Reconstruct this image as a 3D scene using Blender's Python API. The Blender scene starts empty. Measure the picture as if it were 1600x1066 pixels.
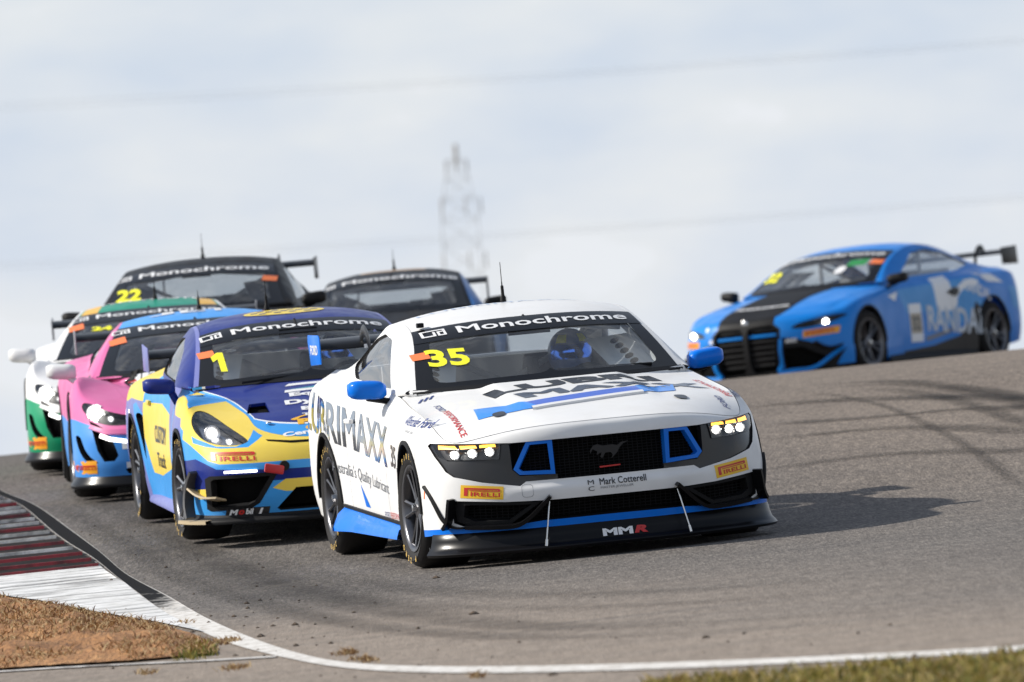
import bpy, bmesh, math, random
import numpy as np
from mathutils import Vector, Matrix
from mathutils.kdtree import KDTree
from mathutils.geometry import delaunay_2d_cdt

random.seed(7)
RNG = np.random.default_rng(7)
scene = bpy.context.scene
COL = scene.collection
R = math.radians

# ------------------------------------------------------------------ camera
cam_d = bpy.data.cameras.new('camera')
cam = bpy.data.objects.new('camera', cam_d)
COL.objects.link(cam)
scene.camera = cam
FPX = 12600.0                       # focal length in pixels of a 1600 px wide frame
cam_d.sensor_width = 36.0
cam_d.lens = FPX / 1600.0 * 36.0
cam_d.clip_start = 1.0
cam_d.clip_end = 12000.0
ROLL = R(3.8)
PITCH = (700 - 533) / FPX
_fw = Vector((0, math.cos(PITCH), math.sin(PITCH)))
_up0 = Vector((0, -math.sin(PITCH), math.cos(PITCH)))
_rt0 = Vector((1, 0, 0))
_rt = _rt0 * math.cos(ROLL) - _up0 * math.sin(ROLL)
_up = _up0 * math.cos(ROLL) + _rt0 * math.sin(ROLL)
CAM = Vector((0, 0, 1.5))
cam.matrix_world = Matrix(((_rt.x, _up.x, -_fw.x, CAM.x), (_rt.y, _up.y, -_fw.y, CAM.y), (_rt.z, _up.z, -_fw.z, CAM.z), (0, 0, 0, 1)))
cam_d.dof.use_dof = True
cam_d.dof.focus_distance = 44.6
cam_d.dof.aperture_fstop = 5.0

# ------------------------------------------------------------------ sky, sun, exposure
SUN_EL, SUN_AZ = 34.0, -83.0        # azimuth measured from +Y towards +X
world = bpy.data.worlds.new('World')
scene.world = world
world.use_nodes = True
wn, wl = world.node_tree.nodes, world.node_tree.links
wn.clear()
w_out = wn.new('ShaderNodeOutputWorld')
w_bg = wn.new('ShaderNodeBackground')
w_bg.inputs['Strength'].default_value = 0.097
w_sky = wn.new('ShaderNodeTexSky')
w_sky.sky_type = 'NISHITA'
w_sky.sun_disc = False
w_sky.sun_elevation = R(SUN_EL)
w_sky.sun_rotation = R(SUN_AZ)
w_sky.air_density = 1.0
w_sky.dust_density = 0.6
w_tc = wn.new('ShaderNodeTexCoord')
def w_noise(scale, detail, sx, sy, sz, lac=2.0, rough=0.55):
    mp = wn.new('ShaderNodeMapping')
    mp.inputs['Scale'].default_value = (sx, sy, sz)
    wl.new(w_tc.outputs['Generated'], mp.inputs['Vector'])
    n = wn.new('ShaderNodeTexNoise')
    n.inputs['Scale'].default_value = scale
    n.inputs['Detail'].default_value = detail
    n.inputs['Roughness'].default_value = rough
    wl.new(mp.outputs['Vector'], n.inputs['Vector'])
    return n
n1 = w_noise(2.2, 6, 1, 1, 2.4)
n2 = w_noise(26.0, 5, 1, 1, 2.6, rough=0.5)
w_add = wn.new('ShaderNodeMath'); w_add.operation = 'MULTIPLY_ADD'
wl.new(n2.outputs['Fac'], w_add.inputs[0]); w_add.inputs[1].default_value = 0.9
wl.new(n1.outputs['Fac'], w_add.inputs[2])
w_sep = wn.new('ShaderNodeSeparateXYZ'); wl.new(w_tc.outputs['Generated'], w_sep.inputs[0])
w_el = wn.new('ShaderNodeMapRange'); w_el.inputs['From Min'].default_value = 0.02; w_el.inputs['From Max'].default_value = 0.5
w_el.inputs['To Min'].default_value = 0.0; w_el.inputs['To Max'].default_value = 0.20
wl.new(w_sep.outputs['Z'], w_el.inputs['Value'])
w_cov = wn.new('ShaderNodeMath'); w_cov.operation = 'SUBTRACT'
wl.new(w_add.outputs[0], w_cov.inputs[0]); wl.new(w_el.outputs['Result'], w_cov.inputs[1])
w_ramp = wn.new('ShaderNodeValToRGB')
w_ramp.color_ramp.elements[0].position = 0.70; w_ramp.color_ramp.elements[0].color = (0.0, 0.0, 0.0, 1)
w_ramp.color_ramp.elements[1].position = 1.10; w_ramp.color_ramp.elements[1].color = (1, 1, 1, 1)
wl.new(w_cov.outputs[0], w_ramp.inputs['Fac'])
w_veil = wn.new('ShaderNodeMapRange')
w_veil.inputs['From Min'].default_value = 0.0; w_veil.inputs['From Max'].default_value = 0.55
w_veil.inputs['To Min'].default_value = 0.97; w_veil.inputs['To Max'].default_value = 0.12
wl.new(w_sep.outputs['Z'], w_veil.inputs['Value'])
w_max = wn.new('ShaderNodeMath'); w_max.operation = 'MAXIMUM'
wl.new(w_ramp.outputs['Color'], w_max.inputs[0]); wl.new(w_veil.outputs['Result'], w_max.inputs[1])
w_cl = wn.new('ShaderNodeMixRGB')
w_cl.inputs['Color1'].default_value = (5.95, 6.65, 7.8, 1); w_cl.inputs['Color2'].default_value = (7.5, 7.75, 8.1, 1)
wl.new(w_ramp.outputs['Color'], w_cl.inputs['Fac'])
w_mix = wn.new('ShaderNodeMixRGB')
wl.new(w_cl.outputs['Color'], w_mix.inputs['Color2'])
wl.new(w_max.outputs[0], w_mix.inputs['Fac'])
wl.new(w_sky.outputs['Color'], w_mix.inputs['Color1'])
wl.new(w_mix.outputs['Color'], w_bg.inputs['Color'])
wl.new(w_bg.outputs['Background'], w_out.inputs['Surface'])

sun_d = bpy.data.lights.new('sun', 'SUN')
sun_d.energy = 5.0
sun_d.angle = R(0.9)
sun_d.color = (1.0, 0.945, 0.86)
sun = bpy.data.objects.new('sun', sun_d)
COL.objects.link(sun)
_sd = Vector((math.sin(R(SUN_AZ)) * math.cos(R(SUN_EL)), math.cos(R(SUN_AZ)) * math.cos(R(SUN_EL)), math.sin(R(SUN_EL))))
sun.rotation_euler = _sd.to_track_quat('Z', 'Y').to_euler()
sun.location = (-60, 30, 60)

scene.view_settings.view_transform = 'Standard'
scene.view_settings.look = 'None'
scene.view_settings.exposure = 0.18
scene.view_settings.gamma = 1.0
scene.view_settings.use_curve_mapping = False
scene.render.engine = 'CYCLES'
scene.cycles.use_denoising = True
scene.cycles.max_bounces = 8
scene.cycles.sample_clamp_indirect = 6.0
scene.cycles.transparent_max_bounces = 16

# ------------------------------------------------------------------ terrain profile
PROF = [(-40, -.4), (0, .0), (20, .38), (30, .56), (33, .62), (42, .81), (45, .885), (47.8, .985), (50, 1.13), (52.4, 1.27), (56, 1.46), (58.6, 1.56), (61, 1.69), (66, 1.84), (70, 1.9), (76, 1.922), (84, 1.90), (92, 1.87), (100, 1.8), (130, .9), (220, -3), (600, -9), (4000, -14)]
def pchip(x, xs, ys):
    xs = np.asarray(xs, float); ys = np.asarray(ys, float)
    h = np.diff(xs); d = np.diff(ys) / h
    m = np.zeros_like(ys); m[0] = d[0]; m[-1] = d[-1]
    for i in range(1, len(xs) - 1):
        if d[i - 1] * d[i] > 0:
            w1 = 2 * h[i] + h[i - 1]; w2 = h[i] + 2 * h[i - 1]
            m[i] = (w1 + w2) / (w1 / d[i - 1] + w2 / d[i])
    x = np.asarray(x, float)
    k = np.clip(np.searchsorted(xs, x) - 1, 0, len(h) - 1)
    t = (x - xs[k]) / h[k]
    return ys[k] * (1 + 2 * t) * (1 - t) ** 2 + h[k] * m[k] * t * (1 - t) ** 2 + ys[k + 1] * t * t * (3 - 2 * t) + h[k] * m[k + 1] * t * t * (t - 1)
def sstep(x):
    x = np.clip(x, 0, 1)
    return x * x * (3 - 2 * x)
BANK = 0.0392
_px = [p[0] for p in PROF]; _pz = [p[1] for p in PROF]
def gz(x, y):
    x = np.asarray(x, float); y = np.asarray(y, float)
    xs = 14 * np.tanh(x / 14.0)
    z = pchip(y, _px, _pz) + BANK * xs
    return z
def px_ray(px, py):
    return _fw + _rt * ((px - 800) / FPX) - _up * ((py - 533) / FPX)
def on_ground(px, py):
    "world point of the road surface seen at a pixel of the photograph"
    r = px_ray(px, py)
    y = 20.0
    prev = None
    while y < 140:
        p = CAM + r * (y / r.y)
        d = p.z - float(gz(p.x, p.y))
        if d <= 0:
            lo, hi = y - 0.5, y
            for _ in range(30):
                mid = (lo + hi) / 2
                p = CAM + r * (mid / r.y)
                if p.z - float(gz(p.x, p.y)) > 0: lo = mid
                else: hi = mid
            return CAM + r * (hi / r.y)
        y += 0.5
    return None

# ------------------------------------------------------------------ naming helpers
def tag(o, label=None, cat=None, group=None, kind=None):
    if label: o['label'] = label
    if cat: o['category'] = cat
    if group: o['group'] = group
    if kind: o['kind'] = kind
    return o
def empty(name, loc=(0, 0, 0), parent=None):
    o = bpy.data.objects.new(name, None)
    o.empty_display_size = 0.3
    COL.objects.link(o)
    o.location = loc
    if parent: o.parent = parent
    return o
def link(name, me, parent=None):
    o = bpy.data.objects.new(name, me)
    COL.objects.link(o)
    if parent is not None: o.parent = parent
    return o
def mesh(name, verts, faces, mats, parent=None, idx=None, normals=None, smooth=True):
    me = bpy.data.meshes.new(name)
    me.from_pydata([tuple(map(float, v)) for v in verts], [], [tuple(map(int, f)) for f in faces])
    for m in (mats if isinstance(mats, (list, tuple)) else [mats]): me.materials.append(m)
    if idx is not None: me.polygons.foreach_set('material_index', np.asarray(idx, np.int32))
    if smooth: me.polygons.foreach_set('use_smooth', np.ones(len(me.polygons), bool))
    me.update()
    if normals is not None:
        me.normals_split_custom_set_from_vertices([tuple(map(float, n)) for n in normals])
    return link(name, me, parent)

# ------------------------------------------------------------------ materials
MATS = {}
def bsdf(name, col, rough=0.5, metal=0.0, coat=0.0, spec=0.5, emit=None, estr=0.0):
    if name in MATS: return MATS[name]
    m = bpy.data.materials.new(name); m.use_nodes = True
    b = m.node_tree.nodes['Principled BSDF']
    b.inputs['Base Color'].default_value = (*col, 1)
    b.inputs['Roughness'].default_value = rough
    b.inputs['Metallic'].default_value = metal
    b.inputs['Coat Weight'].default_value = coat
    b.inputs['Coat Roughness'].default_value = 0.04
    b.inputs['Specular IOR Level'].default_value = spec
    if emit:
        b.inputs['Emission Color'].default_value = (*emit, 1)
        b.inputs['Emission Strength'].default_value = estr
    MATS[name] = m
    return m
def paint(name, col, rough=0.36, coat=0.14, dirt=0.035):
    """car paint: base colour with faint procedural road film and a clear coat"""
    if name in MATS: return MATS[name]
    m = bsdf(name, col, rough, 0.0, coat, spec=.16)
    nt = m.node_tree; b = nt.nodes['Principled BSDF']
    tc = nt.nodes.new('ShaderNodeTexCoord')
    n = nt.nodes.new('ShaderNodeTexNoise'); n.inputs['Scale'].default_value = 6.0; n.inputs['Detail'].default_value = 6.0
    nt.links.new(tc.outputs['Object'], n.inputs['Vector'])
    rp = nt.nodes.new('ShaderNodeValToRGB'); rp.color_ramp.elements[0].position = 0.42; rp.color_ramp.elements[1].position = 0.75
    nt.links.new(n.outputs['Fac'], rp.inputs['Fac'])
    mu = nt.nodes.new('ShaderNodeMath'); mu.operation = 'MULTIPLY'; mu.inputs[1].default_value = dirt * 2.2
    nt.links.new(rp.outputs['Color'], mu.inputs[0])
    mx = nt.nodes.new('ShaderNodeMixRGB'); mx.inputs['Color1'].default_value = (*col, 1)
    mx.inputs['Color2'].default_value = (0.22, 0.19, 0.16, 1)
    nt.links.new(mu.outputs[0], mx.inputs['Fac'])
    nt.links.new(mx.outputs['Color'], b.inputs['Base Color'])
    ma = nt.nodes.new('ShaderNodeMath'); ma.operation = 'MULTIPLY_ADD'; ma.inputs[1].default_value = 0.25; ma.inputs[2].default_value = rough
    nt.links.new(rp.outputs['Color'], ma.inputs[0]); nt.links.new(ma.outputs[0], b.inputs['Roughness'])
    return m
def glass(name, tint=(0.9, 0.93, 0.95), trans=0.85, ior=1.6, film=0.0):
    if name in MATS: return MATS[name]
    m = bpy.data.materials.new(name); m.use_nodes = True
    nt = m.node_tree; nt.nodes.clear()
    out = nt.nodes.new('ShaderNodeOutputMaterial')
    tr = nt.nodes.new('ShaderNodeBsdfTransparent'); tr.inputs['Color'].default_value = (tint[0] * trans, tint[1] * trans, tint[2] * trans, 1)
    gl = nt.nodes.new('ShaderNodeBsdfGlossy'); gl.inputs['Roughness'].default_value = 0.02; gl.inputs['Color'].default_value = (1, 1, 1, 1)
    fr = nt.nodes.new('ShaderNodeFresnel')
    # a thin pane reflects alike from both sides, so undo the node's inversion on back faces
    geo = nt.nodes.new('ShaderNodeNewGeometry'); mr = nt.nodes.new('ShaderNodeMapRange')
    mr.inputs['To Min'].default_value = ior; mr.inputs['To Max'].default_value = 1.0 / ior
    nt.links.new(geo.outputs['Backfacing'], mr.inputs['Value']); nt.links.new(mr.outputs['Result'], fr.inputs['IOR'])
    mx = nt.nodes.new('ShaderNodeMixShader')
    nt.links.new(fr.outputs[0], mx.inputs[0]); nt.links.new(tr.outputs[0], mx.inputs[1]); nt.links.new(gl.outputs[0], mx.inputs[2])
    last = mx
    if film > 0:
        df = nt.nodes.new('ShaderNodeBsdfDiffuse'); df.inputs['Color'].default_value = (0.55, 0.53, 0.5, 1)
        m2 = nt.nodes.new('ShaderNodeMixShader')
        tc = nt.nodes.new('ShaderNodeTexCoord'); n = nt.nodes.new('ShaderNodeTexNoise'); n.inputs['Scale'].default_value = 3.0; n.inputs['Detail'].default_value = 5
        nt.links.new(tc.outputs['Object'], n.inputs['Vector'])
        mu = nt.nodes.new('ShaderNodeMath'); mu.operation = 'MULTIPLY'; mu.inputs[1].default_value = film * 2
        nt.links.new(n.outputs['Fac'], mu.inputs[0]); nt.links.new(mu.outputs[0], m2.inputs[0])
        nt.links.new(mx.outputs[0], m2.inputs[1]); nt.links.new(df.outputs[0], m2.inputs[2])
        last = m2
    nt.links.new(last.outputs[0], out.inputs['Surface'])
    MATS[name] = m
    return m
BLACK = bsdf('matt_black', (0.009, 0.009, 0.010), 0.6, spec=.2)
DEEP = bsdf('dark_void', (0.004, 0.004, 0.004), 0.9, spec=0.1)
GLOSSBLK = bsdf('gloss_black', (0.006, 0.006, 0.007), 0.28, spec=.2)
CARBON = bsdf('carbon_fibre', (0.011, 0.011, 0.012), 0.32, spec=.3)
RUBBER = bsdf('tyre_rubber', (0.016, 0.015, 0.015), 0.78, spec=0.3)
RUBBER_WORN = bsdf('worn_tread', (0.03, 0.028, 0.027), 0.9, spec=0.2)
GUN = bsdf('gunmetal_rim', (0.13, 0.13, 0.14), 0.3, metal=0.9)
STEEL = bsdf('brake_steel', (0.22, 0.21, 0.2), 0.4, metal=1.0)
SILVER = bsdf('bright_metal', (0.6, 0.6, 0.6), 0.25, metal=1.0)
GREYPLASTIC = bsdf('grey_plastic', (0.07, 0.07, 0.075), 0.45)
INTERIOR = bsdf('cabin_dark', (0.09, 0.09, 0.093), 0.7)
CABINGREY = bsdf('cabin_grey', (0.75, 0.75, 0.75), 0.6)
CAGE = bsdf('cage_tube', (0.55, 0.55, 0.56), 0.4)
WHITE = bsdf('print_white', (0.8, 0.8, 0.8), 0.4, coat=0.2)
BLACKPRINT = bsdf('print_black', (0.012, 0.012, 0.014), 0.35, coat=0.2)
YELLOWNUM = bsdf('print_yellow', (0.83, 0.80, 0.02), 0.5, emit=(0.8, 0.78, 0.02), estr=0.0)
PIR_Y = bsdf('print_amber_yellow', (0.83, 0.50, 0.02), 0.4, coat=0.2)
PIR_R = bsdf('print_red', (0.55, 0.022, 0.02), 0.4, coat=0.2)
ORANGE = bsdf('print_orange', (0.85, 0.2, 0.06), 0.5)
NAVYP = bsdf('print_navy', (0.03, 0.05, 0.2), 0.4)
GREYP = bsdf('print_grey', (0.16, 0.17, 0.19), 0.4)
RIMYELLOW = bsdf('tyre_lettering', (0.55, 0.37, 0.10), 0.8)
MIRRORFOIL = bsdf('chrome_foil', (0.36, 0.42, 0.5), 0.08, metal=1.0)
LED_W = bsdf('led_white', (1, 1, 1), 0.3, emit=(1.0, 0.97, 0.9), estr=40.0)
LED_SOFT = bsdf('led_soft', (1, 1, 1), 0.3, emit=(1.0, 0.98, 0.95), estr=3.0)
LED_A = bsdf('led_amber', (0.9, 0.4, 0.05), 0.3, emit=(1.0, 0.44, 0.05), estr=2.6)
CHROME = bsdf('reflector_chrome', (0.62, 0.62, 0.63), 0.32, metal=1.0)
LENS = glass('lens_clear', (1, 1, 1), 0.95, 1.45)
WINDSCREEN = glass('windscreen_glass', (0.93, 0.97, 0.98), 0.93, 1.46, film=0.04)
SIDEGLASS = glass('side_glass', (0.92, 0.95, 0.97), 0.85, 3.2, film=0.02)
# ------------------------------------------------------------------ smooth parametric surfaces and the panels cut from them
def nat_spline(t, P, tq):
    """natural cubic spline through P (n,...) at knots t"""
    n = len(t); h = np.diff(t)
    A = np.zeros((n, n)); sh = P.shape[1:]; Q = P.reshape(n, -1); B = np.zeros_like(Q)
    A[0, 0] = A[-1, -1] = 1
    for i in range(1, n - 1):
        A[i, i - 1] = h[i - 1]; A[i, i] = 2 * (h[i - 1] + h[i]); A[i, i + 1] = h[i]
        B[i] = 6 * ((Q[i + 1] - Q[i]) / h[i] - (Q[i] - Q[i - 1]) / h[i - 1])
    M = np.linalg.solve(A, B)
    k = np.clip(np.searchsorted(t, tq, side='right') - 1, 0, n - 2)
    a = (t[k + 1] - tq)[:, None]; b = (tq - t[k])[:, None]; hk = h[k][:, None]
    out = (M[k] * a ** 3 + M[k + 1] * b ** 3) / (6 * hk) + (Q[k] / hk - M[k] * hk / 6) * a + (Q[k + 1] / hk - M[k + 1] * hk / 6) * b
    return out.reshape((len(tq),) + sh)
def hermite(t, P, tq):
    """monotone-ish cubic (no overshoot) through P along axis 0"""
    sh = P.shape[1:]; Q = P.reshape(len(t), -1)
    return np.stack([pchip(tq, t, Q[:, j]) for j in range(Q.shape[1])], 1).reshape((len(tq),) + sh)
class Surf:
    def __init__(s, G, du, dv, sign=1):
        s.G = G; s.nu, s.nv = G.shape[:2]; s.du = du; s.dv = dv; s.sign = sign
        s.U = (s.nu - 1) * du; s.V = (s.nv - 1) * dv
        gu = np.gradient(G, axis=0); gv = np.gradient(G, axis=1)
        N = np.cross(gu, gv) * sign
        L = np.linalg.norm(N, axis=2, keepdims=True); L[L < 1e-12] = 1
        s.N = N / L
        lu = np.linalg.norm(np.diff(G, axis=0), axis=2).mean(1); lv = np.linalg.norm(np.diff(G, axis=1), axis=2).mean(0)
        s.Lu = np.concatenate([[0], np.cumsum(lu)]); s.Lv = np.concatenate([[0], np.cumsum(lv)])
        s.kd = {}
    def _cell(s, uv):
        a = uv[:, 0] / s.du; b = uv[:, 1] / s.dv
        i = np.clip(np.floor(a).astype(int), 0, s.nu - 2); j = np.clip(np.floor(b).astype(int), 0, s.nv - 2)
        return i, j, (a - i)[:, None], (b - j)[:, None]
    def at(s, uv, off=0.0):
        uv = np.asarray(uv, float).reshape(-1, 2)
        i, j, f, g = s._cell(uv); G = s.G
        P = G[i, j] * (1 - f) * (1 - g) + G[i + 1, j] * f * (1 - g) + G[i, j + 1] * (1 - f) * g + G[i + 1, j + 1] * f * g
        if np.any(off): P = P + s.nrm(uv) * (off if np.isscalar(off) else np.asarray(off)[:, None])
        return P
    def nrm(s, uv):
        i, j, f, g = s._cell(np.asarray(uv, float).reshape(-1, 2)); f = np.clip(f, 0, 1); g = np.clip(g, 0, 1); G = s.N
        P = G[i, j] * (1 - f) * (1 - g) + G[i + 1, j] * f * (1 - g) + G[i, j + 1] * (1 - f) * g + G[i + 1, j + 1] * f * g
        return P / np.maximum(np.linalg.norm(P, axis=1, keepdims=True), 1e-9)
    def met(s, uv):
        uv = np.asarray(uv, float)
        def ext(x, L, d):
            n = len(L); k = x / d
            r = np.interp(k, np.arange(n), L)
            r = r + np.minimum(k, 0) * (L[1] - L[0]) + np.maximum(k - (n - 1), 0) * (L[-1] - L[-2])
            return r
        return np.stack([ext(uv[:, 0], s.Lu, s.du), ext(uv[:, 1], s.Lv, s.dv)], 1)
    def unmet(s, m):
        def ext(x, L, d):
            n = len(L); r = np.interp(x, L, np.arange(n))
            r = r + np.minimum(x, 0) / (L[1] - L[0]) + np.maximum(x - L[-1], 0) / (L[-1] - L[-2])
            return r * d
        return np.stack([ext(m[:, 0], s.Lu, s.du), ext(m[:, 1], s.Lv, s.dv)], 1)
    AX = {'F': (1, 2), 'S': (0, 2), 'T': (0, 1)}
    def inv(s, view, pts, ur=None, vr=None):
        """(u, v) of points given in a front (y, z), side (x, z) or top (x, y) view"""
        pts = np.asarray(pts, float).reshape(-1, 2); ax = s.AX[view]
        key = (view, ur, vr)
        i0, i1 = (0, s.nu) if ur is None else (int(ur[0] / s.du), min(s.nu, int(ur[1] / s.du) + 1))
        j0, j1 = (0, s.nv) if vr is None else (int(vr[0] / s.dv), min(s.nv, int(vr[1] / s.dv) + 1))
        if key not in s.kd:
            sub = s.G[i0:i1, j0:j1][:, :, ax].reshape(-1, 2)
            kd = KDTree(len(sub))
            for n, p in enumerate(sub): kd.insert((p[0], p[1], 0), n)
            kd.balance(); s.kd[key] = kd
        kd = s.kd[key]; w = j1 - j0
        uv = np.zeros_like(pts)
        for n, p in enumerate(pts):
            q = kd.find((p[0], p[1], 0))[1]
            uv[n] = ((q // w + i0) * s.du, (q % w + j0) * s.dv)
        for _ in range(4):
            P = s.at(uv)[:, ax]; e = pts - P
            h = s.du * 0.5; k = s.dv * 0.5
            Ju = (s.at(uv + (h, 0))[:, ax] - s.at(uv - (h, 0))[:, ax]) / (2 * h)
            Jv = (s.at(uv + (0, k))[:, ax] - s.at(uv - (0, k))[:, ax]) / (2 * k)
            det = Ju[:, 0] * Jv[:, 1] - Ju[:, 1] * Jv[:, 0]
            det = np.where(np.abs(det) < 1e-9, 1e-9, det)
            d = np.stack([(e[:, 0] * Jv[:, 1] - e[:, 1] * Jv[:, 0]) / det, (Ju[:, 0] * e[:, 1] - Ju[:, 1] * e[:, 0]) / det], 1)
            d = np.clip(d, [-4 * s.du, -4 * s.dv], [4 * s.du, 4 * s.dv])
            uv = uv + d
        return uv
def dense(pts, step, closed=True):
    pts = [np.asarray(p, float) for p in pts]; out = []
    n = len(pts)
    for i in range(n if closed else n - 1):
        a, b = pts[i], pts[(i + 1) % n]
        k = max(1, int(np.linalg.norm(b - a) / step))
        for j in range(k): out.append(a + (b - a) * j / k)
    if not closed: out.append(pts[-1])
    return np.array(out)
def roundpoly(pts, r, n=4):
    """corners rounded with radius-like fraction"""
    pts = [np.asarray(p, float) for p in pts]; out = []
    m = len(pts)
    for i in range(m):
        p, a, b = pts[i], pts[i - 1], pts[(i + 1) % m]
        la, lb = np.linalg.norm(a - p), np.linalg.norm(b - p)
        ra, rb = min(r, la * 0.45), min(r, lb * 0.45)
        A = p + (a - p) / la * ra; B = p + (b - p) / lb * rb
        for k in range(n + 1):
            t = k / n
            out.append(A * (1 - t) ** 2 + 2 * p * t * (1 - t) + B * t * t)
    return out
def smoothpoly(pts, n=6):
    """closed Catmull-Rom through the points"""
    P = np.asarray(pts, float); m = len(P); out = []
    for i in range(m):
        p0, p1, p2, p3 = P[i - 1], P[i], P[(i + 1) % m], P[(i + 2) % m]
        for k in range(n):
            t = k / n
            out.append(0.5 * (2 * p1 + (p2 - p0) * t + (2 * p0 - 5 * p1 + 4 * p2 - p3) * t * t + (3 * p1 - p0 - 3 * p2 + p3) * t ** 3))
    return out
def circle(cx, cy, r, n=48):
    return [(cx + r * math.cos(2 * math.pi * i / n), cy + r * math.sin(2 * math.pi * i / n)) for i in range(n)]
def inside(poly, P):
    poly = np.asarray(poly); x, y = P[:, 0], P[:, 1]
    c = np.zeros(len(P), bool)
    x1, y1 = poly[:, 0], poly[:, 1]; x2, y2 = np.roll(x1, -1), np.roll(y1, -1)
    for a, b, c2, d in zip(x1, y1, x2, y2):
        if b == d: continue
        t = ((b > y) != (d > y)) & (x < (c2 - a) * (y - b) / (d - b) + a)
        c ^= t
    return c
def rect(s, u0, u1, v0, v1, step=0.04):
    """uv rectangle, densified in metric steps"""
    m = s.met(np.array([(u0, v0), (u1, v0), (u1, v1), (u0, v1)]))
    return s.unmet(dense(m, step))
def vpoly(s, view, pts, ur=None, vr=None, step=0.03):
    return s.inv(view, dense(pts, step), ur, vr)
def cut(s, regions, holes=(), paints=(), h=0.03):
    """triangulated region of a surface; returns uv verts, tris, paint index per tri, boundary edges"""
    loops = [s.met(p) for p in list(regions) + list(holes) + [p for p, _ in paints]]
    nr, nh = len(regions), len(holes)
    regs, hols, pnts = loops[:nr], loops[nr:nr + nh], loops[nr + nh:]
    allr = np.concatenate(regs); lo, hi = allr.min(0), allr.max(0)
    V, E = [], []
    for L in loops:
        b = len(V); n = len(L)
        V += [Vector((float(p[0]), float(p[1]))) for p in L]
        E += [(b + i, b + (i + 1) % n) for i in range(n)]
    gx = np.arange(lo[0] + h * 0.5, hi[0], h); gy = np.arange(lo[1] + h * 0.5, hi[1], h)
    if len(gx) and len(gy):
        g = np.stack(np.meshgrid(gx, gy, indexing='ij'), 2)
        g[:, ::2, 0] += h * 0.35
        g = g.reshape(-1, 2)
        ok = np.zeros(len(g), bool)
        for L in regs: ok |= inside(L, g)
        for L in hols: ok &= ~inside(L, g)
        lp = np.concatenate(loops)
        kd = KDTree(len(lp))
        for i, p in enumerate(lp): kd.insert((p[0], p[1], 0), i)
        kd.balance()
        for p in g[ok]:
            if kd.find((p[0], p[1], 0))[2] > h * 0.45: V.append(Vector((float(p[0]), float(p[1]))))
    v, e, f, *_ = delaunay_2d_cdt(V, E, [], 0, 1e-5, False)
    v = np.array([(p.x, p.y) for p in v]); f = np.array([t for t in f if len(t) == 3], int)
    c = v[f].mean(1)
    ok = np.zeros(len(f), bool)
    for L in regs: ok |= inside(L, c)
    for L in hols: ok &= ~inside(L, c)
    f = f[ok]; c = c[ok]
    a = v[f[:, 1]] - v[f[:, 0]]; b = v[f[:, 2]] - v[f[:, 0]]
    area = a[:, 0] * b[:, 1] - a[:, 1] * b[:, 0]
    f[area < 0] = f[area < 0][:, ::-1]
    keep = np.abs(area) > 1e-10
    f = f[keep]; c = c[keep]
    pi = np.zeros(len(f), int)
    for L, (_, m) in zip(pnts, paints): pi[inside(L, c)] = m
    used = np.unique(f); rm = -np.ones(len(v), int); rm[used] = np.arange(len(used))
    f = rm[f]; v = v[used]
    cnt = {}
    for t in f:
        for i in range(3):
            a_, b_ = int(t[i]), int(t[(i + 1) % 3])
            if (b_, a_) in cnt: del cnt[(b_, a_)]
            else: cnt[(a_, b_)] = 1
    return s.unmet(v), f, pi, list(cnt.keys())
def panel(name, s, regions, mats, parent, holes=(), paints=(), h=0.03, off=0.0, skirt=0.015, sides=(1,), join=False, edge=None, post=None):
    """a thin body panel cut from surface s. sides: 1 = left as modelled, -1 = mirrored right. join: both halves one mesh"""
    mats = list(mats) if isinstance(mats, (list, tuple)) else [mats]
    uv, f, pi, bd = cut(s, regions, holes, paints, h)
    P = s.at(uv, off); N = s.nrm(uv)
    if post is not None: P = post(P)
    if s.sign < 0: f = f[:, ::-1]; bd = [(b, a) for a, b in bd]
    em = len(mats)
    if edge is not None: mats.append(edge)
    parts = []
    for sd in sides:
        M = np.array([1, sd, 1.0]); p, n = P * M, N * M
        ff = f if sd > 0 else f[:, ::-1]
        Vs, Fs, Ns, Is = [p], [ff], [n], [pi]
        if skirt:
            nb = len(bd); e = np.array(bd)
            if sd < 0: e = e[:, ::-1]
            A, B = p[e[:, 0]], p[e[:, 1]]; nA, nB = n[e[:, 0]], n[e[:, 1]]
            out = np.cross(B - A, (nA + nB) * 0.5); L = np.linalg.norm(out, axis=1, keepdims=True); out = out / np.maximum(L, 1e-9)
            o = len(p)
            Vs.append(np.concatenate([A, B, B - nB * skirt, A - nA * skirt]))
            Ns.append(np.concatenate([out] * 4))
            k = np.arange(nb) + o
            Fs.append(np.stack([k, k + 3 * nb, k + 2 * nb, k + nb], 1))
            if edge is not None: Is.append(np.full(nb, em))
            else:
                own = {}
                for t, m in zip(ff, pi):
                    for i in range(3): own[(int(t[i]), int(t[(i + 1) % 3]))] = m
                Is.append(np.array([own.get((int(a), int(b)), own.get((int(b), int(a)), 0)) for a, b in e]))
        parts.append((np.concatenate(Vs), [tuple(q) for F_ in Fs for q in F_], np.concatenate(Ns), np.concatenate(Is)))
    outs = []
    if join and len(parts) > 1:
        V = np.concatenate([q[0] for q in parts]); o = len(parts[0][0])
        F_ = parts[0][1] + [tuple(i + o for i in q) for q in parts[1][1]]
        parts = [(V, F_, np.concatenate([q[2] for q in parts]), np.concatenate([q[3] for q in parts]))]
    for q in parts: outs.append(mesh(name, q[0], q[1], mats, parent, q[3], q[2]))
    return outs
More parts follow.
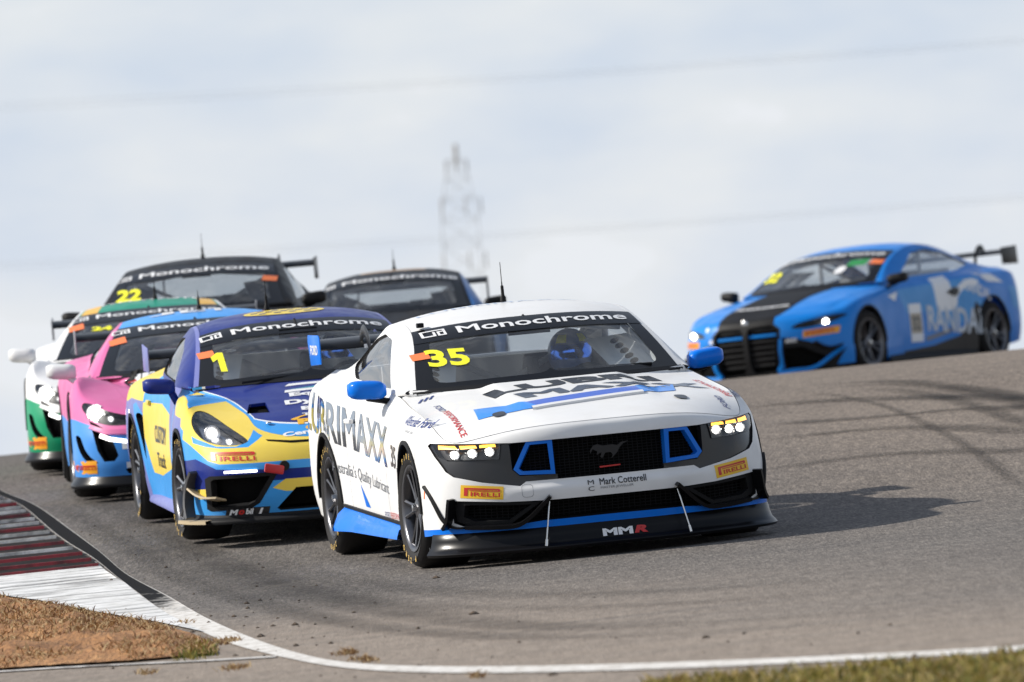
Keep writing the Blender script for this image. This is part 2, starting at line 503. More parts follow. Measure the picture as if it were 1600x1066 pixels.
# ------------------------------------------------------------------ printing on surfaces
_txt = {}
def text2d(body, bold=0.0, shear=0.0, step=0.12, spacing=1.0):
    """outline of a word filled with well shaped triangles"""
    key = (body, bold, shear, step, spacing)
    if key in _txt: return _txt[key]
    c = bpy.data.curves.new('t', 'FONT'); c.body = body; c.size = 1.0; c.shear = shear; c.resolution_u = 3; c.space_character = spacing
    c.fill_mode = 'NONE'
    o = bpy.data.objects.new('t', c); COL.objects.link(o)
    dg = bpy.context.evaluated_depsgraph_get()
    me = bpy.data.meshes.new_from_object(o.evaluated_get(dg))
    P = np.array([(v.co.x, v.co.y) for v in me.vertices]); nb = {}
    for e in me.edges:
        a, b = e.vertices; nb.setdefault(a, []).append(b); nb.setdefault(b, []).append(a)
    bpy.data.objects.remove(o); bpy.data.curves.remove(c); bpy.data.meshes.remove(me)
    seen, loops = set(), []
    for s0 in nb:
        if s0 in seen: continue
        L = [s0]; seen.add(s0); cur = s0
        while True:
            nx = [q for q in nb[cur] if q not in seen]
            if not nx: break
            cur = nx[0]; seen.add(cur); L.append(cur)
        if len(L) > 2: loops.append(P[L])
    if bold:
        def odd(q):
            k = np.zeros(1, bool)
            for L in loops: k ^= inside(L, q[None])
            return bool(k[0])
        fat = []
        for L in loops:
            d = np.roll(L, -1, 0) - L; ln = np.linalg.norm(d, axis=1); L = L[ln > 1e-5]
            d = np.roll(L, -1, 0) - L; ln = np.linalg.norm(d, axis=1, keepdims=True); d = d / ln
            n = np.stack([d[:, 1], -d[:, 0]], 1)
            k = int(ln.argmax()); sgn = -1.0 if odd(L[k] + d[k] * ln[k] / 2 + n[k] * .004) else 1.0
            m = n + np.roll(n, 1, 0); c = (m * m).sum(1, keepdims=True) / 2
            m = m / np.maximum(c, .55)
            fat.append(L + m * bold * sgn)
        loops = fat
    V, F_ = shape2d(loops, step)
    _txt[key] = (V, F_)
    return V, F_
def shape2d(polys, h):
    """fill polygons (list of closed point lists, first outer ones; even-odd) into tris"""
    V, E = [], []
    loops = [dense(p, h) for p in polys]
    for L in loops:
        b = len(V); V += [Vector((float(q[0]), float(q[1]))) for q in L]; E += [(b + i, b + (i + 1) % len(L)) for i in range(len(L))]
    al = np.concatenate(loops); lo, hi = al.min(0), al.max(0)
    gx = np.arange(lo[0] + h / 2, hi[0], h); gy = np.arange(lo[1] + h / 2, hi[1], h)
    if len(gx) and len(gy):
        g = np.stack(np.meshgrid(gx, gy), 2).reshape(-1, 2); ok = np.zeros(len(g), bool)
        for L in loops: ok ^= inside(L, g)
        g = g[ok]
        if len(g): g = g[np.array([np.min(((al - q) ** 2).sum(1)) for q in g]) > (h * .3) ** 2]
        V += [Vector((float(q[0]), float(q[1]))) for q in g]
    v, e, f, *_ = delaunay_2d_cdt(V, E, [], 0, 1e-6, False)
    v = np.array([(p.x, p.y) for p in v]); f = np.array([t for t in f if len(t) == 3], int)
    c = v[f].mean(1); ok = np.zeros(len(c), bool)
    for L in loops: ok ^= inside(L, c)
    return v, [tuple(t) for t in f[ok]]
def place2d(V, center, w=None, hgt=None, ang=0.0, fit=True):
    lo, hi = V.min(0), V.max(0); sz = np.maximum(hi - lo, 1e-9)
    if fit:
        sx = w / sz[0] if w else hgt / sz[1]
        sy = hgt / sz[1] if hgt else sx
        Q = (V - (lo + hi) / 2) * (sx, sy)
    else: Q = V
    c, s_ = math.cos(R(ang)), math.sin(R(ang))
    return np.stack([Q[:, 0] * c - Q[:, 1] * s_ + center[0], Q[:, 0] * s_ + Q[:, 1] * c + center[1]], 1)
def stick(name, s, view, side, Q, F_, mat, parent, off=0.003, ur=None, vr=None):
    """lay 2D print Q (a to the reader's right, b up) on a surface. view F: a=+y b=z ; T (read from the front): a=+y b=-x ; S: side -1 reads +x, side +1 reads -x"""
    if view == 'F': sg = np.where(Q[:, 0] < 0, -1.0, 1.0); pts = np.stack([np.abs(Q[:, 0]), Q[:, 1]], 1)
    elif view == 'T': sg = np.where(Q[:, 0] < 0, -1.0, 1.0); pts = np.stack([-Q[:, 1], np.abs(Q[:, 0])], 1)
    else: sg = np.full(len(Q), float(side)); pts = np.stack([Q[:, 0] * (1 if side < 0 else -1), Q[:, 1]], 1)
    uv = s.inv(view, pts, ur, vr)
    P = s.at(uv, off); N = s.nrm(uv)
    P[:, 1] *= sg; N[:, 1] *= sg
    return mesh(name, P, F_, mat, parent, None, N)
def text_on(car_part, s, view, side, body, center, w=None, hgt=None, ang=0.0, mat=None, bold=0.0, shear=0.0, off=0.003, ur=None, vr=None, spacing=1.0, name='lettering'):
    V, F_ = text2d(body, bold, shear, 0.12, spacing)
    return stick(name, s, view, side, place2d(V, center, w, hgt, ang), F_, mat or BLACKPRINT, car_part, off, ur, vr)
def shape_on(car_part, s, view, side, polys, mat, off=0.002, ur=None, vr=None, h=0.03, name='sticker', center=(0, 0), ang=0.0):
    V, F_ = shape2d(polys, h)
    return stick(name, s, view, side, place2d(V, center, ang=ang, fit=False), F_, mat, car_part, off, ur, vr)
def pirelli(part, s, view, side, center, w, hgt, ang, letters=None, plate=None, off=0.003, ur=None, vr=None):
    """tyre maker's sticker: long-topped P, then the other letters"""
    letters = letters or PIR_R
    if plate:
        shape_on(part, s, view, side, [[(-w / 2, -hgt / 2), (w / 2, -hgt / 2), (w / 2, hgt / 2), (-w / 2, hgt / 2)]], plate, off - 0.0015, ur, vr, center=center, ang=ang)
        w, hgt = w * 0.84, hgt * 0.62
    a, b = -w / 2, -hgt / 2
    P = [[(a, b), (a + .10 * w, b), (a + .10 * w, b + .80 * hgt), (a + .93 * w, b + .80 * hgt), (a + .93 * w, b + .72 * hgt), (a + .14 * w, b + .72 * hgt), (a + .14 * w, b + .62 * hgt),
          (a + .97 * w, b + .62 * hgt), (a + w, b + .7 * hgt), (a + w, b + .92 * hgt), (a + .97 * w, b + hgt), (a, b + hgt)]]
    shape_on(part, s, view, side, P, letters, off, ur, vr, h=0.02, center=center, ang=ang, name='emblem')
    V, F_ = text2d('IRELLI', 0.02, 0.0, 0.2)
    lo, hi = V.min(0), V.max(0); Q = (V - lo) / (hi - lo) * (w * 0.82, hgt * 0.5) + (a + .18 * w, b)
    stick('lettering', s, view, side, place2d(Q, center, ang=ang, fit=False), F_, letters, part, off, ur, vr)
# ------------------------------------------------------------------ simple solids
class MB:
    def __init__(s): s.v = []; s.f = []
    def add(s, V, F_):
        o = len(s.v); s.v += [tuple(map(float, p)) for p in V]; s.f += [tuple(i + o for i in f) for f in F_]
        return s
    def box(s, c, d, rot=None):
        x, y, z = (q / 2 for q in d)
        V = np.array([(a * x, b * y, e * z) for a in (-1, 1) for b in (-1, 1) for e in (-1, 1)])
        if rot is not None: V = V @ np.array(rot).T
        return s.add(V + np.asarray(c), [(0, 1, 3, 2), (4, 6, 7, 5), (0, 4, 5, 1), (2, 3, 7, 6), (0, 2, 6, 4), (1, 5, 7, 3)])
    def tube(s, pts, r, n=8, cap=True, sq=None):
        pts = np.asarray(pts, float); m = len(pts); rr = np.full(m, r) if np.isscalar(r) else np.asarray(r, float)
        V = []; up = None
        for i in range(m):
            t = pts[min(i + 1, m - 1)] - pts[max(i - 1, 0)]; t = t / (np.linalg.norm(t) + 1e-12)
            if up is None:
                up = np.array([0, 0, 1.0]) if abs(t[2]) < 0.9 else np.array([1.0, 0, 0])
            a = np.cross(t, up); a /= np.linalg.norm(a) + 1e-12; b = np.cross(a, t); up = b
            for k in range(n):
                an = 2 * math.pi * k / n
                q = (1, 1) if sq is None else sq
                V.append(pts[i] + a * math.cos(an) * rr[i] * q[0] + b * math.sin(an) * rr[i] * q[1])
        F_ = [(i * n + k, i * n + (k + 1) % n, (i + 1) * n + (k + 1) % n, (i + 1) * n + k) for i in range(m - 1) for k in range(n)]
        if cap: F_ += [tuple(range(n))[::-1], tuple(range((m - 1) * n, m * n))]
        return s.add(V, F_)
    def lathe(s, prof, n=48, axis='y', center=(0, 0, 0), closed=False):
        """prof: (r, h) pairs turned about an axis"""
        V = []; m = len(prof)
        for k in range(n):
            a = 2 * math.pi * k / n
            for r, h in prof: V.append((r * math.cos(a), h, r * math.sin(a)) if axis == 'y' else ((r * math.cos(a), r * math.sin(a), h) if axis == 'z' else (h, r * math.cos(a), r * math.sin(a))))
        F_ = []
        for k in range(n):
            k2 = (k + 1) % n
            for i in range(m if closed else m - 1):
                i2 = (i + 1) % m
                F_.append((k * m + i, k * m + i2, k2 * m + i2, k2 * m + i))
        return s.add(np.array(V) + np.asarray(center), F_)
    def prism(s, poly, a, b, axis='z'):
        """polygon extruded between a and b along an axis; poly in the two other axes' order"""
        n = len(poly)
        def P(p, h): return (p[0], p[1], h) if axis == 'z' else ((p[0], h, p[1]) if axis == 'y' else (h, p[0], p[1]))
        V = [P(p, a) for p in poly] + [P(p, b) for p in poly]
        F_ = [tuple(range(n))[::-1], tuple(range(n, 2 * n))] + [(i, (i + 1) % n, n + (i + 1) % n, n + i) for i in range(n)]
        return s.add(V, F_)
    def grid(s, G):
        G = np.asarray(G, float); a, b = G.shape[:2]
        return s.add(G.reshape(-1, 3), [(i * b + j, (i + 1) * b + j, (i + 1) * b + j + 1, i * b + j + 1) for i in range(a - 1) for j in range(b - 1)])
    def mirror(s):
        m = MB(); m.v = [(x, -y, z) for x, y, z in s.v]; m.f = [f[::-1] for f in s.f]
        return m
    def build(s, name, mat, parent=None, smooth=False, bevel=0.0, auto=None):
        me = bpy.data.meshes.new(name)
        bm = bmesh.new()
        vs = [bm.verts.new(p) for p in s.v]
        for f in s.f:
            try: bm.faces.new([vs[i] for i in f])
            except ValueError: pass
        bmesh.ops.remove_doubles(bm, verts=bm.verts[:], dist=1e-6)
        bmesh.ops.recalc_face_normals(bm, faces=bm.faces[:])
        if bevel:
            ed = [e for e in bm.edges if len(e.link_faces) == 2 and e.calc_face_angle(0) > R(35)]
            bmesh.ops.bevel(bm, geom=ed, offset=bevel, segments=2, profile=0.6, affect='EDGES', clamp_overlap=True)
        for f in bm.faces: f.smooth = smooth or bool(bevel)
        if smooth or bevel:
            for e in bm.edges:
                if len(e.link_faces) == 2 and e.calc_face_angle(0) > R(auto or 38): e.smooth = False
        bm.to_mesh(me); bm.free()
        for m in (mat if isinstance(mat, (list, tuple)) else [mat]): me.materials.append(m)
        return link(name, me, parent)
def rotz(a): c, s_ = math.cos(a), math.sin(a); return np.array([[c, -s_, 0], [s_, c, 0], [0, 0, 1.0]])
def roty(a): c, s_ = math.cos(a), math.sin(a); return np.array([[c, 0, s_], [0, 1, 0], [-s_, 0, c]])
def rotx(a): c, s_ = math.cos(a), math.sin(a); return np.array([[1, 0, 0], [0, c, -s_], [0, s_, c]])
def copy_tree(o, parent=None):
    c = o.copy(); COL.objects.link(c)
    if parent is not None: c.parent = parent
    for ch in list(o.children): copy_tree(ch, c)
    return c
# ------------------------------------------------------------------ one car body from a table of control points
def chord(P):
    d = np.linalg.norm(np.diff(P, axis=0), axis=-1)
    d = d.mean(axis=tuple(range(1, d.ndim))) if d.ndim > 1 else d
    return np.concatenate([[0], np.cumsum(np.maximum(d, 1e-4))])
def resample(t, n):
    """n samples inside every knot interval"""
    out = []
    for i in range(len(t) - 1): out += [t[i] + (t[i + 1] - t[i]) * k / n for k in range(n)]
    return np.array(out + [t[-1]])
def curve(P, n):
    P = np.asarray(P, float); t = chord(P)
    return nat_spline(t, P, resample(t, n))
NU, NV = 16, 12
def belt_surface(cols):
    A = np.array(cols, float)                       # (17, 6, 3)
    m = np.array([1, -1, 1.0])
    ext = np.concatenate([(A[1:4] * m)[::-1], A, (A[-4:-1] * m)[::-1]])
    t = chord(ext)
    tq = resample(t[3:3 + len(A)], NU)
    B = nat_spline(t, ext, tq)                      # (nu, 6, 3)
    B[0, :, 1] = 0; B[-1, :, 1] = 0
    tv = chord(np.swapaxes(A, 0, 1))
    C = hermite(tv, np.swapaxes(B, 0, 1), resample(tv, NV))
    return Surf(np.swapaxes(C, 0, 1), 1.0 / NU, 1.0 / NV, 1)
def coons(F, Sd, C, M, n=40, m=30, pw=2.0, bump=None):
    """F front edge (t), Sd side edge (s), C cowl edge (t), M centre (s); s front to rear, t centre to side"""
    def samp(P, k):
        P = np.asarray(P, float); L = chord(P); return np.stack([np.interp(np.linspace(0, L[-1], k), L, P[:, j]) for j in range(3)], 1)
    F, C = samp(F, m), samp(C, m); Sd, M = samp(Sd, n), samp(M, n)
    s = np.linspace(0, 1, n)[:, None, None]; t = np.linspace(0, 1, m)[None, :, None]
    b = np.concatenate([t ** pw, t, t ** pw], 2)
    M_, S_ = M[:, None, :], Sd[:, None, :]; F_, C_ = F[None], C[None]
    def bl(p, q): return p * (1 - b) + q * b
    G = bl(M_, S_) + (1 - s) * F_ + s * C_ - ((1 - s) * bl(F[0], F[-1]) + s * bl(C[0], C[-1]))
    if bump: G[:, :, 2] += bump(G[:, :, 0], G[:, :, 1])
    return Surf(G, 1.0, 1.0, -1)
class Car:
    def __init__(s, D, root):
        s.D = D; s.root = root
        s.belt = belt_surface(D['cols'])
        rail, cen = np.array(D['rail'], float), np.array(D['centre'], float)
        J = np.stack([rail, cen], 1); t = chord(J); tq = resample(t, 14)
        Q = nat_spline(t, J, tq)
        rl, cn = Q[:, 0], Q[:, 1]
        tt = np.linspace(0, 1, 31)[None, :, None]
        k = D.get('crown', 2.4)
        e = np.concatenate([tt ** 2.2, tt, tt ** k], 2)
        G = cn[:, None] * (1 - e) + rl[:, None] * e
        s.upper = Surf(G, 1 / 14, 1 / 30, -1)
        rim = s.belt.G[:, -1]
        side = rim[int(5 * NU):int(15 * NU)]
        bx = np.linspace(rl[0, 0], rl[-1, 0], len(rl))
        o = np.argsort(side[:, 0])
        by = np.interp(bx, side[o, 0], side[o, 1]); bz = np.interp(bx, side[o, 0], side[o, 2])
        base = np.stack([bx, by, bz], 1)
        w = np.linspace(0, 1, len(rl))[:, None]
        base[:] = np.where(w < 0.08, rl[0] * (1 - w / 0.08) + base * (w / 0.08), base)
        v = np.linspace(0, 1, 25)[None, :, None]
        G = base[:, None] * (1 - v) + rl[:, None] * v
        G[:, :, 1] += 0.022 * (4 * v * (1 - v))[:, :, 0]
        s.side = Surf(G, 1 / 14, 1 / 24, 1)
        uc, ue = D['hood_corner'], D['hood_rear']
        F = rim[:int(uc * NU) + 1]; Sd = rim[int(uc * NU):int(ue * NU) + 1]
        cowl = s.upper.G[0].copy()
        Sd = np.concatenate([Sd, cowl[-1:]]) if np.linalg.norm(Sd[-1] - cowl[-1]) > .01 else Sd
        M = curve([rim[0]] + [(x, 0, z) for x, z in D['hood_mid']] + [cowl[0]], 12)
        s.hood = coons(F, Sd, cowl, M, pw=D.get('hood_pw', 2.0), bump=D.get('hood_bump'))
        back = s.upper.G[-1]
        rim_r = rim[int(D['deck_from'] * NU):int(15 * NU) + 1]; rear = rim[int(15 * NU):][::-1]
        s.deck = coons(back, np.concatenate([back[-1:], rim_r]), rear, curve([back[0], (back[0] + rear[0]) / 2 + (0, 0, .01), rear[0]], 8), n=24)
    # --- view polygon to uv on the belt
    def bf(s, pts, step=0.03): return vpoly(s.belt, 'F', pts, (0.0, 6.2), None, step)
    def bs(s, pts, step=0.03): return vpoly(s.belt, 'S', pts, (3.5, 15.0), None, step)
    def arch(s, x, z, r, lo=-0.1):
        """wheel opening: half round carried down past the sill"""
        pts = [(x + r * math.cos(a), z + r * math.sin(a)) for a in np.linspace(-0.12, math.pi + 0.12, 40)]
        pts += [(x - r * 1.0, lo), (x + r * 1.0, lo)]
        return s.bs(pts)
def wheel_parts(style, r, rr, w, rimcol, spokecol):
    """meshes for one wheel whose outer face looks along +y, axle at the origin; cached per style"""
    key = ('wheel', style)
    if key in _wheels: return _wheels[key]
    hw = w / 2
    t = MB().lathe([(rr - .012, hw - .028), (rr + .004, hw - .006), (rr + .03, hw + .004), (rr + (r - rr) * .55, hw + .010), (r - .035, hw + .002), (r - .012, hw - .014), (r - .002, hw - .04), (r, hw - .07), (r, -hw + .07), (r - .012, -hw + .014), (r - .04, -hw), (rr, -hw + .02)], 56)
    to = t.build('tyre', RUBBER, None, smooth=True, auto=60)
    rim = MB().lathe([(rr - .012, hw - .020), (rr + .004, hw - .004), (rr + .004, hw + .001), (rr - .012, hw + .001), (rr - .024, hw - .012), (rr - .034, hw - .06), (rr - .03, -hw + .03)], 56)
    ro = rim.build('rim', rimcol, None, smooth=True, auto=50)
    sp = MB()
    inner = 0.055
    n = {'ten': 5, 'five': 5, 'seven': 7}[style]
    for k in range(n):
        a0 = 2 * math.pi * k / n + .3
        if style == 'ten': arms = [(-.085, -.20), (.085, .20)]
        elif style == 'seven': arms = [(-.04, -.16), (.04, .16)]
        else: arms = [(-.05, -.19), (.05, .19)]
        for ai, ao in arms:
            P = []
            for q, f in enumerate((0.0, .35, .7, 1.0)):
                rad = inner + (rr - .012 - inner) * f; an = a0 + ai * (1 - f) * 2.2 + ao * f
                P.append((rad * math.cos(an), hw - .040 + .022 * f, rad * math.sin(an)))
            sp.tube(P, [.013, .0095, .0085, .012], 6, sq=(1.0, 1.3))
    sp.lathe([(0.0, hw - .028), (.03, hw - .022), (.062, hw - .034), (.066, hw - .07), (0.0, hw - .07)], 20)
    so = sp.build('spokes', spokecol, None, smooth=True, auto=40)
    nut = MB().lathe([(0, hw - .002), (.022, hw - .004), (.026, hw - .03), (0, hw - .03)], 6).build('hub_nut', SILVER, None, smooth=False)
    dk = MB().lathe([(.07, 0.0), (.175, 0.0), (.178, -.03), (.07, -.03), (.07, 0.0)], 40).build('brake_disc', STEEL, None, smooth=True)
    back = MB().lathe([(0.0, -.05), (rr - .03, -.05), (rr - .03, -.06), (0, -.06)], 40).build('wheel_backing', DEEP, None)
    for o in (to, ro, so, nut, dk, back): COL.objects.unlink(o)
    L = []
    # moulded tyre lettering set round the sidewall
    for word, a0 in (('PIRELLI', 35), ('P ZERO', 205)):
        for i, ch in enumerate(word):
            if ch == ' ': continue
            V, F_ = text2d(ch, 0.03, 0, 0.5)
            lo, hi = V.min(0), V.max(0)
            Q = (V - (lo + hi) / 2) * (.03 / 0.7)
            an = R(a0 + 62 - i * 11.5)
            L.append((Q, F_, an))
    Vs, Fs = [], []
    rad = rr + (r - rr) * .55
    for Q, F_, an in L:
        o = len(Vs)
        for x, y in Q:
            ra = rad + y; th = an - x / rad
            # outer face seen from +y: x to reader's right is -x world when z is up
            Vs.append((-ra * math.cos(th), hw + .0125 - abs(y) * .06, ra * math.sin(th)))
        Fs += [tuple(i + o for i in f) for f in F_]
    me = bpy.data.meshes.new('sidewall_lettering'); me.from_pydata(Vs, [], Fs); me.materials.append(RIMYELLOW)
    _wheels[key] = [('tyre', to.data), ('rim', ro.data), ('spokes', so.data), ('hub_nut', nut.data), ('brake_disc', dk.data), ('wheel_backing', back.data), ('sidewall_lettering', me)]
    return _wheels[key]
_wheels = {}
def put_wheel(car, style, x, y, r, rr, w, rimcol, spokecol, steer=0.0, camber=0.0, spin=0.0, lettering=True):
    """side is the sign of y; y is the outer face"""
    sd = 1 if y > 0 else -1
    e = empty('wheel', (x, y - sd * w / 2, r - .004), car.root)
    # nested so that the wheel turns, leans and spins as one part
    Mx = Matrix.Rotation(R(steer), 4, 'Z') @ Matrix.Rotation(R(camber) * sd, 4, 'X')
    if sd < 0: Mx = Mx @ Matrix.Rotation(math.pi, 4, 'Z')
    Mx = Mx @ Matrix.Rotation(R(spin), 4, 'Y')
    e.matrix_basis = Matrix.Translation(e.location) @ Mx
    for n, me in wheel_parts(style, r, rr, w, rimcol, spokecol):
        if n == 'sidewall_lettering' and not lettering: continue
        link(n, me, e)
    return e
def underbody(car, rt, z0=.13):
    """dark chassis: floor, light-blocking boxes, cabin tub"""
    D = car.D; wb = D['wb']
    m = MB()
    m.box((-wb / 2, 0, z0), (wb - 2 * rt - .12, 1.62, .05))
    m.box((.0, 0, .32), (rt * 2 + .25, 1.08, .38)); m.box((-wb, 0, .34), (rt * 2 + .25, 1.08, .42))  # dark boxes added to block light between the wheels
    m.box((.45, 0, .2), (.5, 1.25, .06)); m.box((-wb - .55, 0, .26), (.6, 1.3, .1))
    m.build('floor_and_light_block', DEEP, car.root)
def cabin(car, seat_y=.34, z=.0, cage=CAGE, light=CABINGREY):
    """interior seen through the glass"""
    D = car.D; C = np.array(D['centre']); Rl = np.array(D['rail'])
    x0 = Rl[0, 0]; zb = Rl[0, 2]; yr = Rl[2, 1]; zr = Rl[3, 2]; xt = Rl[2, 0]
    zt = C[3, 2]
    xb = Rl[5, 0]
    dash = MB().prism([(x0 + .30, zb - .10), (x0 + .02, zb - .015), (x0 - .38, zb - .03), (x0 - .52, zb - .10), (x0 - .52, zb - .32), (x0 + .3, zb - .32)], -.70, .70, 'y')
    dash.build('dashboard', INTERIOR, car.root, bevel=.02)
    g = MB()
    yb = Rl[0, 1] - .06
    A = [(x0 - .05, yb, zb - .25), (x0 - .12, yb - .01, zb - .02), (xt - .02, yr - .07, Rl[2, 2] - .05), (xt - .25, yr - .08, Rl[3, 2] - .05), (Rl[4, 0], Rl[4, 1] - .07, Rl[4, 2] - .05), (xb, Rl[5, 1] - .05, Rl[5, 2] - .06)]
    g.tube(A, .021, 8)
    g = MB().add(g.v, g.f); h = g.mirror(); g.add(h.v, h.f)
    xm = Rl[4, 0] + .05
    g.tube([(xm, -yr + .07, .3), (xm, -yr + .07, zr - .08), (xm, 0, zt - .06), (xm, yr - .07, zr - .08), (xm, yr - .07, .3)], .021, 8)
    g.tube([(xm, -yr + .08, zr - .1), (xm, yr - .1, zb - .3)], .019, 8); g.tube([(xm, yr - .08, zr - .1), (xm, -yr + .1, zb - .3)], .019, 8)
    g.tube([(xm, -.7, zb - .05), (xm, .7, zb - .05)], .019, 8)
    g.tube([(x0 - .35, -.72, zb - .28), (xm, -.74, zb - .02)], .018, 8); g.tube([(x0 - .35, .72, zb - .28), (xm, .74, zb - .02)], .018, 8)
    g.tube([(xt - .03, -yr + .1, Rl[2, 2] - .05), (xt + .02, 0, C[3, 2] - .09), (xt - .03, yr - .1, Rl[2, 2] - .05)], .018, 8)
    g.build('roll_cage', cage, car.root, smooth=True)
    st = MB()
    sx = xm + .16
    for dy, wd in ((0, .44),):
        st.prism([(sx + .50, .28), (sx + .50, .46), (sx + .10, .40), (sx - .10, .62), (sx - .20, zb + .10), (sx - .26, zb + .14), (sx - .34, zb + .05), (sx - .22, .5), (sx - .06, .26)], seat_y - wd / 2, seat_y + wd / 2, 'y')
        for q in (-1, 1):
            st.box((sx - .12, seat_y + q * .2, zb + .02), (.26, .045, .2)); st.box((sx - .02, seat_y + q * .25, .62), (.3, .05, .32))
    st.build('race_seat', INTERIOR, car.root, bevel=.02)
    mm = MB().box((xt + .20, 0, C[2, 2] - .05), (.03, .24, .055)).tube([(xt + .19, 0, C[2, 2] - .03), (xt + .05, 0, C[2, 2] + .03)], .008, 6)
    mm.build('rear_view_mirror', BLACK, car.root)
    b = MB(); b.box((xb - .05, 0, (zb + .35) / 2 + .08), (.03, 1.3, zb - .25)); b.build('rear_bulkhead', light, car.root)
    fl = MB().box(((x0 + xb) / 2 - .1, 0, .19), (abs(xb - x0) - .3, 1.45, .02)); fl.build('cabin_bounce_floor', light, car.root)  # floor plate added to bounce sunlight up into the cabin
    # perforated gusset plates along the front cage legs
    for q in (-1, 1):
        p0, p1 = np.array([x0 - .16, q * (yb - .015), zb - .02]), np.array([xt + .02, q * (yr - .07), Rl[2, 2] - .09])
        d_ = (p1 - p0); inn = np.array([-.16, -q * .24, -.0])
        G = np.stack([p0 + d_ * np.linspace(0, 1, 9)[:, None], p0 + inn + d_ * np.linspace(0, .93, 9)[:, None]])
        gp = MB().grid(G).build('cage_gusset', light, car.root)
        for k in range(7):
            c_ = p0 + inn * .42 + d_ * (.08 + .125 * k); n_ = np.cross(d_, inn); n_ /= np.linalg.norm(n_); n_ *= np.sign(n_[0]) or 1
            e1 = d_ / np.linalg.norm(d_); e2 = np.cross(n_, e1)
            m = MB(); m.add([c_ + n_ * .004 + (e1 * math.cos(a) + e2 * math.sin(a)) * .026 for a in np.linspace(0, 2 * math.pi, 13)[:-1]], [tuple(range(12))])
            m.build('gusset_hole', DEEP, gp)
    # pale door cards and tunnel that catch daylight
    dcard = MB()
    for q in (-1, 1): dcard.box(((x0 + xb) / 2, q * (Rl[0, 1] - .02), zb - .3), (abs(xb - x0) - .1, .02, .5))
    dcard.build('door_card', light, car.root)
def steering_wheel(car, y, x, z):
    m = MB(); ring = [(x + .155 * math.sin(a) * .35, y + .155 * math.cos(a), z + .155 * math.sin(a)) for a in np.linspace(0, 2 * math.pi, 25)]
    m.tube(ring, .014, 8, cap=False); m.box((x, y, z), (.04, .16, .09)); m.box((x, y, z), (.03, .29, .03))
    m.tube([(x, y, z), (x + .4, y, z - .08)], .02, 8)
    m.build('steering_wheel', BLACK, car.root, smooth=True)
def wing_blade(span, chordl, thick, x, z, sweep=.0, ang=8, endh=0.0):
    """aerofoil spanning y, leading edge forward"""
    m = MB(); n = 15
    prof = [(0, .0), (-.05, .42), (-.2, .75), (-.45, .8), (-.75, .42), (-1, .06), (-1, -.02), (-.7, -.25), (-.4, -.5), (-.15, -.5), (-.03, -.28)]
    G = []
    for y in np.linspace(-span / 2, span / 2, n):
        f = abs(y) / (span / 2)
        row = []
        for a, b in prof:
            px, pz = a * chordl, b * thick
            c, s_ = math.cos(R(ang)), math.sin(R(ang))
            row.append((x + px * c - sweep * f * f, y, z - px * s_ + pz))
        row.append(row[0]); G.append(row)
    m.grid(G)
    k = len(prof)
    for i in (0, n - 1):
        V = G[i][:-1]; m.add(V, [tuple(range(k))])
    return m
def strip3d(name, pts, nrm, w, d, mat, parent, sides=(1,)):
    """flat bar following a line: w across, d standing off the surface"""
    pts = np.asarray(pts, float); nrm = np.asarray(nrm, float)
    outs = []
    for sd in sides:
        M = np.array([1, sd, 1.0]); p = pts * M; n = nrm * M; m = MB(); V = []
        for i in range(len(p)):
            t = p[min(i + 1, len(p) - 1)] - p[max(i - 1, 0)]; t /= np.linalg.norm(t) + 1e-9
            c = np.cross(t, n[i]); c /= np.linalg.norm(c) + 1e-9
            for a, b in ((-.5, -.3), (-.5, 1), (.5, 1), (.5, -.3)): V.append(p[i] + c * a * w + n[i] * b * d)
        k = len(p)
        F_ = [(i * 4 + j, i * 4 + (j + 1) % 4, i * 4 + 4 + (j + 1) % 4, i * 4 + 4 + j) for i in range(k - 1) for j in range(4)] + [(0, 1, 2, 3), tuple((k - 1) * 4 + j for j in (3, 2, 1, 0))]
        m.add(V, F_); outs.append(m.build(name, mat, parent, smooth=True, auto=45))
    return outs
def antenna(car, x, y, z, h=.22):
    m = MB().lathe([(0, 0), (.018, 0), (.017, .035), (.01, .045), (.009, .10), (.004, .105), (.0025, .13), (.002, h), (0, h)], 10, 'z', (x, y, z - .004))
    return m.build('antenna', BLACK, car.root, smooth=True)
def pose(root, X, Y, yaw, wb, lean=0, dz=0):
    yw = R(yaw); f = np.array([math.sin(yw), -math.cos(yw)])
    xr, yr = X - wb * f[0], Y - wb * f[1]
    zf, zr = float(gz(X, Y)), float(gz(xr, yr))
    bank = (float(gz(X + .9, Y)) - float(gz(X - .9, Y))) / 1.8
    g = ((zr - zf) - bank * (xr - X)) / (yr - Y)
    f3 = Vector((f[0], f[1], 0)); n = Vector((-bank, -g, 1)).normalized()
    f3 = (f3 - n * f3.dot(n)).normalized(); l = n.cross(f3)
    l2 = l * math.cos(R(lean)) + n * math.sin(R(lean)); n2 = f3.cross(l2)
    root.matrix_world = Matrix(((f3.x, l2.x, n2.x, X), (f3.y, l2.y, n2.y, Y), (f3.z, l2.z, n2.z, zf + dz), (0, 0, 0, 1)))
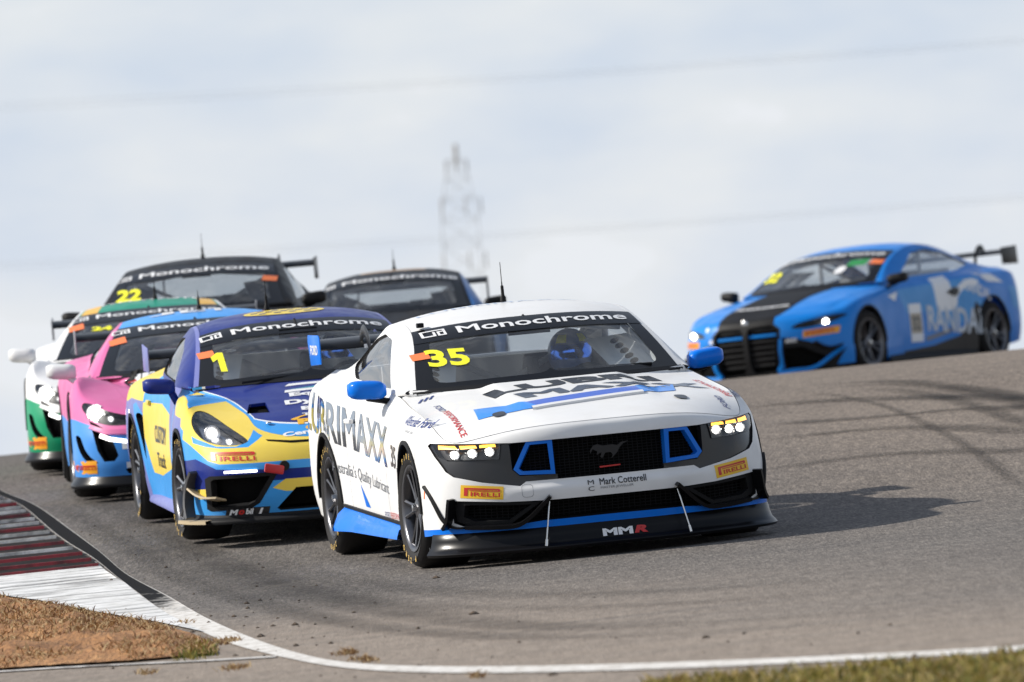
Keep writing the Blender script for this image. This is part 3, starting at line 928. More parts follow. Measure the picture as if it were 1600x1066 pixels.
def monochrome_banner(car, u0, u1, tmax, parent_name='sun_strip', txt_w=1.0, logo=True, z=None, zshift=0.0, hgt=None, yoff=.06, flat=1.0):
    """black strip across the top of the windscreen with the series sponsor's name"""
    b = panel(parent_name, car.upper, [rect(car.upper, u0, u1, 0, tmax)], [GLOSSBLK], car.root, off=.003, skirt=0, sides=(1, -1), join=True, h=.05)[0]
    um = (u0 + u1) / 2
    # text follows the strip: laid out in (y, height above the strip's lower edge)
    V, F_ = text2d('Monochrome', 0.018, 0, .12)
    lo, hi = V.min(0), V.max(0)
    hgt = hgt or txt_w * .118
    Q = (V - (lo + hi) / 2) / (hi - lo) * (txt_w, hgt * 1.0) + (yoff, 0)
    polys = []
    lw = .14 * txt_w
    lx = yoff - txt_w / 2 - lw * .95
    a = lw / 2
    polys = [[(lx - a, -a * .72), (lx - a, a * .72), (lx + a, a * .72), (lx + a, .02 * txt_w), (lx + a - .014, .02 * txt_w), (lx + a - .014, a * .72 - .016), (lx - a + .016, a * .72 - .016), (lx - a + .016, -a * .72 + .016), (lx - .002, -a * .72 + .016), (lx - .002, .018 * txt_w), (lx + .012, .018 * txt_w), (lx + .012, -a * .72)],
             [(lx + .022, -a * .72), (lx + .022, .018), (lx + a, .018), (lx + a, -a * .72)], [(lx + .036, -a * .72 + .014), (lx + .036, .004), (lx + a - .014, .004), (lx + a - .014, -a * .72 + .014)]]
    Vl, Fl = shape2d(polys, .03)
    def lay(nm, Q, F_):
        sg = np.where(Q[:, 0] < 0, -1.0, 1.0)
        # local v from |y| via the strip's rail, local u from height
        yy = np.abs(Q[:, 0]); n = len(Q)
        uv = np.stack([np.full(n, um), np.zeros(n)], 1)
        ym = car.upper.at(np.array([[um, 1.0]]))[0, 1]
        uv[:, 1] = yy / ym
        # metric height along u at this v
        for _ in range(3):
            P = car.upper.at(uv)
            d = (car.upper.at(uv + (.05, 0)) - P); L = np.linalg.norm(d, axis=1)
            P0 = car.upper.at(np.stack([np.full(n, um), uv[:, 1]], 1))
            uv[:, 0] = um + (Q[:, 1] + zshift) / (L / .05)
            uv[:, 1] = np.clip(uv[:, 1] + (yy - car.upper.at(uv)[:, 1]) / ym, 0, 1)
        P = car.upper.at(uv, .0055); N = car.upper.nrm(uv); P[:, 1] *= sg; N[:, 1] *= sg
        mesh(nm, P, F_, WHITE, b, None, N)
    lay('lettering', Q, F_)
    if logo: lay('emblem', Vl, Fl)
    return b
def greenhouse(car, body, ws=(.0, 2.15), tg=.955, pillar_mat=None, roof_mat=None, frit=True, side_win=None, ws_glass=None, roof_paints=(), rear_u=5.2):
    """windscreen, roof, pillars, rear screen, side windows"""
    up, sd = car.upper, car.side
    pm = pillar_mat or body; rm = roof_mat or body
    out = {}
    u0, u1 = ws
    out['ws'] = panel('windscreen', up, [rect(up, u0 + .02, u1, 0, tg)], [ws_glass or WINDSCREEN], car.root, off=-.002, skirt=0, sides=(1, -1), join=True, h=.05)[0]
    if frit:
        # black ceramic border inside the glass edge
        o = rect(up, u0 + .02, u1, 0, tg)
        i = up.unmet(np.array(roundpoly(up.met(np.array([(u0 + .28, -0.01), (u0 + .24, tg - .12), (u1 - .1, tg - .11), (u1 - .1, -0.01)])), .09, 5)))
        i = up.unmet(dense(up.met(i), .04))
        panel('glass_border', up, [o], [GLOSSBLK], out['ws'], holes=[i], off=.001, skirt=0, sides=(1, -1), join=True, h=.05)
    out['pillar'] = panel('windscreen_pillar', up, [rect(up, 0, u1 + .6, tg + .004, 1.0)], [pm], car.root, skirt=.02, sides=(1, -1), h=.04)
    out['roof'] = panel('roof', up, [rect(up, u1 + .006, rear_u, 0, tg)], rm if isinstance(rm, list) else [rm], car.root, paints=roof_paints, skirt=.02, sides=(1, -1), join=True, h=.05)[0]
    out['rail'] = panel('roof_rail', up, [rect(up, u1 + .6, 7.0, tg + .004, 1.0)], [pm], car.root, skirt=.02, sides=(1, -1), h=.05)
    out['back'] = panel('rear_screen', up, [rect(up, rear_u + .01, 6.98, 0, tg)], [SIDEGLASS], car.root, skirt=0, sides=(1, -1), join=True, h=.06)[0]
    win = side_win
    wuv = vpoly(sd, 'S', roundpoly(win, .05, 4))
    out['shell'] = panel('side_frame', sd, [rect(sd, .12, 6.9, 0.0, 1.0)], [body], car.root, holes=[wuv], skirt=.02, sides=(1, -1), h=.05, edge=BLACK)
    out['glass'] = panel('side_window', sd, [wuv], [SIDEGLASS], car.root, off=-.012, skirt=0, sides=(1, -1), h=.05)
    return out
# ------------------------------------------------------------------ road, verge and everything on the ground
def nodes_of(name):
    m = bpy.data.materials.new(name); m.use_nodes = True
    nt = m.node_tree; b = nt.nodes['Principled BSDF']
    MATS[name] = m
    return m, nt, b
def N(nt, t, **kw):
    n = nt.nodes.new(t)
    for k, v in kw.items(): setattr(n, k, v)
    return n
def noise(nt, vec, scale, detail=4, rough=.55):
    n = N(nt, 'ShaderNodeTexNoise'); n.inputs['Scale'].default_value = scale; n.inputs['Detail'].default_value = detail; n.inputs['Roughness'].default_value = rough
    nt.links.new(vec, n.inputs['Vector']); return n.outputs['Fac']
def ramp(nt, fac, stops):
    r = N(nt, 'ShaderNodeValToRGB'); e = r.color_ramp.elements
    while len(e) < len(stops): e.new(.5)
    for q, (p, c) in zip(e, stops): q.position = p; q.color = (*c, 1) if len(c) == 3 else c
    nt.links.new(fac, r.inputs['Fac']); return r.outputs['Color']
def mixc(nt, fac, a, b, mode='MIX'):
    m = N(nt, 'ShaderNodeMixRGB', blend_type=mode)
    for s_, v in ((m.inputs['Fac'], fac), (m.inputs['Color1'], a), (m.inputs['Color2'], b)):
        if isinstance(v, (int, float)): s_.default_value = v
        elif isinstance(v, tuple): s_.default_value = (*v, 1)
        else: nt.links.new(v, s_)
    return m.outputs['Color']
def math_(nt, op, a, b=0.0, c=None):
    m = N(nt, 'ShaderNodeMath', operation=op)
    for i, v in enumerate((a, b) + ((c,) if c is not None else ())):
        if isinstance(v, (int, float)): m.inputs[i].default_value = v
        else: nt.links.new(v, m.inputs[i])
    return m.outputs[0]
def scaled(nt, sx, sy, sz):
    tc = N(nt, 'ShaderNodeTexCoord'); mp = N(nt, 'ShaderNodeMapping'); mp.inputs['Scale'].default_value = (sx, sy, sz)
    nt.links.new(tc.outputs['Object'], mp.inputs['Vector']); return mp.outputs['Vector']
def attr(nt, name):
    a = N(nt, 'ShaderNodeAttribute'); a.attribute_name = name; return a.outputs['Fac']
def asphalt_material():
    m, nt, b = nodes_of('asphalt')
    grain = noise(nt, scaled(nt, 1, .11, 1), 62, 3, .75)
    grain2 = noise(nt, scaled(nt, 1, .16, 1), 21, 4, .6)
    big = noise(nt, scaled(nt, 1, .35, 1), .55, 5, .6)
    streak = noise(nt, scaled(nt, .18, .9, 1), 2.2, 5, .65)
    base = ramp(nt, big, [(.30, (.118, .108, .102)), (.52, (.128, .118, .111)), (.75, (.140, .129, .120))])
    base = mixc(nt, 1.0, base, ramp(nt, streak, [(.30, (.86, .86, .87)), (.62, (1.07, 1.06, 1.04))]), 'MULTIPLY')
    base = mixc(nt, 1.0, base, ramp(nt, grain, [(.34, (.58, .58, .585)), (.52, (1, 1, 1)), (.68, (1.62, 1.59, 1.54))]), 'MULTIPLY')
    base = mixc(nt, 1.0, base, ramp(nt, grain2, [(.30, (.78, .78, .78)), (.70, (1.22, 1.22, 1.2))]), 'MULTIPLY')
    dn = noise(nt, scaled(nt, .25, 1.3, 1), 1.6, 6, .65)
    dust = math_(nt, 'MULTIPLY', attr(nt, 'dust'), math_(nt, 'MULTIPLY_ADD', dn, 1.5, .15))
    dust = math_(nt, 'MINIMUM', dust, .85)
    base = mixc(nt, dust, base, ramp(nt, grain2, [(.25, (.22, .18, .145)), (.75, (.33, .275, .225))]))
    light = attr(nt, 'far_right_tint')
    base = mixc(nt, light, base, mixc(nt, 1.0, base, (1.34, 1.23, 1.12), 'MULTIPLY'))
    nt.links.new(base, b.inputs['Base Color'])
    b.inputs['Roughness'].default_value = .88; b.inputs['Specular IOR Level'].default_value = .22
    bp = N(nt, 'ShaderNodeBump'); bp.inputs['Strength'].default_value = .55; bp.inputs['Distance'].default_value = .012
    nt.links.new(grain, bp.inputs['Height']); nt.links.new(bp.outputs['Normal'], b.inputs['Normal'])
    return m
def world_line(px):
    return np.array([tuple(on_ground(x, y)) for x, y in px])
def smooth_line(P, n):
    P = np.asarray(P, float); t = chord(P); return nat_spline(t, P, np.linspace(0, t[-1], n))
EDGE_OUT = [(-55, 743), (0, 765.6), (109, 827), (175, 879), (227, 914), (262, 932), (306, 958), (350, 980), (415, 1006), (481, 1026), (569, 1039), (700, 1043), (900, 1041), (1200, 1031), (1595, 1011), (1800, 998)]
EDGE_IN = [(-55, 752), (0, 776), (66, 818), (118, 857), (153, 879), (197, 914), (262, 962), (306, 984), (380, 1013), (459, 1032), (569, 1048), (700, 1053), (900, 1051), (1200, 1040), (1595, 1019), (1800, 1006)]
eo, ei = smooth_line(world_line(EDGE_OUT), 160), smooth_line(world_line(EDGE_IN), 160)
_line_kd = KDTree(len(eo))
for i_, p_ in enumerate(eo): _line_kd.insert((p_[0], p_[1], 0), i_)
_line_kd.balance()
def line_dist(x, y): return _line_kd.find((x, y, 0))[2]
def add_attr(o, name, vals):
    a = o.data.attributes.new(name, 'FLOAT', 'POINT'); a.data.foreach_set('value', np.asarray(vals, np.float32))
ASPH = asphalt_material()
xs = np.concatenate([np.linspace(-60, -13, 24)[:-1], np.linspace(-13, 13, 105), np.linspace(13, 60, 24)[1:]])
ys = np.concatenate([np.linspace(4, 26, 12)[:-1], np.linspace(26, 92, 265), np.linspace(92, 200, 40)[1:]])
GX, GY = np.meshgrid(xs, ys, indexing='ij'); GZ = gz(GX, GY)
def unify(G):
    a, b = G.shape[:2]
    return G.reshape(-1, 3), [(i * b + j, (i + 1) * b + j, (i + 1) * b + j + 1, i * b + j + 1) for i in range(a - 1) for j in range(b - 1)]
V_, F_ = unify(np.stack([GX, GY, GZ], 2))
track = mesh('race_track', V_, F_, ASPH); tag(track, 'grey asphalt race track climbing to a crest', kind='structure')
dist = np.array([line_dist(v[0], v[1]) for v in V_])
add_attr(track, 'dust', np.exp(-(dist / 2.6) ** 2) * .9 * sstep((43.5 - V_[:, 1]) / 6.0) + .05)
add_attr(track, 'far_right_tint', sstep((V_[:, 0] - .2) / 2.2) * sstep((V_[:, 1] - 40) / 16.0) * 1.0)  # far right of the track coloured paler and warmer
# distant ground falling away behind the crest
xs = np.linspace(-3000, 3000, 41); ys = np.array([200, 240, 320, 450, 600, 900, 1400, 2200, 4000, 6000, 9000.])
TX, TY = np.meshgrid(xs, ys, indexing='ij')
tz = pchip(np.minimum(TY, 3999), _px, _pz) + BANK * 14 * np.tanh(TX / 14) * np.clip(1 - (TY - 200) / 800, 0, 1)
V2, F2 = unify(np.stack([TX, TY, tz], 2))
dm, nt, b = nodes_of('dry_pasture')
nt.links.new(ramp(nt, noise(nt, scaled(nt, 1, 1, 1), .05, 6), [(.3, (.16, .13, .07)), (.7, (.11, .12, .05))]), b.inputs['Base Color']); b.inputs['Roughness'].default_value = .95
far = mesh('terrain', V2, F2, dm); tag(far, 'dry open ground beyond the crest', kind='structure')
for s_ in (-1, 1):
    xs = s_ * np.linspace(60, 3000, 30); ys = np.concatenate([np.linspace(-40, 200, 25)])
    TX, TY = np.meshgrid(xs, ys, indexing='ij'); V2, F2 = unify(np.stack([TX, TY, gz(TX, TY)], 2))
    if s_ < 0: F2 = [f[::-1] for f in F2]
    tag(mesh('terrain', V2, F2, dm), 'dry open ground beside the track', kind='structure')
xs = np.linspace(-60, 60, 13); ys = np.linspace(-40, 4, 6)
TX, TY = np.meshgrid(xs, ys, indexing='ij'); V2, F2 = unify(np.stack([TX, TY, gz(TX, TY)], 2)); tag(mesh('terrain', V2, F2, dm), 'dry open ground beside the track', kind='structure')

# painted edge line, blackened by rubber where the cars run over it
def ribbon(name, A, B_, mat, dz, kind='structure', label=None, m=4, wear=None):
    t = np.linspace(0, 1, m)[None, :, None]
    G = A[:, None] * (1 - t) + B_[:, None] * t
    G[:, :, 2] = gz(G[:, :, 0], G[:, :, 1]) + dz
    V, F_ = unify(G)
    o = mesh(name, V, F_, mat); tag(o, label, kind=kind)
    n = o.data.polygons[0].normal
    if n.z < 0: o.data.flip_normals()
    if wear is not None: add_attr(o, 'wear', np.repeat(wear, m))
    u = np.tile(np.linspace(0, 1, m), len(A)); add_attr(o, 'across', u)
    return o
m, nt, b = nodes_of('edge_paint')
w1 = noise(nt, scaled(nt, 2.2, .7, 1), 3, 6, .7)
black = math_(nt, 'MULTIPLY', math_(nt, 'SUBTRACT', math_(nt, 'ADD', attr(nt, 'wear'), w1), .55), 3.0)
black = N_clamp = math_(nt, 'MINIMUM', math_(nt, 'MAXIMUM', black, 0), 1)
edgeband = math_(nt, 'ABSOLUTE', math_(nt, 'SUBTRACT', attr(nt, 'across'), .5))
keep = math_(nt, 'GREATER_THAN', edgeband, .43)
black = math_(nt, 'MULTIPLY', black, math_(nt, 'SUBTRACT', 1.0, math_(nt, 'MULTIPLY', keep, .55)))
dirty = noise(nt, scaled(nt, 5, 2, 1), 4, 6, .7)
wcol = ramp(nt, dirty, [(.30, (.42, .39, .35)), (.55, (.66, .64, .61)), (.8, (.78, .77, .75))])
nt.links.new(mixc(nt, black, wcol, (.011, .011, .012)), b.inputs['Base Color']); b.inputs['Roughness'].default_value = .95; b.inputs['Specular IOR Level'].default_value = .08
tt = np.linspace(0, 1, len(eo)); fr = np.array([i for i in range(len(eo))])
yy = eo[:, 1]; wear = sstep((yy - 40.5) / 7.5) * .80 - .14
ribbon('edge_line', eo, ei, m, .005, label='white edge line curving from the kerb along the foreground', m=7, wear=wear)

# white painted apron behind the line
apron_out = ei[60:] if False else None
def fill(name, px, mat, dz, kind='structure', label=None, h=.12, relief=None, step=.1):
    W = np.array([tuple(on_ground(x, y))[:2] for x, y in px])
    return fill_w(name, W, mat, dz, kind, label, h, relief, step)
def fill_w(name, W, mat, dz, kind='structure', label=None, h=.12, relief=None, step=.1):
    # depth is stretched, so triangulate in a plane squeezed along y
    k = np.array([1, .25]); V, F_ = shape2d([W * k], h)
    V = V / k
    loop = W
    P = np.stack([V[:, 0], V[:, 1], gz(V[:, 0], V[:, 1]) + dz], 1)
    if relief is not None:
        d = np.array([min(np.min(np.hypot((dense(loop * (1, .25), .05) - (v[0], v[1] * .25)).T[0], (dense(loop * (1, .25), .05) - (v[0], v[1] * .25)).T[1])), 1.0) for v in V])
        P[:, 2] += relief(V[:, 0], V[:, 1], d)
    o = mesh(name, P, F_, mat); tag(o, label, kind=kind)
    if o.data.polygons[0].normal.z < 0: o.data.flip_normals()
    return o
m, nt, b = nodes_of('apron_paint')
d1 = noise(nt, scaled(nt, 1.2, .35, 1), 2.4, 7, .7); d2 = noise(nt, scaled(nt, .5, 2.2, 1), 3.0, 6, .75)
c = ramp(nt, d1, [(.28, (.46, .45, .43)), (.50, (.66, .66, .65)), (.75, (.80, .80, .80))])
c = mixc(nt, ramp(nt, d2, [(.47, (0, 0, 0)), (.64, (.9, .9, .9))]), c, (.10, .10, .10))
nt.links.new(c, b.inputs['Base Color']); b.inputs['Roughness'].default_value = .75
fill('kerb_apron', [(-140, 918), (-60, 912), (0, 903), (150, 880), (197, 914), (262, 962), (306, 984), (370, 1012), (320, 990), (250, 975), (150, 958), (60, 940), (0, 932), (-140, 925)], m, .010, label='white painted concrete apron below the striped kerb', h=.1)
# saw-tooth kerb: every rib its own piece
kerb = empty('kerb', (-7, 55, float(gz(-7, 55)))); tag(kerb, 'worn ribbed kerb with red and white teeth at the left edge', 'kerb')
RIBTOP, nt, b = nodes_of('rubbered_concrete')
q = noise(nt, scaled(nt, .8, 1.6, 1), 3, 7, .7)
nt.links.new(ramp(nt, q, [(.30, (.014, .013, .013)), (.55, (.026, .024, .024)), (.8, (.07, .055, .055))]), b.inputs['Base Color']); b.inputs['Roughness'].default_value = 1; b.inputs['Specular IOR Level'].default_value = .05
def rib_paint(name, col):
    m, nt, b = nodes_of(name)
    q = noise(nt, scaled(nt, 1.5, 1, 1), 3.5, 6, .7)
    nt.links.new(ramp(nt, q, [(.36, tuple(v * .25 + .01 for v in col)), (.6, col)]), b.inputs['Base Color']); b.inputs['Roughness'].default_value = .7
    return m
RIBW, RIBR = rib_paint('kerb_white', (.72, .70, .67)), rib_paint('kerb_red', (.30, .025, .035))
rib_px = [903, 893, 882, 872, 862, 852, 843, 835, 827, 820, 813, 806, 800, 794, 788, 782, 776, 770]
rib_y = [float(on_ground(0, y).y) for y in rib_px]
inner = ei[np.argsort(ei[:, 1])]
for i in range(len(rib_y) - 1):
    y0, y1 = rib_y[i], rib_y[i + 1]
    xr0 = float(np.interp(y0, inner[:, 1], inner[:, 0])) - .03; xr1 = float(np.interp(y1, inner[:, 1], inner[:, 0])) - .03
    k = 14
    A = np.stack([np.linspace(-14, xr0, k), np.full(k, y0)], 1); B2 = np.stack([np.linspace(-14, xr1, k), np.full(k, y1)], 1)
    g0 = gz(A[:, 0], A[:, 1]); g1 = gz(B2[:, 0], B2[:, 1])
    hh = .026
    rows_ = [np.column_stack([A, g0 + .004]), np.column_stack([A + (0, .006), g0 + hh]), np.column_stack([A + (0, .02), g0 + hh + .001]), np.column_stack([B2, g1 + .006])]
    V, F_ = unify(np.stack(rows_)); nq = k - 1
    idx = [1] * nq + [1] * nq + [0] * nq
    o = mesh('kerb_rib', V - np.array(kerb.location), F_, [RIBTOP, RIBR if (i in (0, 1, 2) or i % 3 == 1) else RIBW], kerb, idx, None, False)
    if o.data.polygons[-1].normal.z < 0: o.data.flip_normals()

# bare earth with cut dry grass
m, nt, b = nodes_of('bare_earth')
q = noise(nt, scaled(nt, 1, .5, 1), 5, 8, .7); q2 = noise(nt, scaled(nt, 1, .3, 1), 28, 4, .7)
c = ramp(nt, q, [(.30, (.17, .075, .028)), (.52, (.33, .16, .062)), (.75, (.45, .25, .11))])
c = mixc(nt, 1.0, c, ramp(nt, q2, [(.3, (.6, .6, .6)), (.7, (1.3, 1.3, 1.25))]), 'MULTIPLY')
nt.links.new(c, b.inputs['Base Color']); b.inputs['Roughness'].default_value = .95
bp_ = N(nt, 'ShaderNodeBump'); bp_.inputs['Strength'].default_value = .8; bp_.inputs['Distance'].default_value = .04; nt.links.new(q2, bp_.inputs['Height']); nt.links.new(bp_.outputs['Normal'], b.inputs['Normal'])
earth_px = [(-160, 925), (0, 934), (60, 943), (150, 961), (250, 980), (300, 993), (335, 1010), (338, 1024), (200, 1036), (0, 1048), (-160, 1058)]
from mathutils import noise as mnoise
def bumps(x, y, d):
    r = np.array([mnoise.fractal(Vector((a * 2.6, b_ * 1.0, 3.0)), .8, 2.1, 5) for a, b_ in zip(x, y)])
    return sstep(d / .22) * (.045 + .055 * r)
earth = fill('bare_earth', earth_px, m, .012, label='brown bare earth verge at the lower left', h=.035, relief=bumps)
Wearth = np.array([tuple(on_ground(x, y))[:2] for x, y in earth_px])
def blades(name, pts, mats, hmin, hmax, lean, wid, label, kind='stuff', per=1, flat=.0, zf=None):
    V, F_, I = [], [], []
    for x, y in pts:
        z0 = (zf(x, y) if zf else float(gz(x, y)))
        for _ in range(per):
            a = RNG.uniform(0, 2 * math.pi); h = RNG.uniform(hmin, hmax); l = RNG.uniform(.2, lean); w = wid * RNG.uniform(.6, 1.3)
            bx, by = x + RNG.normal(0, .02), y + RNG.normal(0, .05)
            dx, dy = math.cos(a) * l * h, math.sin(a) * l * h
            px_, py_ = -math.sin(a + RNG.uniform(-1, 1)) * w, math.cos(a) * w * .3
            px_ = w if abs(px_) < w * .4 else px_
            zt = h * (1 - flat * RNG.uniform(0, 1))
            o = len(V)
            V += [(bx - px_, by - py_, z0 - .004), (bx + px_, by + py_, z0 - .004), (bx + dx * .45 + px_ * .8, by + dy * .45, z0 + zt * .6), (bx + dx * .45 - px_ * .8, by + dy * .45, z0 + zt * .6), (bx + dx, by + dy, z0 + zt)]
            F_ += [(o, o + 1, o + 2, o + 3), (o + 3, o + 2, o + 4)]; k = RNG.integers(0, len(mats)); I += [k, k]
    ob = mesh(name, V, F_, mats, None, I, None, False); tag(ob, label, kind=kind); return ob
def scatter(W, n, jitter=0):
    lo, hi = W.min(0), W.max(0); out = []
    while len(out) < n:
        c_ = RNG.uniform(lo, hi, (n * 2, 2)); out += list(c_[inside(W, c_)])
    return np.array(out[:n])
STRAW = [bsdf('straw_tan', (.40, .25, .11), .8), bsdf('straw_brown', (.22, .115, .05), .85), bsdf('straw_pale', (.52, .37, .19), .8)]
ekd = KDTree(len(earth.data.vertices))
for v in earth.data.vertices: ekd.insert((v.co.x, v.co.y * .25, 0), v.index)
ekd.balance()
def earth_z(x, y): return earth.data.vertices[ekd.find((x, y * .25, 0))[1]].co.z
pts = scatter(Wearth, 4500); nz = np.array([mnoise.noise(Vector((p[0] * 1.7, p[1] * .6, 9))) for p in pts]); pts = pts[nz > -.08]
blades('dry_grass', pts, STRAW, .012, .045, 2.2, .0035, 'dry straw and cut grass lying on the bare earth', per=3, flat=.9, zf=earth_z)
gpts = np.array([on_ground(x, y)[:2] for x, y in [(300 + RNG.normal(0, 14), 1020 + RNG.normal(0, 5)) for _ in range(150)] + [(118 + RNG.normal(0, 6), 962 + RNG.normal(0, 2)) for _ in range(40)]])
GRASS = [bsdf('grass_green', (.15, .17, .03), .7), bsdf('grass_yellow', (.36, .29, .06), .75), bsdf('grass_dry', (.42, .30, .12), .8), bsdf('grass_deep', (.07, .09, .02), .7)]
blades('green_tuft', gpts, GRASS[:2], .02, .05, 1.2, .004, 'yellow green weeds at the edge of the bare earth', per=4)
# thin worn line and lower pavement edge below the earth
lw = smooth_line(world_line([(-160, 1061), (0, 1050), (150, 1041), (300, 1034), (432, 1026.5)]), 50)
m2, nt, b = nodes_of('thin_line_paint'); q = noise(nt, scaled(nt, 2, .6, 1), 4, 6, .7)
nt.links.new(ramp(nt, q, [(.36, (.20, .17, .14)), (.58, (.62, .59, .55))]), b.inputs['Base Color'])
ribbon('thin_line', lw, lw + (.0, -.14, 0), m2, .006, label='thin worn white line below the bare earth', m=3)
# roadside grass, out of focus at the lower right
gw = [(1010, 1070), (1100, 1063), (1200, 1056), (1300, 1048), (1400, 1041), (1500, 1034), (1605, 1025), (1760, 1012)]
far_e = world_line(gw)[:, :2]
Wg = np.concatenate([far_e, [(far_e[-1][0] + .1, 22), (far_e[0][0] - .5, 22)]])
m3, nt, b = nodes_of('verge_soil'); q = noise(nt, scaled(nt, 1, .5, 1), 6, 6, .7)
nt.links.new(ramp(nt, q, [(.3, (.10, .085, .03)), (.7, (.24, .19, .07))]), b.inputs['Base Color']); b.inputs['Roughness'].default_value = .95
fill_w('grass_verge', Wg, m3, .012, label='grass verge at the lower right', h=.1)
gp = scatter(Wg, 5200); gp = gp[(gp[:, 1] > 25.5)]
dens = np.array([mnoise.noise(Vector((p[0] * 1.4, p[1] * .5, 2))) for p in gp]); gp = gp[dens > -.35]
blades('verge_grass', gp, GRASS[1:3] * 2 + GRASS, .02, .055, 1.6, .005, 'short yellow green grass on the verge, lower right', per=4)
# clods and bits of turf thrown over the road edge
CL, nt, b = nodes_of('clod_soil'); q = noise(nt, scaled(nt, 1, 1, 1), 40, 4); nt.links.new(ramp(nt, q, [(.3, (.035, .028, .022)), (.7, (.13, .09, .06))]), b.inputs['Base Color']); b.inputs['Roughness'].default_value = .95
V, F_ = [], []
def clod(x, y, r):
    z = float(gz(x, y)); o = len(V); s_ = RNG.uniform(.6, 1.3, 3)
    pts = [(0, 0, 1), (1, 0, .15), (.3, .95, .1), (-.8, .6, .2), (-.8, -.6, .1), (.3, -.95, .2), (0, 0, -.4)]
    for a, b_, c_ in pts: V.append((x + a * r * s_[0] * 1.2, y + b_ * r * s_[1] * 1.2, z + c_ * r * s_[2] * .8 + .001))
    for i in range(5): F_.extend([(o, o + 1 + i, o + 1 + (i + 1) % 5), (o + 6, o + 1 + (i + 1) % 5, o + 1 + i)])
for _ in range(260):
    k = RNG.integers(40, 159); d_ = RNG.normal(.0, .9)
    p = eo[k]; t_ = eo[min(k + 1, 159)] - eo[k - 1]; nrm = np.array([-t_[1], t_[0]]) / (np.hypot(t_[0], t_[1]) + 1e-9)
    x, y = p[0] + nrm[0] * d_ * .6, p[1] + nrm[1] * d_ * 2.2
    clod(x, y, float(np.clip(RNG.lognormal(-4.95, .5), .004, .022)))
tag(mesh('soil_clods', V, F_, CL, None, None, None, False), 'small dark clods of soil scattered along the road edge', kind='stuff')
tuft_px = [(566, 1031), (580, 1033), (545, 1022), (348, 1004), (356, 1006), (364, 1003), (228, 1052), (362, 1046), (370, 1044), (540, 1022), (745, 1058), (290, 975)]
tp = [on_ground(x + RNG.normal(0, 3), y + RNG.normal(0, 1.0)) for x, y in tuft_px for _ in range(14)]
blades('turf_scraps', np.array([(p.x, p.y) for p in tp]), STRAW, .015, .04, 1.8, .004, 'scraps of torn dry turf on the road edge', per=3, flat=.6)

# rubber laid down by braking and sliding cars
SK = bpy.data.materials.new('tyre_rubber_trace'); SK.use_nodes = True; nt = SK.node_tree; b = nt.nodes['Principled BSDF']
b.inputs['Base Color'].default_value = (.018, .017, .017, 1); b.inputs['Roughness'].default_value = .8; b.inputs['Specular IOR Level'].default_value = .2
q = noise(nt, scaled(nt, .5, .25, 1), 3.2, 6, .7); ac = attr(nt, 'across')
edge = math_(nt, 'MULTIPLY', math_(nt, 'MULTIPLY', ac, math_(nt, 'SUBTRACT', 1.0, ac)), 4.0)
al = math_(nt, 'MULTIPLY', math_(nt, 'MULTIPLY', edge, math_(nt, 'MAXIMUM', math_(nt, 'MULTIPLY_ADD', q, 1.5, -.12), 0)), attr(nt, 'wear'))
nt.links.new(math_(nt, 'MINIMUM', al, .8), b.inputs['Alpha'])
def skid(px, w, strength):
    P = smooth_line(world_line(px), 60); t_ = np.gradient(P, axis=0); n_ = np.stack([-t_[:, 1], t_[:, 0]], 1); n_ /= np.linalg.norm(n_, axis=1, keepdims=True)
    A = P.copy(); A[:, :2] += n_ * w / 2; B2 = P.copy(); B2[:, :2] -= n_ * w / 2
    s_ = np.linspace(0, 1, 60); wear = strength * sstep(s_ / .15) * sstep((1 - s_) / .15)
    ribbon('tyre_mark', A, B2, SK, .006 + .0015 * RNG.random(), label='dark tyre mark on the asphalt', m=7, wear=wear)
skid([(1235, 606), (1330, 599), (1430, 598), (1530, 610), (1620, 638)], .26, .55)
skid([(1235, 611), (1330, 604), (1430, 603), (1530, 616), (1620, 646)], .22, .42)
skid([(1330, 607), (1420, 613), (1510, 631), (1620, 670)], .22, .45)
skid([(1120, 642), (1250, 630), (1400, 623), (1620, 627)], .5, .6)
skid([(1210, 662), (1350, 654), (1480, 642), (1620, 642)], .45, .55)
skid([(1180, 692), (1330, 674), (1480, 669), (1620, 677)], .4, .5)
skid([(1200, 737), (1350, 714), (1500, 706), (1620, 707)], .4, .45)
skid([(1230, 614), (1300, 618), (1400, 642), (1500, 692), (1620, 772)], .11, .4)
skid([(100, 760), (300, 860), (480, 930), (760, 975), (1100, 975), (1620, 935)], .4, .4)
skid([(60, 780), (260, 890), (430, 950), (700, 992), (1050, 992), (1620, 955)], .3, .35)
skid([(340, 855), (520, 905), (800, 930), (1200, 915), (1620, 880)], .4, .22)
skid([(330, 870), (520, 925), (800, 952), (1200, 935), (1620, 900)], .3, .25)

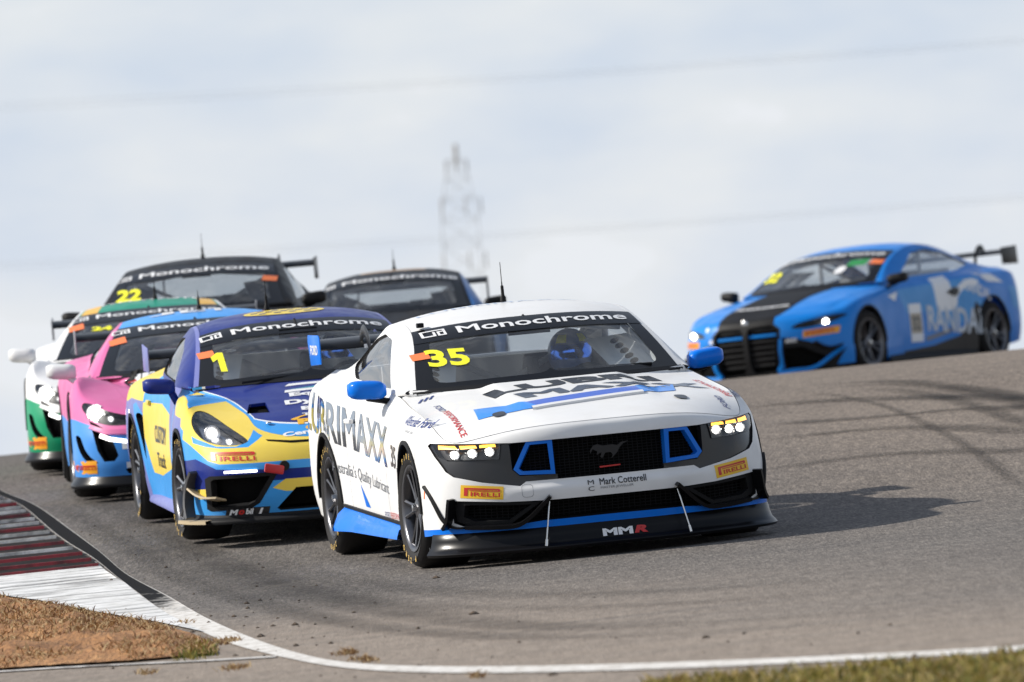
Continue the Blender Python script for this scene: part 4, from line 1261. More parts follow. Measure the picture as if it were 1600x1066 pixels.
# lattice mast far behind, and the wires beside it
mast = empty('lattice_mast'); tag(mast, 'tall grey lattice mast, blurred, standing far behind the cars', 'mast')
GAL, nt, b = nodes_of('galvanised_steel'); b.inputs['Base Color'].default_value = (.50, .48, .47, 1); b.inputs['Roughness'].default_value = .6; b.inputs['Metallic'].default_value = .1
MY = 620.0
r_ = px_ray(727, 470); base = CAM + r_ * (MY / r_.y); r_ = px_ray(712, 250); top = CAM + r_ * (MY / r_.y)
zb = float(pchip(MY, _px, _pz)); H_ = top.z - zb
mast.location = (base.x, MY, zb)
vis = (top.z - base.z) / H_
def half(f): return 1.70 - .35 * f if f < .88 else (1.39 - (f - .88) / .12 * .8)
lv = [0, .1, .2, .3, .4, .5, .58, .66, .73, .80, .86, .91, .955, 1.0]
for a in (0, 1, 2, 3):
    sx, sy = ((-1, -1), (1, -1), (1, 1), (-1, 1))[a]
    MB().tube([(sx * half(f), sy * half(f), f * H_) for f in lv], .022, 6).build('leg', GAL, mast, smooth=True)
for i in range(len(lv) - 1):
    f0, f1 = lv[i], lv[i + 1]; m_ = MB()
    for a in range(4):
        s0 = ((-1, -1), (1, -1), (1, 1), (-1, 1)); p, q = s0[a], s0[(a + 1) % 4]
        P = lambda s_, f: (s_[0] * half(f), s_[1] * half(f), f * H_)
        m_.tube([P(p, f0), P(q, f1)], .010, 4); m_.tube([P(q, f0), P(p, f1)], .010, 4); m_.tube([P(p, f1), P(q, f1)], .012, 4)
    m_.build('bracing', GAL, mast)
for f, n in ((1 - vis * .33, 5), (1 - vis * .72, 5), (.985, 4)):
    for k in range(n):
        an = 2 * math.pi * k / n; rr_ = half(f) + (.35 if f < .95 else .1)
        MB().box((rr_ * math.cos(an), rr_ * math.sin(an), f * H_), (.13, .10, 1.3 if f < .95 else 1.0), rotz(an)).build('antenna_panel', GAL, mast, bevel=.03)
MB().tube([(0, 0, H_ * .99), (0, 0, H_ + 1.2)], .2, 6).build('tip_rod', GAL, mast)
WIRE = bsdf('wire_grey', (.16, .16, .17), .6)
for i, px in enumerate([[(-700, 200), (0, 163), (820, 118), (1600, 60), (2300, 2)], [(-700, 206), (0, 172), (820, 124), (1600, 66), (2300, 8)], [(-700, 452), (0, 412), (760, 366), (1600, 306), (2300, 252)], [(-700, 460), (0, 420), (760, 372), (1600, 312), (2300, 258)]]):
    P = []
    for x, y in px:
        r_ = px_ray(x, y); P.append(tuple(CAM + r_ * (480.0 / r_.y)))
    P = smooth_line(P, 40)
    o = MB().tube(P, .008, 6).build('power_line', WIRE, None, smooth=True)
    tag(o, ['upper wire of the high pair across the sky', 'lower wire of the high pair across the sky', 'upper wire of the low pair across the sky', 'lower wire of the low pair across the sky'][i], 'power line', 'overhead wires')
# ------------------------------------------------------------------ drivers
def skin_body(name, chains, mat, parent=None, sub=2, rootv=0):
    """one continuous body grown over a skeleton. chains: lists of (key, xyz, radius); equal keys share a joint"""
    verts, rad, ids, edges = [], [], {}, []
    for ch in chains:
        prev = None
        for k, p, r in ch:
            if k not in ids: ids[k] = len(verts); verts.append(p); rad.append(r)
            if prev is not None and prev != ids[k]: edges.append((prev, ids[k]))
            prev = ids[k]
    me = bpy.data.meshes.new(name); me.from_pydata(verts, edges, [])
    o = bpy.data.objects.new(name, me); COL.objects.link(o)
    o.modifiers.new('skin', 'SKIN'); me.skin_vertices.new() if not me.skin_vertices else None
    for i, r in enumerate(rad):
        sv = me.skin_vertices[0].data[i]; rr = r if isinstance(r, tuple) else (r, r); sv.radius = rr; sv.use_root = (i == rootv)
    s_ = o.modifiers.new('sub', 'SUBSURF'); s_.levels = sub; s_.render_levels = sub
    dg = bpy.context.evaluated_depsgraph_get(); m2 = bpy.data.meshes.new_from_object(o.evaluated_get(dg)); bpy.data.objects.remove(o)
    m2.materials.clear(); m2.materials.append(mat); m2.polygons.foreach_set('use_smooth', np.ones(len(m2.polygons), bool))
    return link(name, m2, parent)
def driver(car, y, hip_x, hip_z, wheel, suit, shell, visor, accent, label, helmet_z):
    root = empty('person'); tag(root, label, 'person', 'drivers in their seats')
    hx, hz = hip_x, hip_z
    sh = helmet_z - .27
    wx, wz = wheel
    ch = [[('hip', (hx, y, hz), .14), ('waist', (hx - .07, y, hz + .16), .125), ('chest', (hx - .14, y, sh - .12), .15), ('neckb', (hx - .15, y, sh + .02), .085), ('neck', (hx - .13, y, helmet_z - .10), .06), ('head', (hx - .11, y, helmet_z), .085), ('crown', (hx - .115, y, helmet_z + .08), .06)]]
    for s_ in (1, -1):
        ch.append([('chest', (hx - .14, y, sh - .12), .15), (f'sh{s_}', (hx - .13, y + s_ * .20, sh - .03), .078), (f'el{s_}', (hx + .10, y + s_ * .25, sh - .25), .05), (f'wr{s_}', (wx - .05, y + s_ * .155, wz + .0), .033), (f'pa{s_}', (wx + .01, y + s_ * .150, wz + .03), (.042, .022))])
        for k in range(4):
            b = (wx + .03, y + s_ * .150, wz + .052 - k * .020)
            ch.append([(f'pa{s_}', None, 0), (f'f{s_}{k}a', b, .0095), (f'f{s_}{k}b', (b[0] + .022, y + s_ * .130, b[2]), .009), (f'f{s_}{k}c', (b[0] + .010, y + s_ * .112, b[2]), .0085)])
        ch.append([(f'pa{s_}', None, 0), (f't{s_}a', (wx - .01, y + s_ * .125, wz + .045), .010), (f't{s_}b', (wx + .0, y + s_ * .105, wz + .06), .009)])
        ch.append([('hip', None, 0), (f'th{s_}', (hx + .08, y + s_ * .11, hz), .095), (f'kn{s_}', (hx + .46, y + s_ * .14, hz + .16), .062), (f'an{s_}', (hx + .82, y + s_ * .11, hz - .10), .042), (f'to{s_}', (hx + .96, y + s_ * .11, hz - .04), .036)])
    pos = {}
    for c in ch:
        for i, (k, p, r) in enumerate(c):
            if p is not None: pos[k] = (p, r)
    ch = [[(k, *pos[k]) for k, _, _ in c] for c in ch]
    body = skin_body('body', ch, suit, root, 1)
    # helmet: shell with chin bar, visor and crest stripes
    hc = np.array([hx - .10, y, helmet_z + .01])
    def shellpt(a, b, k=1.0):
        x = math.cos(b) * math.cos(a); yy = math.cos(b) * math.sin(a); z = math.sin(b)
        chin = .024 * max(0, x) * max(0, -z) * 3
        return hc + np.array([x * (.150 + chin) * k, yy * .128 * k, z * (.142 if z > 0 else .150) * k])
    G = np.array([[shellpt(a, b) for a in np.linspace(-math.pi, math.pi, 37)] for b in np.linspace(-1.15, math.pi / 2, 22)])
    MB().grid(G).build('helmet', shell, root, smooth=True, auto=60)
    G = np.array([[shellpt(a, b, 1.012) for a in np.linspace(-1.25, 1.25, 25)] for b in np.linspace(-.22, .36, 9)])
    MB().grid(G).build('visor', visor, root, smooth=True, auto=60)
    for s_ in (1, -1):
        G = np.array([[shellpt(s_ * a, b, 1.008) for a in np.linspace(.35, .95, 8)] for b in np.linspace(.44, .86, 7)]); MB().grid(G).build('helmet_flash', accent, root, smooth=True)
    # collar of the head restraint
    MB().tube([(hx - .02, y - .15, sh + .03), (hx - .14, y - .12, sh + .09), (hx - .20, y, sh + .11), (hx - .14, y + .12, sh + .09), (hx - .02, y + .15, sh + .03)], .022, 8, sq=(1, 1.6)).build('neck_brace', CARBON, root, smooth=True)
    root.matrix_world = car.root.matrix_world
    return root
# ------------------------------------------------------------------ white muscle coupe, number 35
def rows(x, zs, ys, rim):
    """five rows at one station plus a rim point"""
    return [(x, y, z) for y, z in zip(ys, zs)] + [rim]
MUSTANG = dict(
    wb=2.72,
    cols=[
        [(.93, 0, .20), (.972, 0, .402), (.955, 0, .457), (.960, 0, .676), (.942, 0, .740), (.918, 0, .760)],
        [(.925, .30, .20), (.964, .30, .402), (.946, .30, .457), (.947, .30, .676), (.928, .30, .737), (.904, .30, .757)],
        [(.87, .53, .20), (.90, .53, .402), (.888, .53, .452), (.874, .53, .675), (.856, .525, .722), (.832, .517, .740)],
        [(.77, .745, .20), (.785, .75, .37), (.785, .75, .48), (.75, .73, .675), (.742, .715, .693), (.725, .70, .708)],
        [(.62, .90, .20), (.635, .895, .37), (.63, .888, .49), (.615, .845, .662), (.608, .832, .686), (.60, .815, .70)],
        [(.41, .965, .19), (.42, .965, .36), (.415, .96, .48), (.40, .935, .67), (.385, .905, .735), (.36, .862, .778)],
        rows(0, (.18, .34, .48, .69, .80), (.965, .975, .98, .972, .938), (0, .87, .852)),
        rows(-.42, (.17, .32, .46, .69, .83), (.948, .955, .955, .948, .922), (-.42, .858, .90)),
        rows(-.75, (.165, .31, .45, .69, .85), (.93, .94, .945, .935, .91), (-.75, .845, .94)),
        rows(-1.35, (.165, .31, .45, .70, .87), (.925, .935, .94, .93, .915), (-1.35, .86, .955)),
        rows(-1.95, (.17, .31, .45, .72, .89), (.93, .94, .945, .945, .925), (-1.95, .85, .985)),
        rows(-2.35, (.18, .32, .46, .73, .92), (.95, .965, .97, .975, .955), (-2.35, .83, 1.03)),
        rows(-2.72, (.18, .33, .48, .75, .94), (.96, .975, .985, .985, .965), (-2.72, .80, 1.06)),
        rows(-3.1, (.20, .34, .48, .76, .95), (.95, .97, .975, .97, .945), (-3.1, .77, 1.07)),
        rows(-3.5, (.25, .38, .50, .78, .96), (.90, .93, .94, .93, .90), (-3.5, .74, 1.07)),
        [(-3.68, .72, .30), (-3.74, .74, .42), (-3.76, .75, .55), (-3.76, .74, .80), (-3.74, .72, .97), (-3.6, .62, 1.06)],
        [(-3.76, 0, .30), (-3.82, 0, .42), (-3.84, 0, .55), (-3.84, 0, .80), (-3.82, 0, .97), (-3.68, 0, 1.06)],
    ],
    rail=[(-.66, .80, .955), (-.98, .735, 1.125), (-1.3, .675, 1.262), (-1.62, .655, 1.325), (-1.98, .645, 1.335), (-2.38, .635, 1.285), (-2.78, .64, 1.17), (-3.12, .68, 1.07)],
    centre=[(-.42, 0, .955), (-.80, 0, 1.145), (-1.15, 0, 1.30), (-1.5, 0, 1.378), (-1.9, 0, 1.405), (-2.4, 0, 1.36), (-2.9, 0, 1.21), (-3.25, 0, 1.085)],
    hood_corner=4.15, hood_rear=8.0, deck_from=13.0,
    hood_mid=[(.78, .795), (.5, .845), (.1, .893), (-.2, .930)],
    hood_bump=lambda x, y: .022 * sstep((.43 - np.abs(y)) / .07) * sstep((.66 - x) / .5) * sstep((x + .60) / .12),
)
def mirror_pod(car, x, y0, y1, z0, z1, cap, base, depth=.11, stem=None, arm=None):
    """door mirror: rounded cap on a dark stalk, both sides"""
    for sd in (1, -1):
        G = []
        zc = (z0 + z1) / 2; hz = (z1 - z0) / 2; hy = (y1 - y0) / 2; yc = (y0 + y1) / 2
        for i, f in enumerate(np.linspace(-1, 1, 9)):
            row = []
            sc = (1 - abs(f) ** 5 * .38)
            for a in np.linspace(0, 2 * math.pi, 17):
                ca, sa = math.cos(a), math.sin(a)
                e = 0.62
                px = math.copysign(abs(ca) ** e, ca); pz = math.copysign(abs(sa) ** e, sa)
                row.append((x + px * depth * .5 * sc * (1.15 if px > 0 else .8) - .04 * (f + 1) * .5, sd * (yc + hy * f * (1 if abs(f) < .99 else .985)), zc + pz * hz * sc + .008 * f))
            G.append(row)
        m = MB().grid(G)
        for k in (0, -1): m.add([G[k][j] for j in range(16)], [tuple(range(16))])
        o = m.build('side_mirror', cap, car.root, smooth=True, auto=60)
        g = MB().box((x - depth * .36, sd * yc, zc), (.02, hy * 1.7, hz * 1.5)); g.build('mirror_glass', CHROME, o, bevel=.008)
        a = MB()
        if arm: P = [(p[0], sd * p[1], p[2]) for p in arm]
        else: P = [(x, sd * yc, z0 + .01), (x - .02, sd * (y0 - .02), z0 - .02), (x - .06, sd * (y0 - .10), z0 - .045)]
        a.tube(P, [.024] * len(P) if not stem else stem, 8, sq=(1.6, .8)); a.build('mirror_arm', base, o, smooth=True)
def build_mustang(root):
    D = MUSTANG; car = Car(D, root)
    W = paint('white_paint', (0.76, 0.76, 0.755), dirt=.05); BL = paint('racing_blue', (0.0, 0.165, 0.72), .3)
    DG = bsdf('smoked_grey_panel', (0.018, 0.018, 0.020), .25, coat=.2, spec=.35)
    B = car.belt
    ub, uf, ud, uq = 5.35, 8.2, 10.35, 13.9
    aF = car.arch(0, .335, .372); aR = car.arch(-2.72, .335, .38)
    face = [(-.2, .677), (.53, .676), (.62, .682), (.80, .693), (.905, .702), (.917, .69), (.902, .63), (.868, .545), (.835, .513), (.70, .473), (.505, .437), (.472, .459), (-.2, .457)]
    low = [(-.2, .347), (.37, .348), (.586, .357), (.845, .383), (.862, .36), (.852, .26), (.80, .236), (.57, .224), (.40, .238), (-.2, .241)]
    fu, lu = car.bf(face), car.bf(low)
    blue = car.bf([(-.2, .246), (.40, .243), (.57, .229), (.82, .236), (.99, .226), (1.03, .1), (-.2, .1)])
    bp = panel('front_bumper', B, [rect(B, 0, ub - .010, 0, 5)], [W, BL], root, holes=[fu, lu, aF], paints=[(blue, 1)], sides=(1, -1), join=True, skirt=.045, edge=BLACK, h=.028)[0]
    tag(bp, 'white front bumper with blue lower strip')
    for sd in (1, -1):
        fp = panel('front_fender', B, [rect(B, ub, uf - .011, 0, 5)], [W], root, holes=[aF, fu], sides=(sd,), skirt=.03, edge=BLACK)[0]
        dp = panel('door', B, [rect(B, uf, ud - .009, 0, 5)], [W], root, sides=(sd,))[0]
        qp = panel('rear_quarter', B, [rect(B, ud, uq - .006, 0, 5)], [W], root, holes=[aR], sides=(sd,), skirt=.03, edge=BLACK)[0]
        car_parts = (fp, dp, qp)
        # handle
        h = MB().box((-1.93, sd * .958, .80), (.19, .03, .028)); h.build('handle', W, dp, bevel=.01)
        # printed and foil lettering on the flank
        r = 1 if sd < 0 else -1
        an = -5.5 * r * r if sd < 0 else 5.5
        zmid = .735
        for word, x0, x1, z0, z1, m in (('LUBRI', -3.02, -2.10, .86, .78, MIRRORFOIL), ('MAXX', -2.10, -.78, .775, .67, MIRRORFOIL)):
            pass
        V, F_ = text2d('LUBRIMAXX', .022, 0, .12)
        lo, hi = V.min(0), V.max(0)
        Q = (V - lo) / (hi - lo)
        L, H = 2.62, .235
        a = (Q[:, 0] - 1) * L - .80
        if sd > 0: a = Q[:, 0] * L + .80
        # the line of letters falls towards the nose
        xcar = a if sd < 0 else -a
        b = .545 + (-.80 - xcar) * .075 + Q[:, 1] * H
        keepx = a
        ok = np.ones(len(a), bool)
        QQ = np.stack([a, b], 1)
        # letters cross from door to quarter; the rear wheel arch ends the word
        cx = np.array([[QQ[i].mean() for i in f] for f in F_]) if False else None
        cen = np.array([QQ[list(f)].mean(0) for f in F_]); cxx = cen[:, 0] if sd < 0 else -cen[:, 0]
        inarch = ((cxx + 2.72) ** 2 + (cen[:, 1] - .335) ** 2) < .40 ** 2
        FF = [f for f, k in zip(F_, inarch) if not k]
        stick('lettering', B, 'S', sd, QQ, FF, MIRRORFOIL, dp, .003, (3.5, 15.0))
        text_on(dp, B, 'S', sd, "Australia's Quality Lubricant", ((-1.66) * r, .475), w=1.7, hgt=.092, ang=-3.6 * 1 if sd < 0 else 3.6, mat=GREYP, bold=-.003, ur=(3.5, 15.0))
        text_on(fp, B, 'S', sd, '35', (-.56 * r, .615), w=.2, hgt=.125, ang=-4 if sd < 0 else 4, mat=bsdf('number_brown', (.05, .035, .03), .3), bold=.02, ur=(3.5, 15.0))
        text_on(fp, B, 'S', sd, 'Wencke Ford', (.10 * r, .815), w=.46, hgt=.045, ang=-3 if sd < 0 else 3, mat=NAVYP, bold=.01, ur=(3.5, 15.0), shear=.1)
        text_on(fp, B, 'S', sd, 'of Australia', (.06 * r, .768), w=.2, hgt=.018, ang=-3 if sd < 0 else 3, mat=GREYP, ur=(3.5, 15.0))
        text_on(dp, B, 'S', sd, 'FORD', (-.98 * r, .275), w=.17, hgt=.035, mat=NAVYP, ur=(3.5, 15.0))
        text_on(dp, B, 'S', sd, 'PERFORMANCE', (-.62 * r - .0, .275), w=.5, hgt=.035, mat=PIR_R, ur=(3.5, 15.0))
        shape_on(dp, B, 'S', sd, [[(-1.80 * r, .435), (-1.70 * r, .305), (-1.55 * r, .300)]], BL, ur=(3.5, 15.0))
        shape_on(fp, B, 'S', sd, [[(-.44 * r, .555), (-.40 * r, .555), (-.37 * r, .47), (-.41 * r, .47)]], BLACKPRINT, ur=(3.5, 15.0))
        # side marker
        mk = [(.44, .47), (.455, .47), (.44, .40), (.425, .40)]
        panel('side_marker', B, [car.bs(mk, .02)], [ORANGE], root, off=.002, skirt=.004, sides=(sd,), h=.02)
        # dark arch liner lip
        for cxw, rad in ((0, .372), (-2.72, .38)):
            aa = np.linspace(-.05, math.pi + .02, 30)
            pts = B.inv('S', [(cxw + rad * math.cos(q), .335 + rad * math.sin(q)) for q in aa], (3.5, 15.0))
            pts[:, 1] = np.maximum(pts[:, 1], 0)
            strip3d('arch_lip', B.at(pts), B.nrm(pts), .022, .012, BLACK, root, (sd,))
    panel('rear_bumper', B, [rect(B, uq, 16, 0, 5)], [W], root, sides=(1, -1), join=True, h=.06)
    # hood and print on it
    H = car.hood
    hd = panel('hood', H, [rect(H, .32, H.U - .2, 0, H.V - .33)], [W], root, sides=(1, -1), join=True, skirt=.02, h=.035)[0]
    panel('boot_lid', car.deck, [rect(car.deck, .1, car.deck.U - .1, 0, car.deck.V - .1)], [W], root, sides=(1, -1), join=True, h=.06)
    car.hd = hd
    g = greenhouse(car, W, ws=(0, 2.25), side_win=[(-1.02, .985), (-1.62, 1.255), (-1.95, 1.285), (-2.3, 1.25), (-2.62, 1.12), (-2.3, 1.035)])
    monochrome_banner(car, 1.62, 2.25, .96, txt_w=1.0, hgt=.108, yoff=.095)
    up = car.upper
    # screen number and scrutineering tag on the glass (front view y, z)
    text_on(g['ws'], up, 'F', 1, '35', (-.525, 1.135), w=.225, hgt=.095, ang=-1, mat=YELLOWNUM, bold=.035, off=.004, ur=(0, 3))
    shape_on(g['ws'], up, 'F', 1, [[(-.05, -.014), (.05, -.02), (.05, .018), (-.05, .02)]], ORANGE, center=(-.665, 1.15), ang=8, off=.004, ur=(0, 3), h=.05)
    # grille, frames and lamps
    gr = [(-.2, .69), (.55, .69), (.60, .50), (.53, .44), (-.2, .44)]
    panel('grille', B, [car.bf(gr)], [DEEP], root, off=-.07, skirt=0, sides=(1, -1), join=True, h=.05)
    mm = MB()
    for k in range(14):
        z = .465 + k * .0155
        uv = B.inv('F', [(y, z) for y in np.linspace(0, .5, 14)], (0, 6.2)); P = B.at(uv, -.05)
        mm.tube(P, .0022, 4); mm.tube(P * (1, -1, 1), .0022, 4)
    for k in range(-18, 19):
        y = abs(k * .028); uv = B.inv('F', [(y, z) for z in np.linspace(.46, .68, 7)], (0, 6.2)); P = B.at(uv, -.052); P[:, 1] *= (1 if k >= 0 else -1)
        mm.tube(P, .0022, 4)
    gm = mm.build('grille_mesh', BLACK, root); tag(gm, kind='stuff')
    # galloping horse badge and red tab
    horse = [(-.105, .02), (-.085, .045), (-.06, .05), (-.035, .04), (.02, .042), (.05, .035), (.07, .05), (.115, .055), (.08, .04), (.06, .02), (.045, -.005), (.01, -.035), (.02, -.015), (.01, .0), (-.02, .0), (-.04, -.03), (-.05, -.02), (-.04, .005), (-.07, -.01), (-.065, .01), (-.09, .025), (-.105, .0)]
    shape_on(root, B, 'F', 1, [horse], bsdf('badge_dark', (.025, .025, .027), .4, metal=.4), center=(0, .575), off=-.03, ur=(0, 6.2), name='horse_badge')
    shape_on(root, B, 'F', 1, [[(-.058, -.005), (.058, -.001), (.058, .006), (-.058, .004)]], PIR_R, center=(0, .50), off=-.03, ur=(0, 6.2), name='red_tab')
    tro = [(.315, .680), (.452, .680), (.533, .53), (.502, .498), (.312, .487)]
    tri = [(.342, .658), (.438, .658), (.505, .532), (.488, .517), (.335, .510)]
    pf = panel('vent_frame', B, [car.bf(tro)], [BL], root, holes=[car.bf(tri)], off=-.006, skirt=.05, sides=(1, -1), h=.03)
    for q in pf: tag(q, 'blue four-sided vent frame beside the grille')
    dark = [(.545, .673), (.60, .680), (.60, .594), (.70, .598), (.86, .609), (.893, .633), (.905, .69), (.93, .70), (.91, .63), (.873, .54), (.838, .507), (.70, .468), (.505, .431), (.44, .455), (.30, .452), (.30, .486), (.503, .492), (.54, .53)]
    panel('lamp_surround', B, [car.bf(dark)], [DG], root, off=-.012, skirt=.04, sides=(1, -1), h=.03)
    lens = [(.585, .679), (.62, .682), (.80, .693), (.90, .7015), (.91, .688), (.895, .637), (.86, .609), (.70, .598), (.60, .594)]
    hl = panel('headlight', B, [car.bf(lens, .02)], [bsdf('lamp_housing_dark', (.016, .016, .018), .3, metal=.2)], root, off=-.055, skirt=0, sides=(1, -1), h=.03)
    for sd, o in zip((1, -1), hl):
        panel('lens', B, [car.bf(lens, .02)], [LENS], o, off=-.004, skirt=.045, sides=(sd,), h=.03, edge=BLACK)
        for a, b in ((.613, .697), (.709, .79), (.802, .885)):
            q = [(a, .664 + (a - .6) * .03), (b, .664 + (b - .6) * .03), (b - .004, .687 + (b - .6) * .035), (a + .004, .686 + (a - .6) * .035)]
            panel('amber_bar', B, [car.bf(q, .02)], [LED_A], o, off=-.014, skirt=.02, sides=(sd,), h=.03, edge=BLACK)
        for yy in (.655, .745, .832):
            uv = B.inv('F', [(yy, .643)], (0, 6.2)); P = B.at(uv, -.032)[0] * (1, sd, 1); N = B.nrm(uv)[0] * (1, sd, 1)
            d = MB().lathe([(0, .006), (.008, .004), (.010, 0)], 14, 'x', P); d.build('led', LED_W, o, smooth=True)
            c = MB().lathe([(.0125, 0), (.026, .012), (.028, .008), (.014, -.006)], 16, 'x', P); c.build('reflector', CHROME, o, smooth=True)
    # lower openings
    lowf = [(-.2, .37), (.6, .38), (.9, .40), (.88, .22), (.6, .2), (-.2, .22)]
    panel('lower_grille', B, [car.bf(lowf)], [DEEP], root, off=-.08, skirt=0, sides=(1, -1), join=True, h=.05)
    mm = MB()
    for k in range(7):
        z = .255 + k * .017
        uv = B.inv('F', [(y, z + max(0, y - .5) * .05) for y in np.linspace(0, .82, 20)], (0, 6.2)); P = B.at(uv, -.055); mm.tube(P, .0025, 4); mm.tube(P * (1, -1, 1), .0025, 4)
    for k in range(-26, 27):
        y = abs(k * .031); uv = B.inv('F', [(y, z) for z in np.linspace(.245, .36, 5)], (0, 6.2)); P = B.at(uv, -.057); P[:, 1] *= (1 if k >= 0 else -1); mm.tube(P, .0022, 4)
    gm = mm.build('lower_grille_mesh', BLACK, root); tag(gm, kind='stuff')
    # dark pockets either side with their fins
    pk = [(.40, .343), (.60, .354), (.835, .378), (.852, .355), (.842, .265), (.79, .243), (.57, .232)]
    pin = [(.455, .33), (.60, .338), (.80, .356), (.81, .29), (.76, .262), (.58, .252)]
    panel('intake_pocket', B, [car.bf(pk, .02)], [BLACK], root, holes=[car.bf(pin, .02)], off=-.012, skirt=.05, sides=(1, -1), h=.03)
    for sd in (1, -1):
        uv = B.inv('F', [(.352, .372), (.40, .325), (.47, .262), (.52, .232), (.60, .224), (.80, .238)], (0, 6.2))
        P = curve(B.at(uv, .006), 6)
        N = np.repeat(B.nrm(uv)[:1], len(P), 0)
        strip3d('bumper_fin', P, N, .020, .035, GLOSSBLK, root, (sd,))
        # corner canard sweeping back round the wing corner
        uv = B.inv('F', [(.845, .395), (.855, .33), (.868, .262), (.885, .232)], (0, 6.2)); P = curve(B.at(uv, .004), 6)
        strip3d('corner_fin', P, np.repeat(B.nrm(uv)[1:2], len(P), 0), .018, .05, GLOSSBLK, root, (sd,))
        uv = B.inv('F', [(.955, .47), (.935, .40), (.915, .33), (.89, .27), (.85, .238), (.80, .232)], (0, 6.2)); P = curve(B.at(uv, .002), 4)
        strip3d('dive_plane', P, np.tile(B.nrm(uv)[2], (len(P), 1)), .012, .018, GLOSSBLK, root, (sd,))
    # tow eye cover lines, jewellers print
    text_on(bp, B, 'F', 1, 'Mark Cotterell', (.055, .421), w=.262, hgt=.036, mat=BLACKPRINT, bold=.012, ur=(0, 6.2))
    text_on(bp, B, 'F', 1, 'MASTER JEWELLER', (.02, .387), w=.185, hgt=.016, mat=GREYP, ur=(0, 6.2))
    text_on(bp, B, 'F', 1, 'M', (-.125, .422), w=.034, hgt=.024, mat=BLACKPRINT, ur=(0, 6.2)); text_on(bp, B, 'F', 1, 'C', (-.125, .388), w=.034, hgt=.024, mat=BLACKPRINT, ur=(0, 6.2))
    for sd, an in ((1, 7), (-1, -7)):
        pirelli(bp, B, 'F', 1, (sd * .703, .416 + .004), .215, .072, an, plate=PIR_Y, ur=(0, 6.2))
    sq = [(-.03, -.035), (.03, -.035), (.03, .035), (-.03, .035)]
    shape_on(bp, B, 'F', 1, [roundpoly(sq, .02), roundpoly([(a * .95, b * .95) for a, b in sq], .02)], GREYP, center=(-.47, .408), ur=(0, 6.2), h=.02, name='tow_cover_line')
    # splitter
    us = np.linspace(0, 4.5, 40)
    base = B.at(np.stack([us, np.zeros_like(us)], 1)); nn = B.nrm(np.stack([us, np.full_like(us, .4)], 1)); nn[:, 2] = 0; nn /= np.linalg.norm(nn, axis=1, keepdims=True)
    def row(off, z): q = base + nn * np.asarray(off)[..., None] if not np.isscalar(off) else base + nn * off; q = q.copy(); q[:, 2] = z; return q
    grow = .055 - .012 * sstep((us - 3.4) / 1.0)
    G = np.stack([row(-.02, .215), row(.004, .198), row(.012, .16), row(.022, .125), row(.04, .106), row(grow, .100), row(grow + .008, .090), row(grow, .076), row(-.25, .074)])
    m = MB().grid(G); h = MB().grid(G * (1, -1, 1)); m.add(h.v, h.f)
    sp = m.build('front_splitter', GLOSSBLK, root, smooth=True, auto=50)
    tag(sp, 'gloss black front splitter')
    for sd in (1, -1):
        e = MB(); P = base[-1] + nn[-1] * .0; e.prism([(P[0] + .06, .076), (P[0] + .03, .105), (P[0] - .10, .13), (P[0] - .10, .076)], sd * (P[1] + .0), sd * (P[1] + .012), 'y'); e.build('splitter_endplate', GLOSSBLK, root, bevel=.004)
        r = MB(); r.tube([(.945, sd * .36, .34), (.985, sd * .405, .112)], .0045, 8); r.tube([(.982, sd * .40, .135), (.988, sd * .406, .100)], .008, 8); r.build('splitter_stay', SILVER, root, smooth=True)
    Gs = Surf(np.swapaxes(G[1:7, :, :], 0, 1), .1, .1, -1)
    text_on(sp, Gs, 'F', 1, 'MM', (.005, .140), w=.17, hgt=.042, mat=WHITE, bold=.05, off=.004)
    text_on(sp, Gs, 'F', 1, 'R', (.135, .141), w=.075, hgt=.042, mat=PIR_R, bold=.06, off=.004, shear=.2)
    # side skirts
    for sd in (1, -1):
        xs = np.linspace(-.37, -2.30, 26); t = (xs + .37) / -1.93
        top = np.stack([xs, .952 + .01 * t, .232 + .062 * t + 0 * xs], 1)
        kick = .05 * sstep((t - .72) / .2)
        mid = np.stack([xs, .985 + .0 * t + kick * .5, .205 + .05 * t], 1)
        out = np.stack([xs + .12 * t * 0, .998 + .035 * t + kick, .170 + .015 * t], 1)
        edge_ = np.stack([xs, 1.0 + .035 * t + kick, .155 + .012 * t], 1)
        inn = np.stack([xs, np.full_like(xs, .85), np.full_like(xs, .14)], 1)
        for A in (top, mid, out, edge_, inn): A[:, 0] = np.where(t > .9, A[:, 0] + (t - .9) * (2.2 if A is out or A is edge_ else 0), A[:, 0])
        G = np.stack([top, mid, out, edge_, inn]) * (1, sd, 1)
        sk = MB().grid(G).build('side_skirt', BL, root, smooth=True, auto=40)
        P = top * (1, 1, 1) + (0, .0, .008)
        strip3d('skirt_trim', P, np.tile((0, 1.0, 0), (len(P), 1)), .016, .012, BLACK, root, (sd,))
        shape = [(x, y) for x, y in ((-1.75, 0), (-.55, 0))]
    mirror_pod(car, -.98, .885, 1.095, .938, 1.048, BL, BLACK, depth=.15)
    # hood vents, catches, hood lettering
    for sd in (1, -1):
        V, F_ = shape2d([smoothpoly([(-.035, 0), (-.02, .045), (.025, .05), (.038, .01), (.025, -.045), (-.02, -.05)], 4)], .02)
        stick('hood_catch', H, 'T', 1, place2d(V, (sd * .515, -.50), fit=False), F_, BLACKPRINT, root, .006)
    T = lambda body, c, w, hgt, mat, ang=0, bold=.05, shear=0.0: text_on(hd, H, 'T', 1, body, c, w=w, hgt=hgt, ang=ang, mat=mat, bold=bold, shear=shear, off=.003)
    LB = bsdf('stripe_light_blue', (.0, .25, .85), .35, coat=.4); DB = bsdf('stripe_blue', (.0, .085, .58), .35, coat=.4)
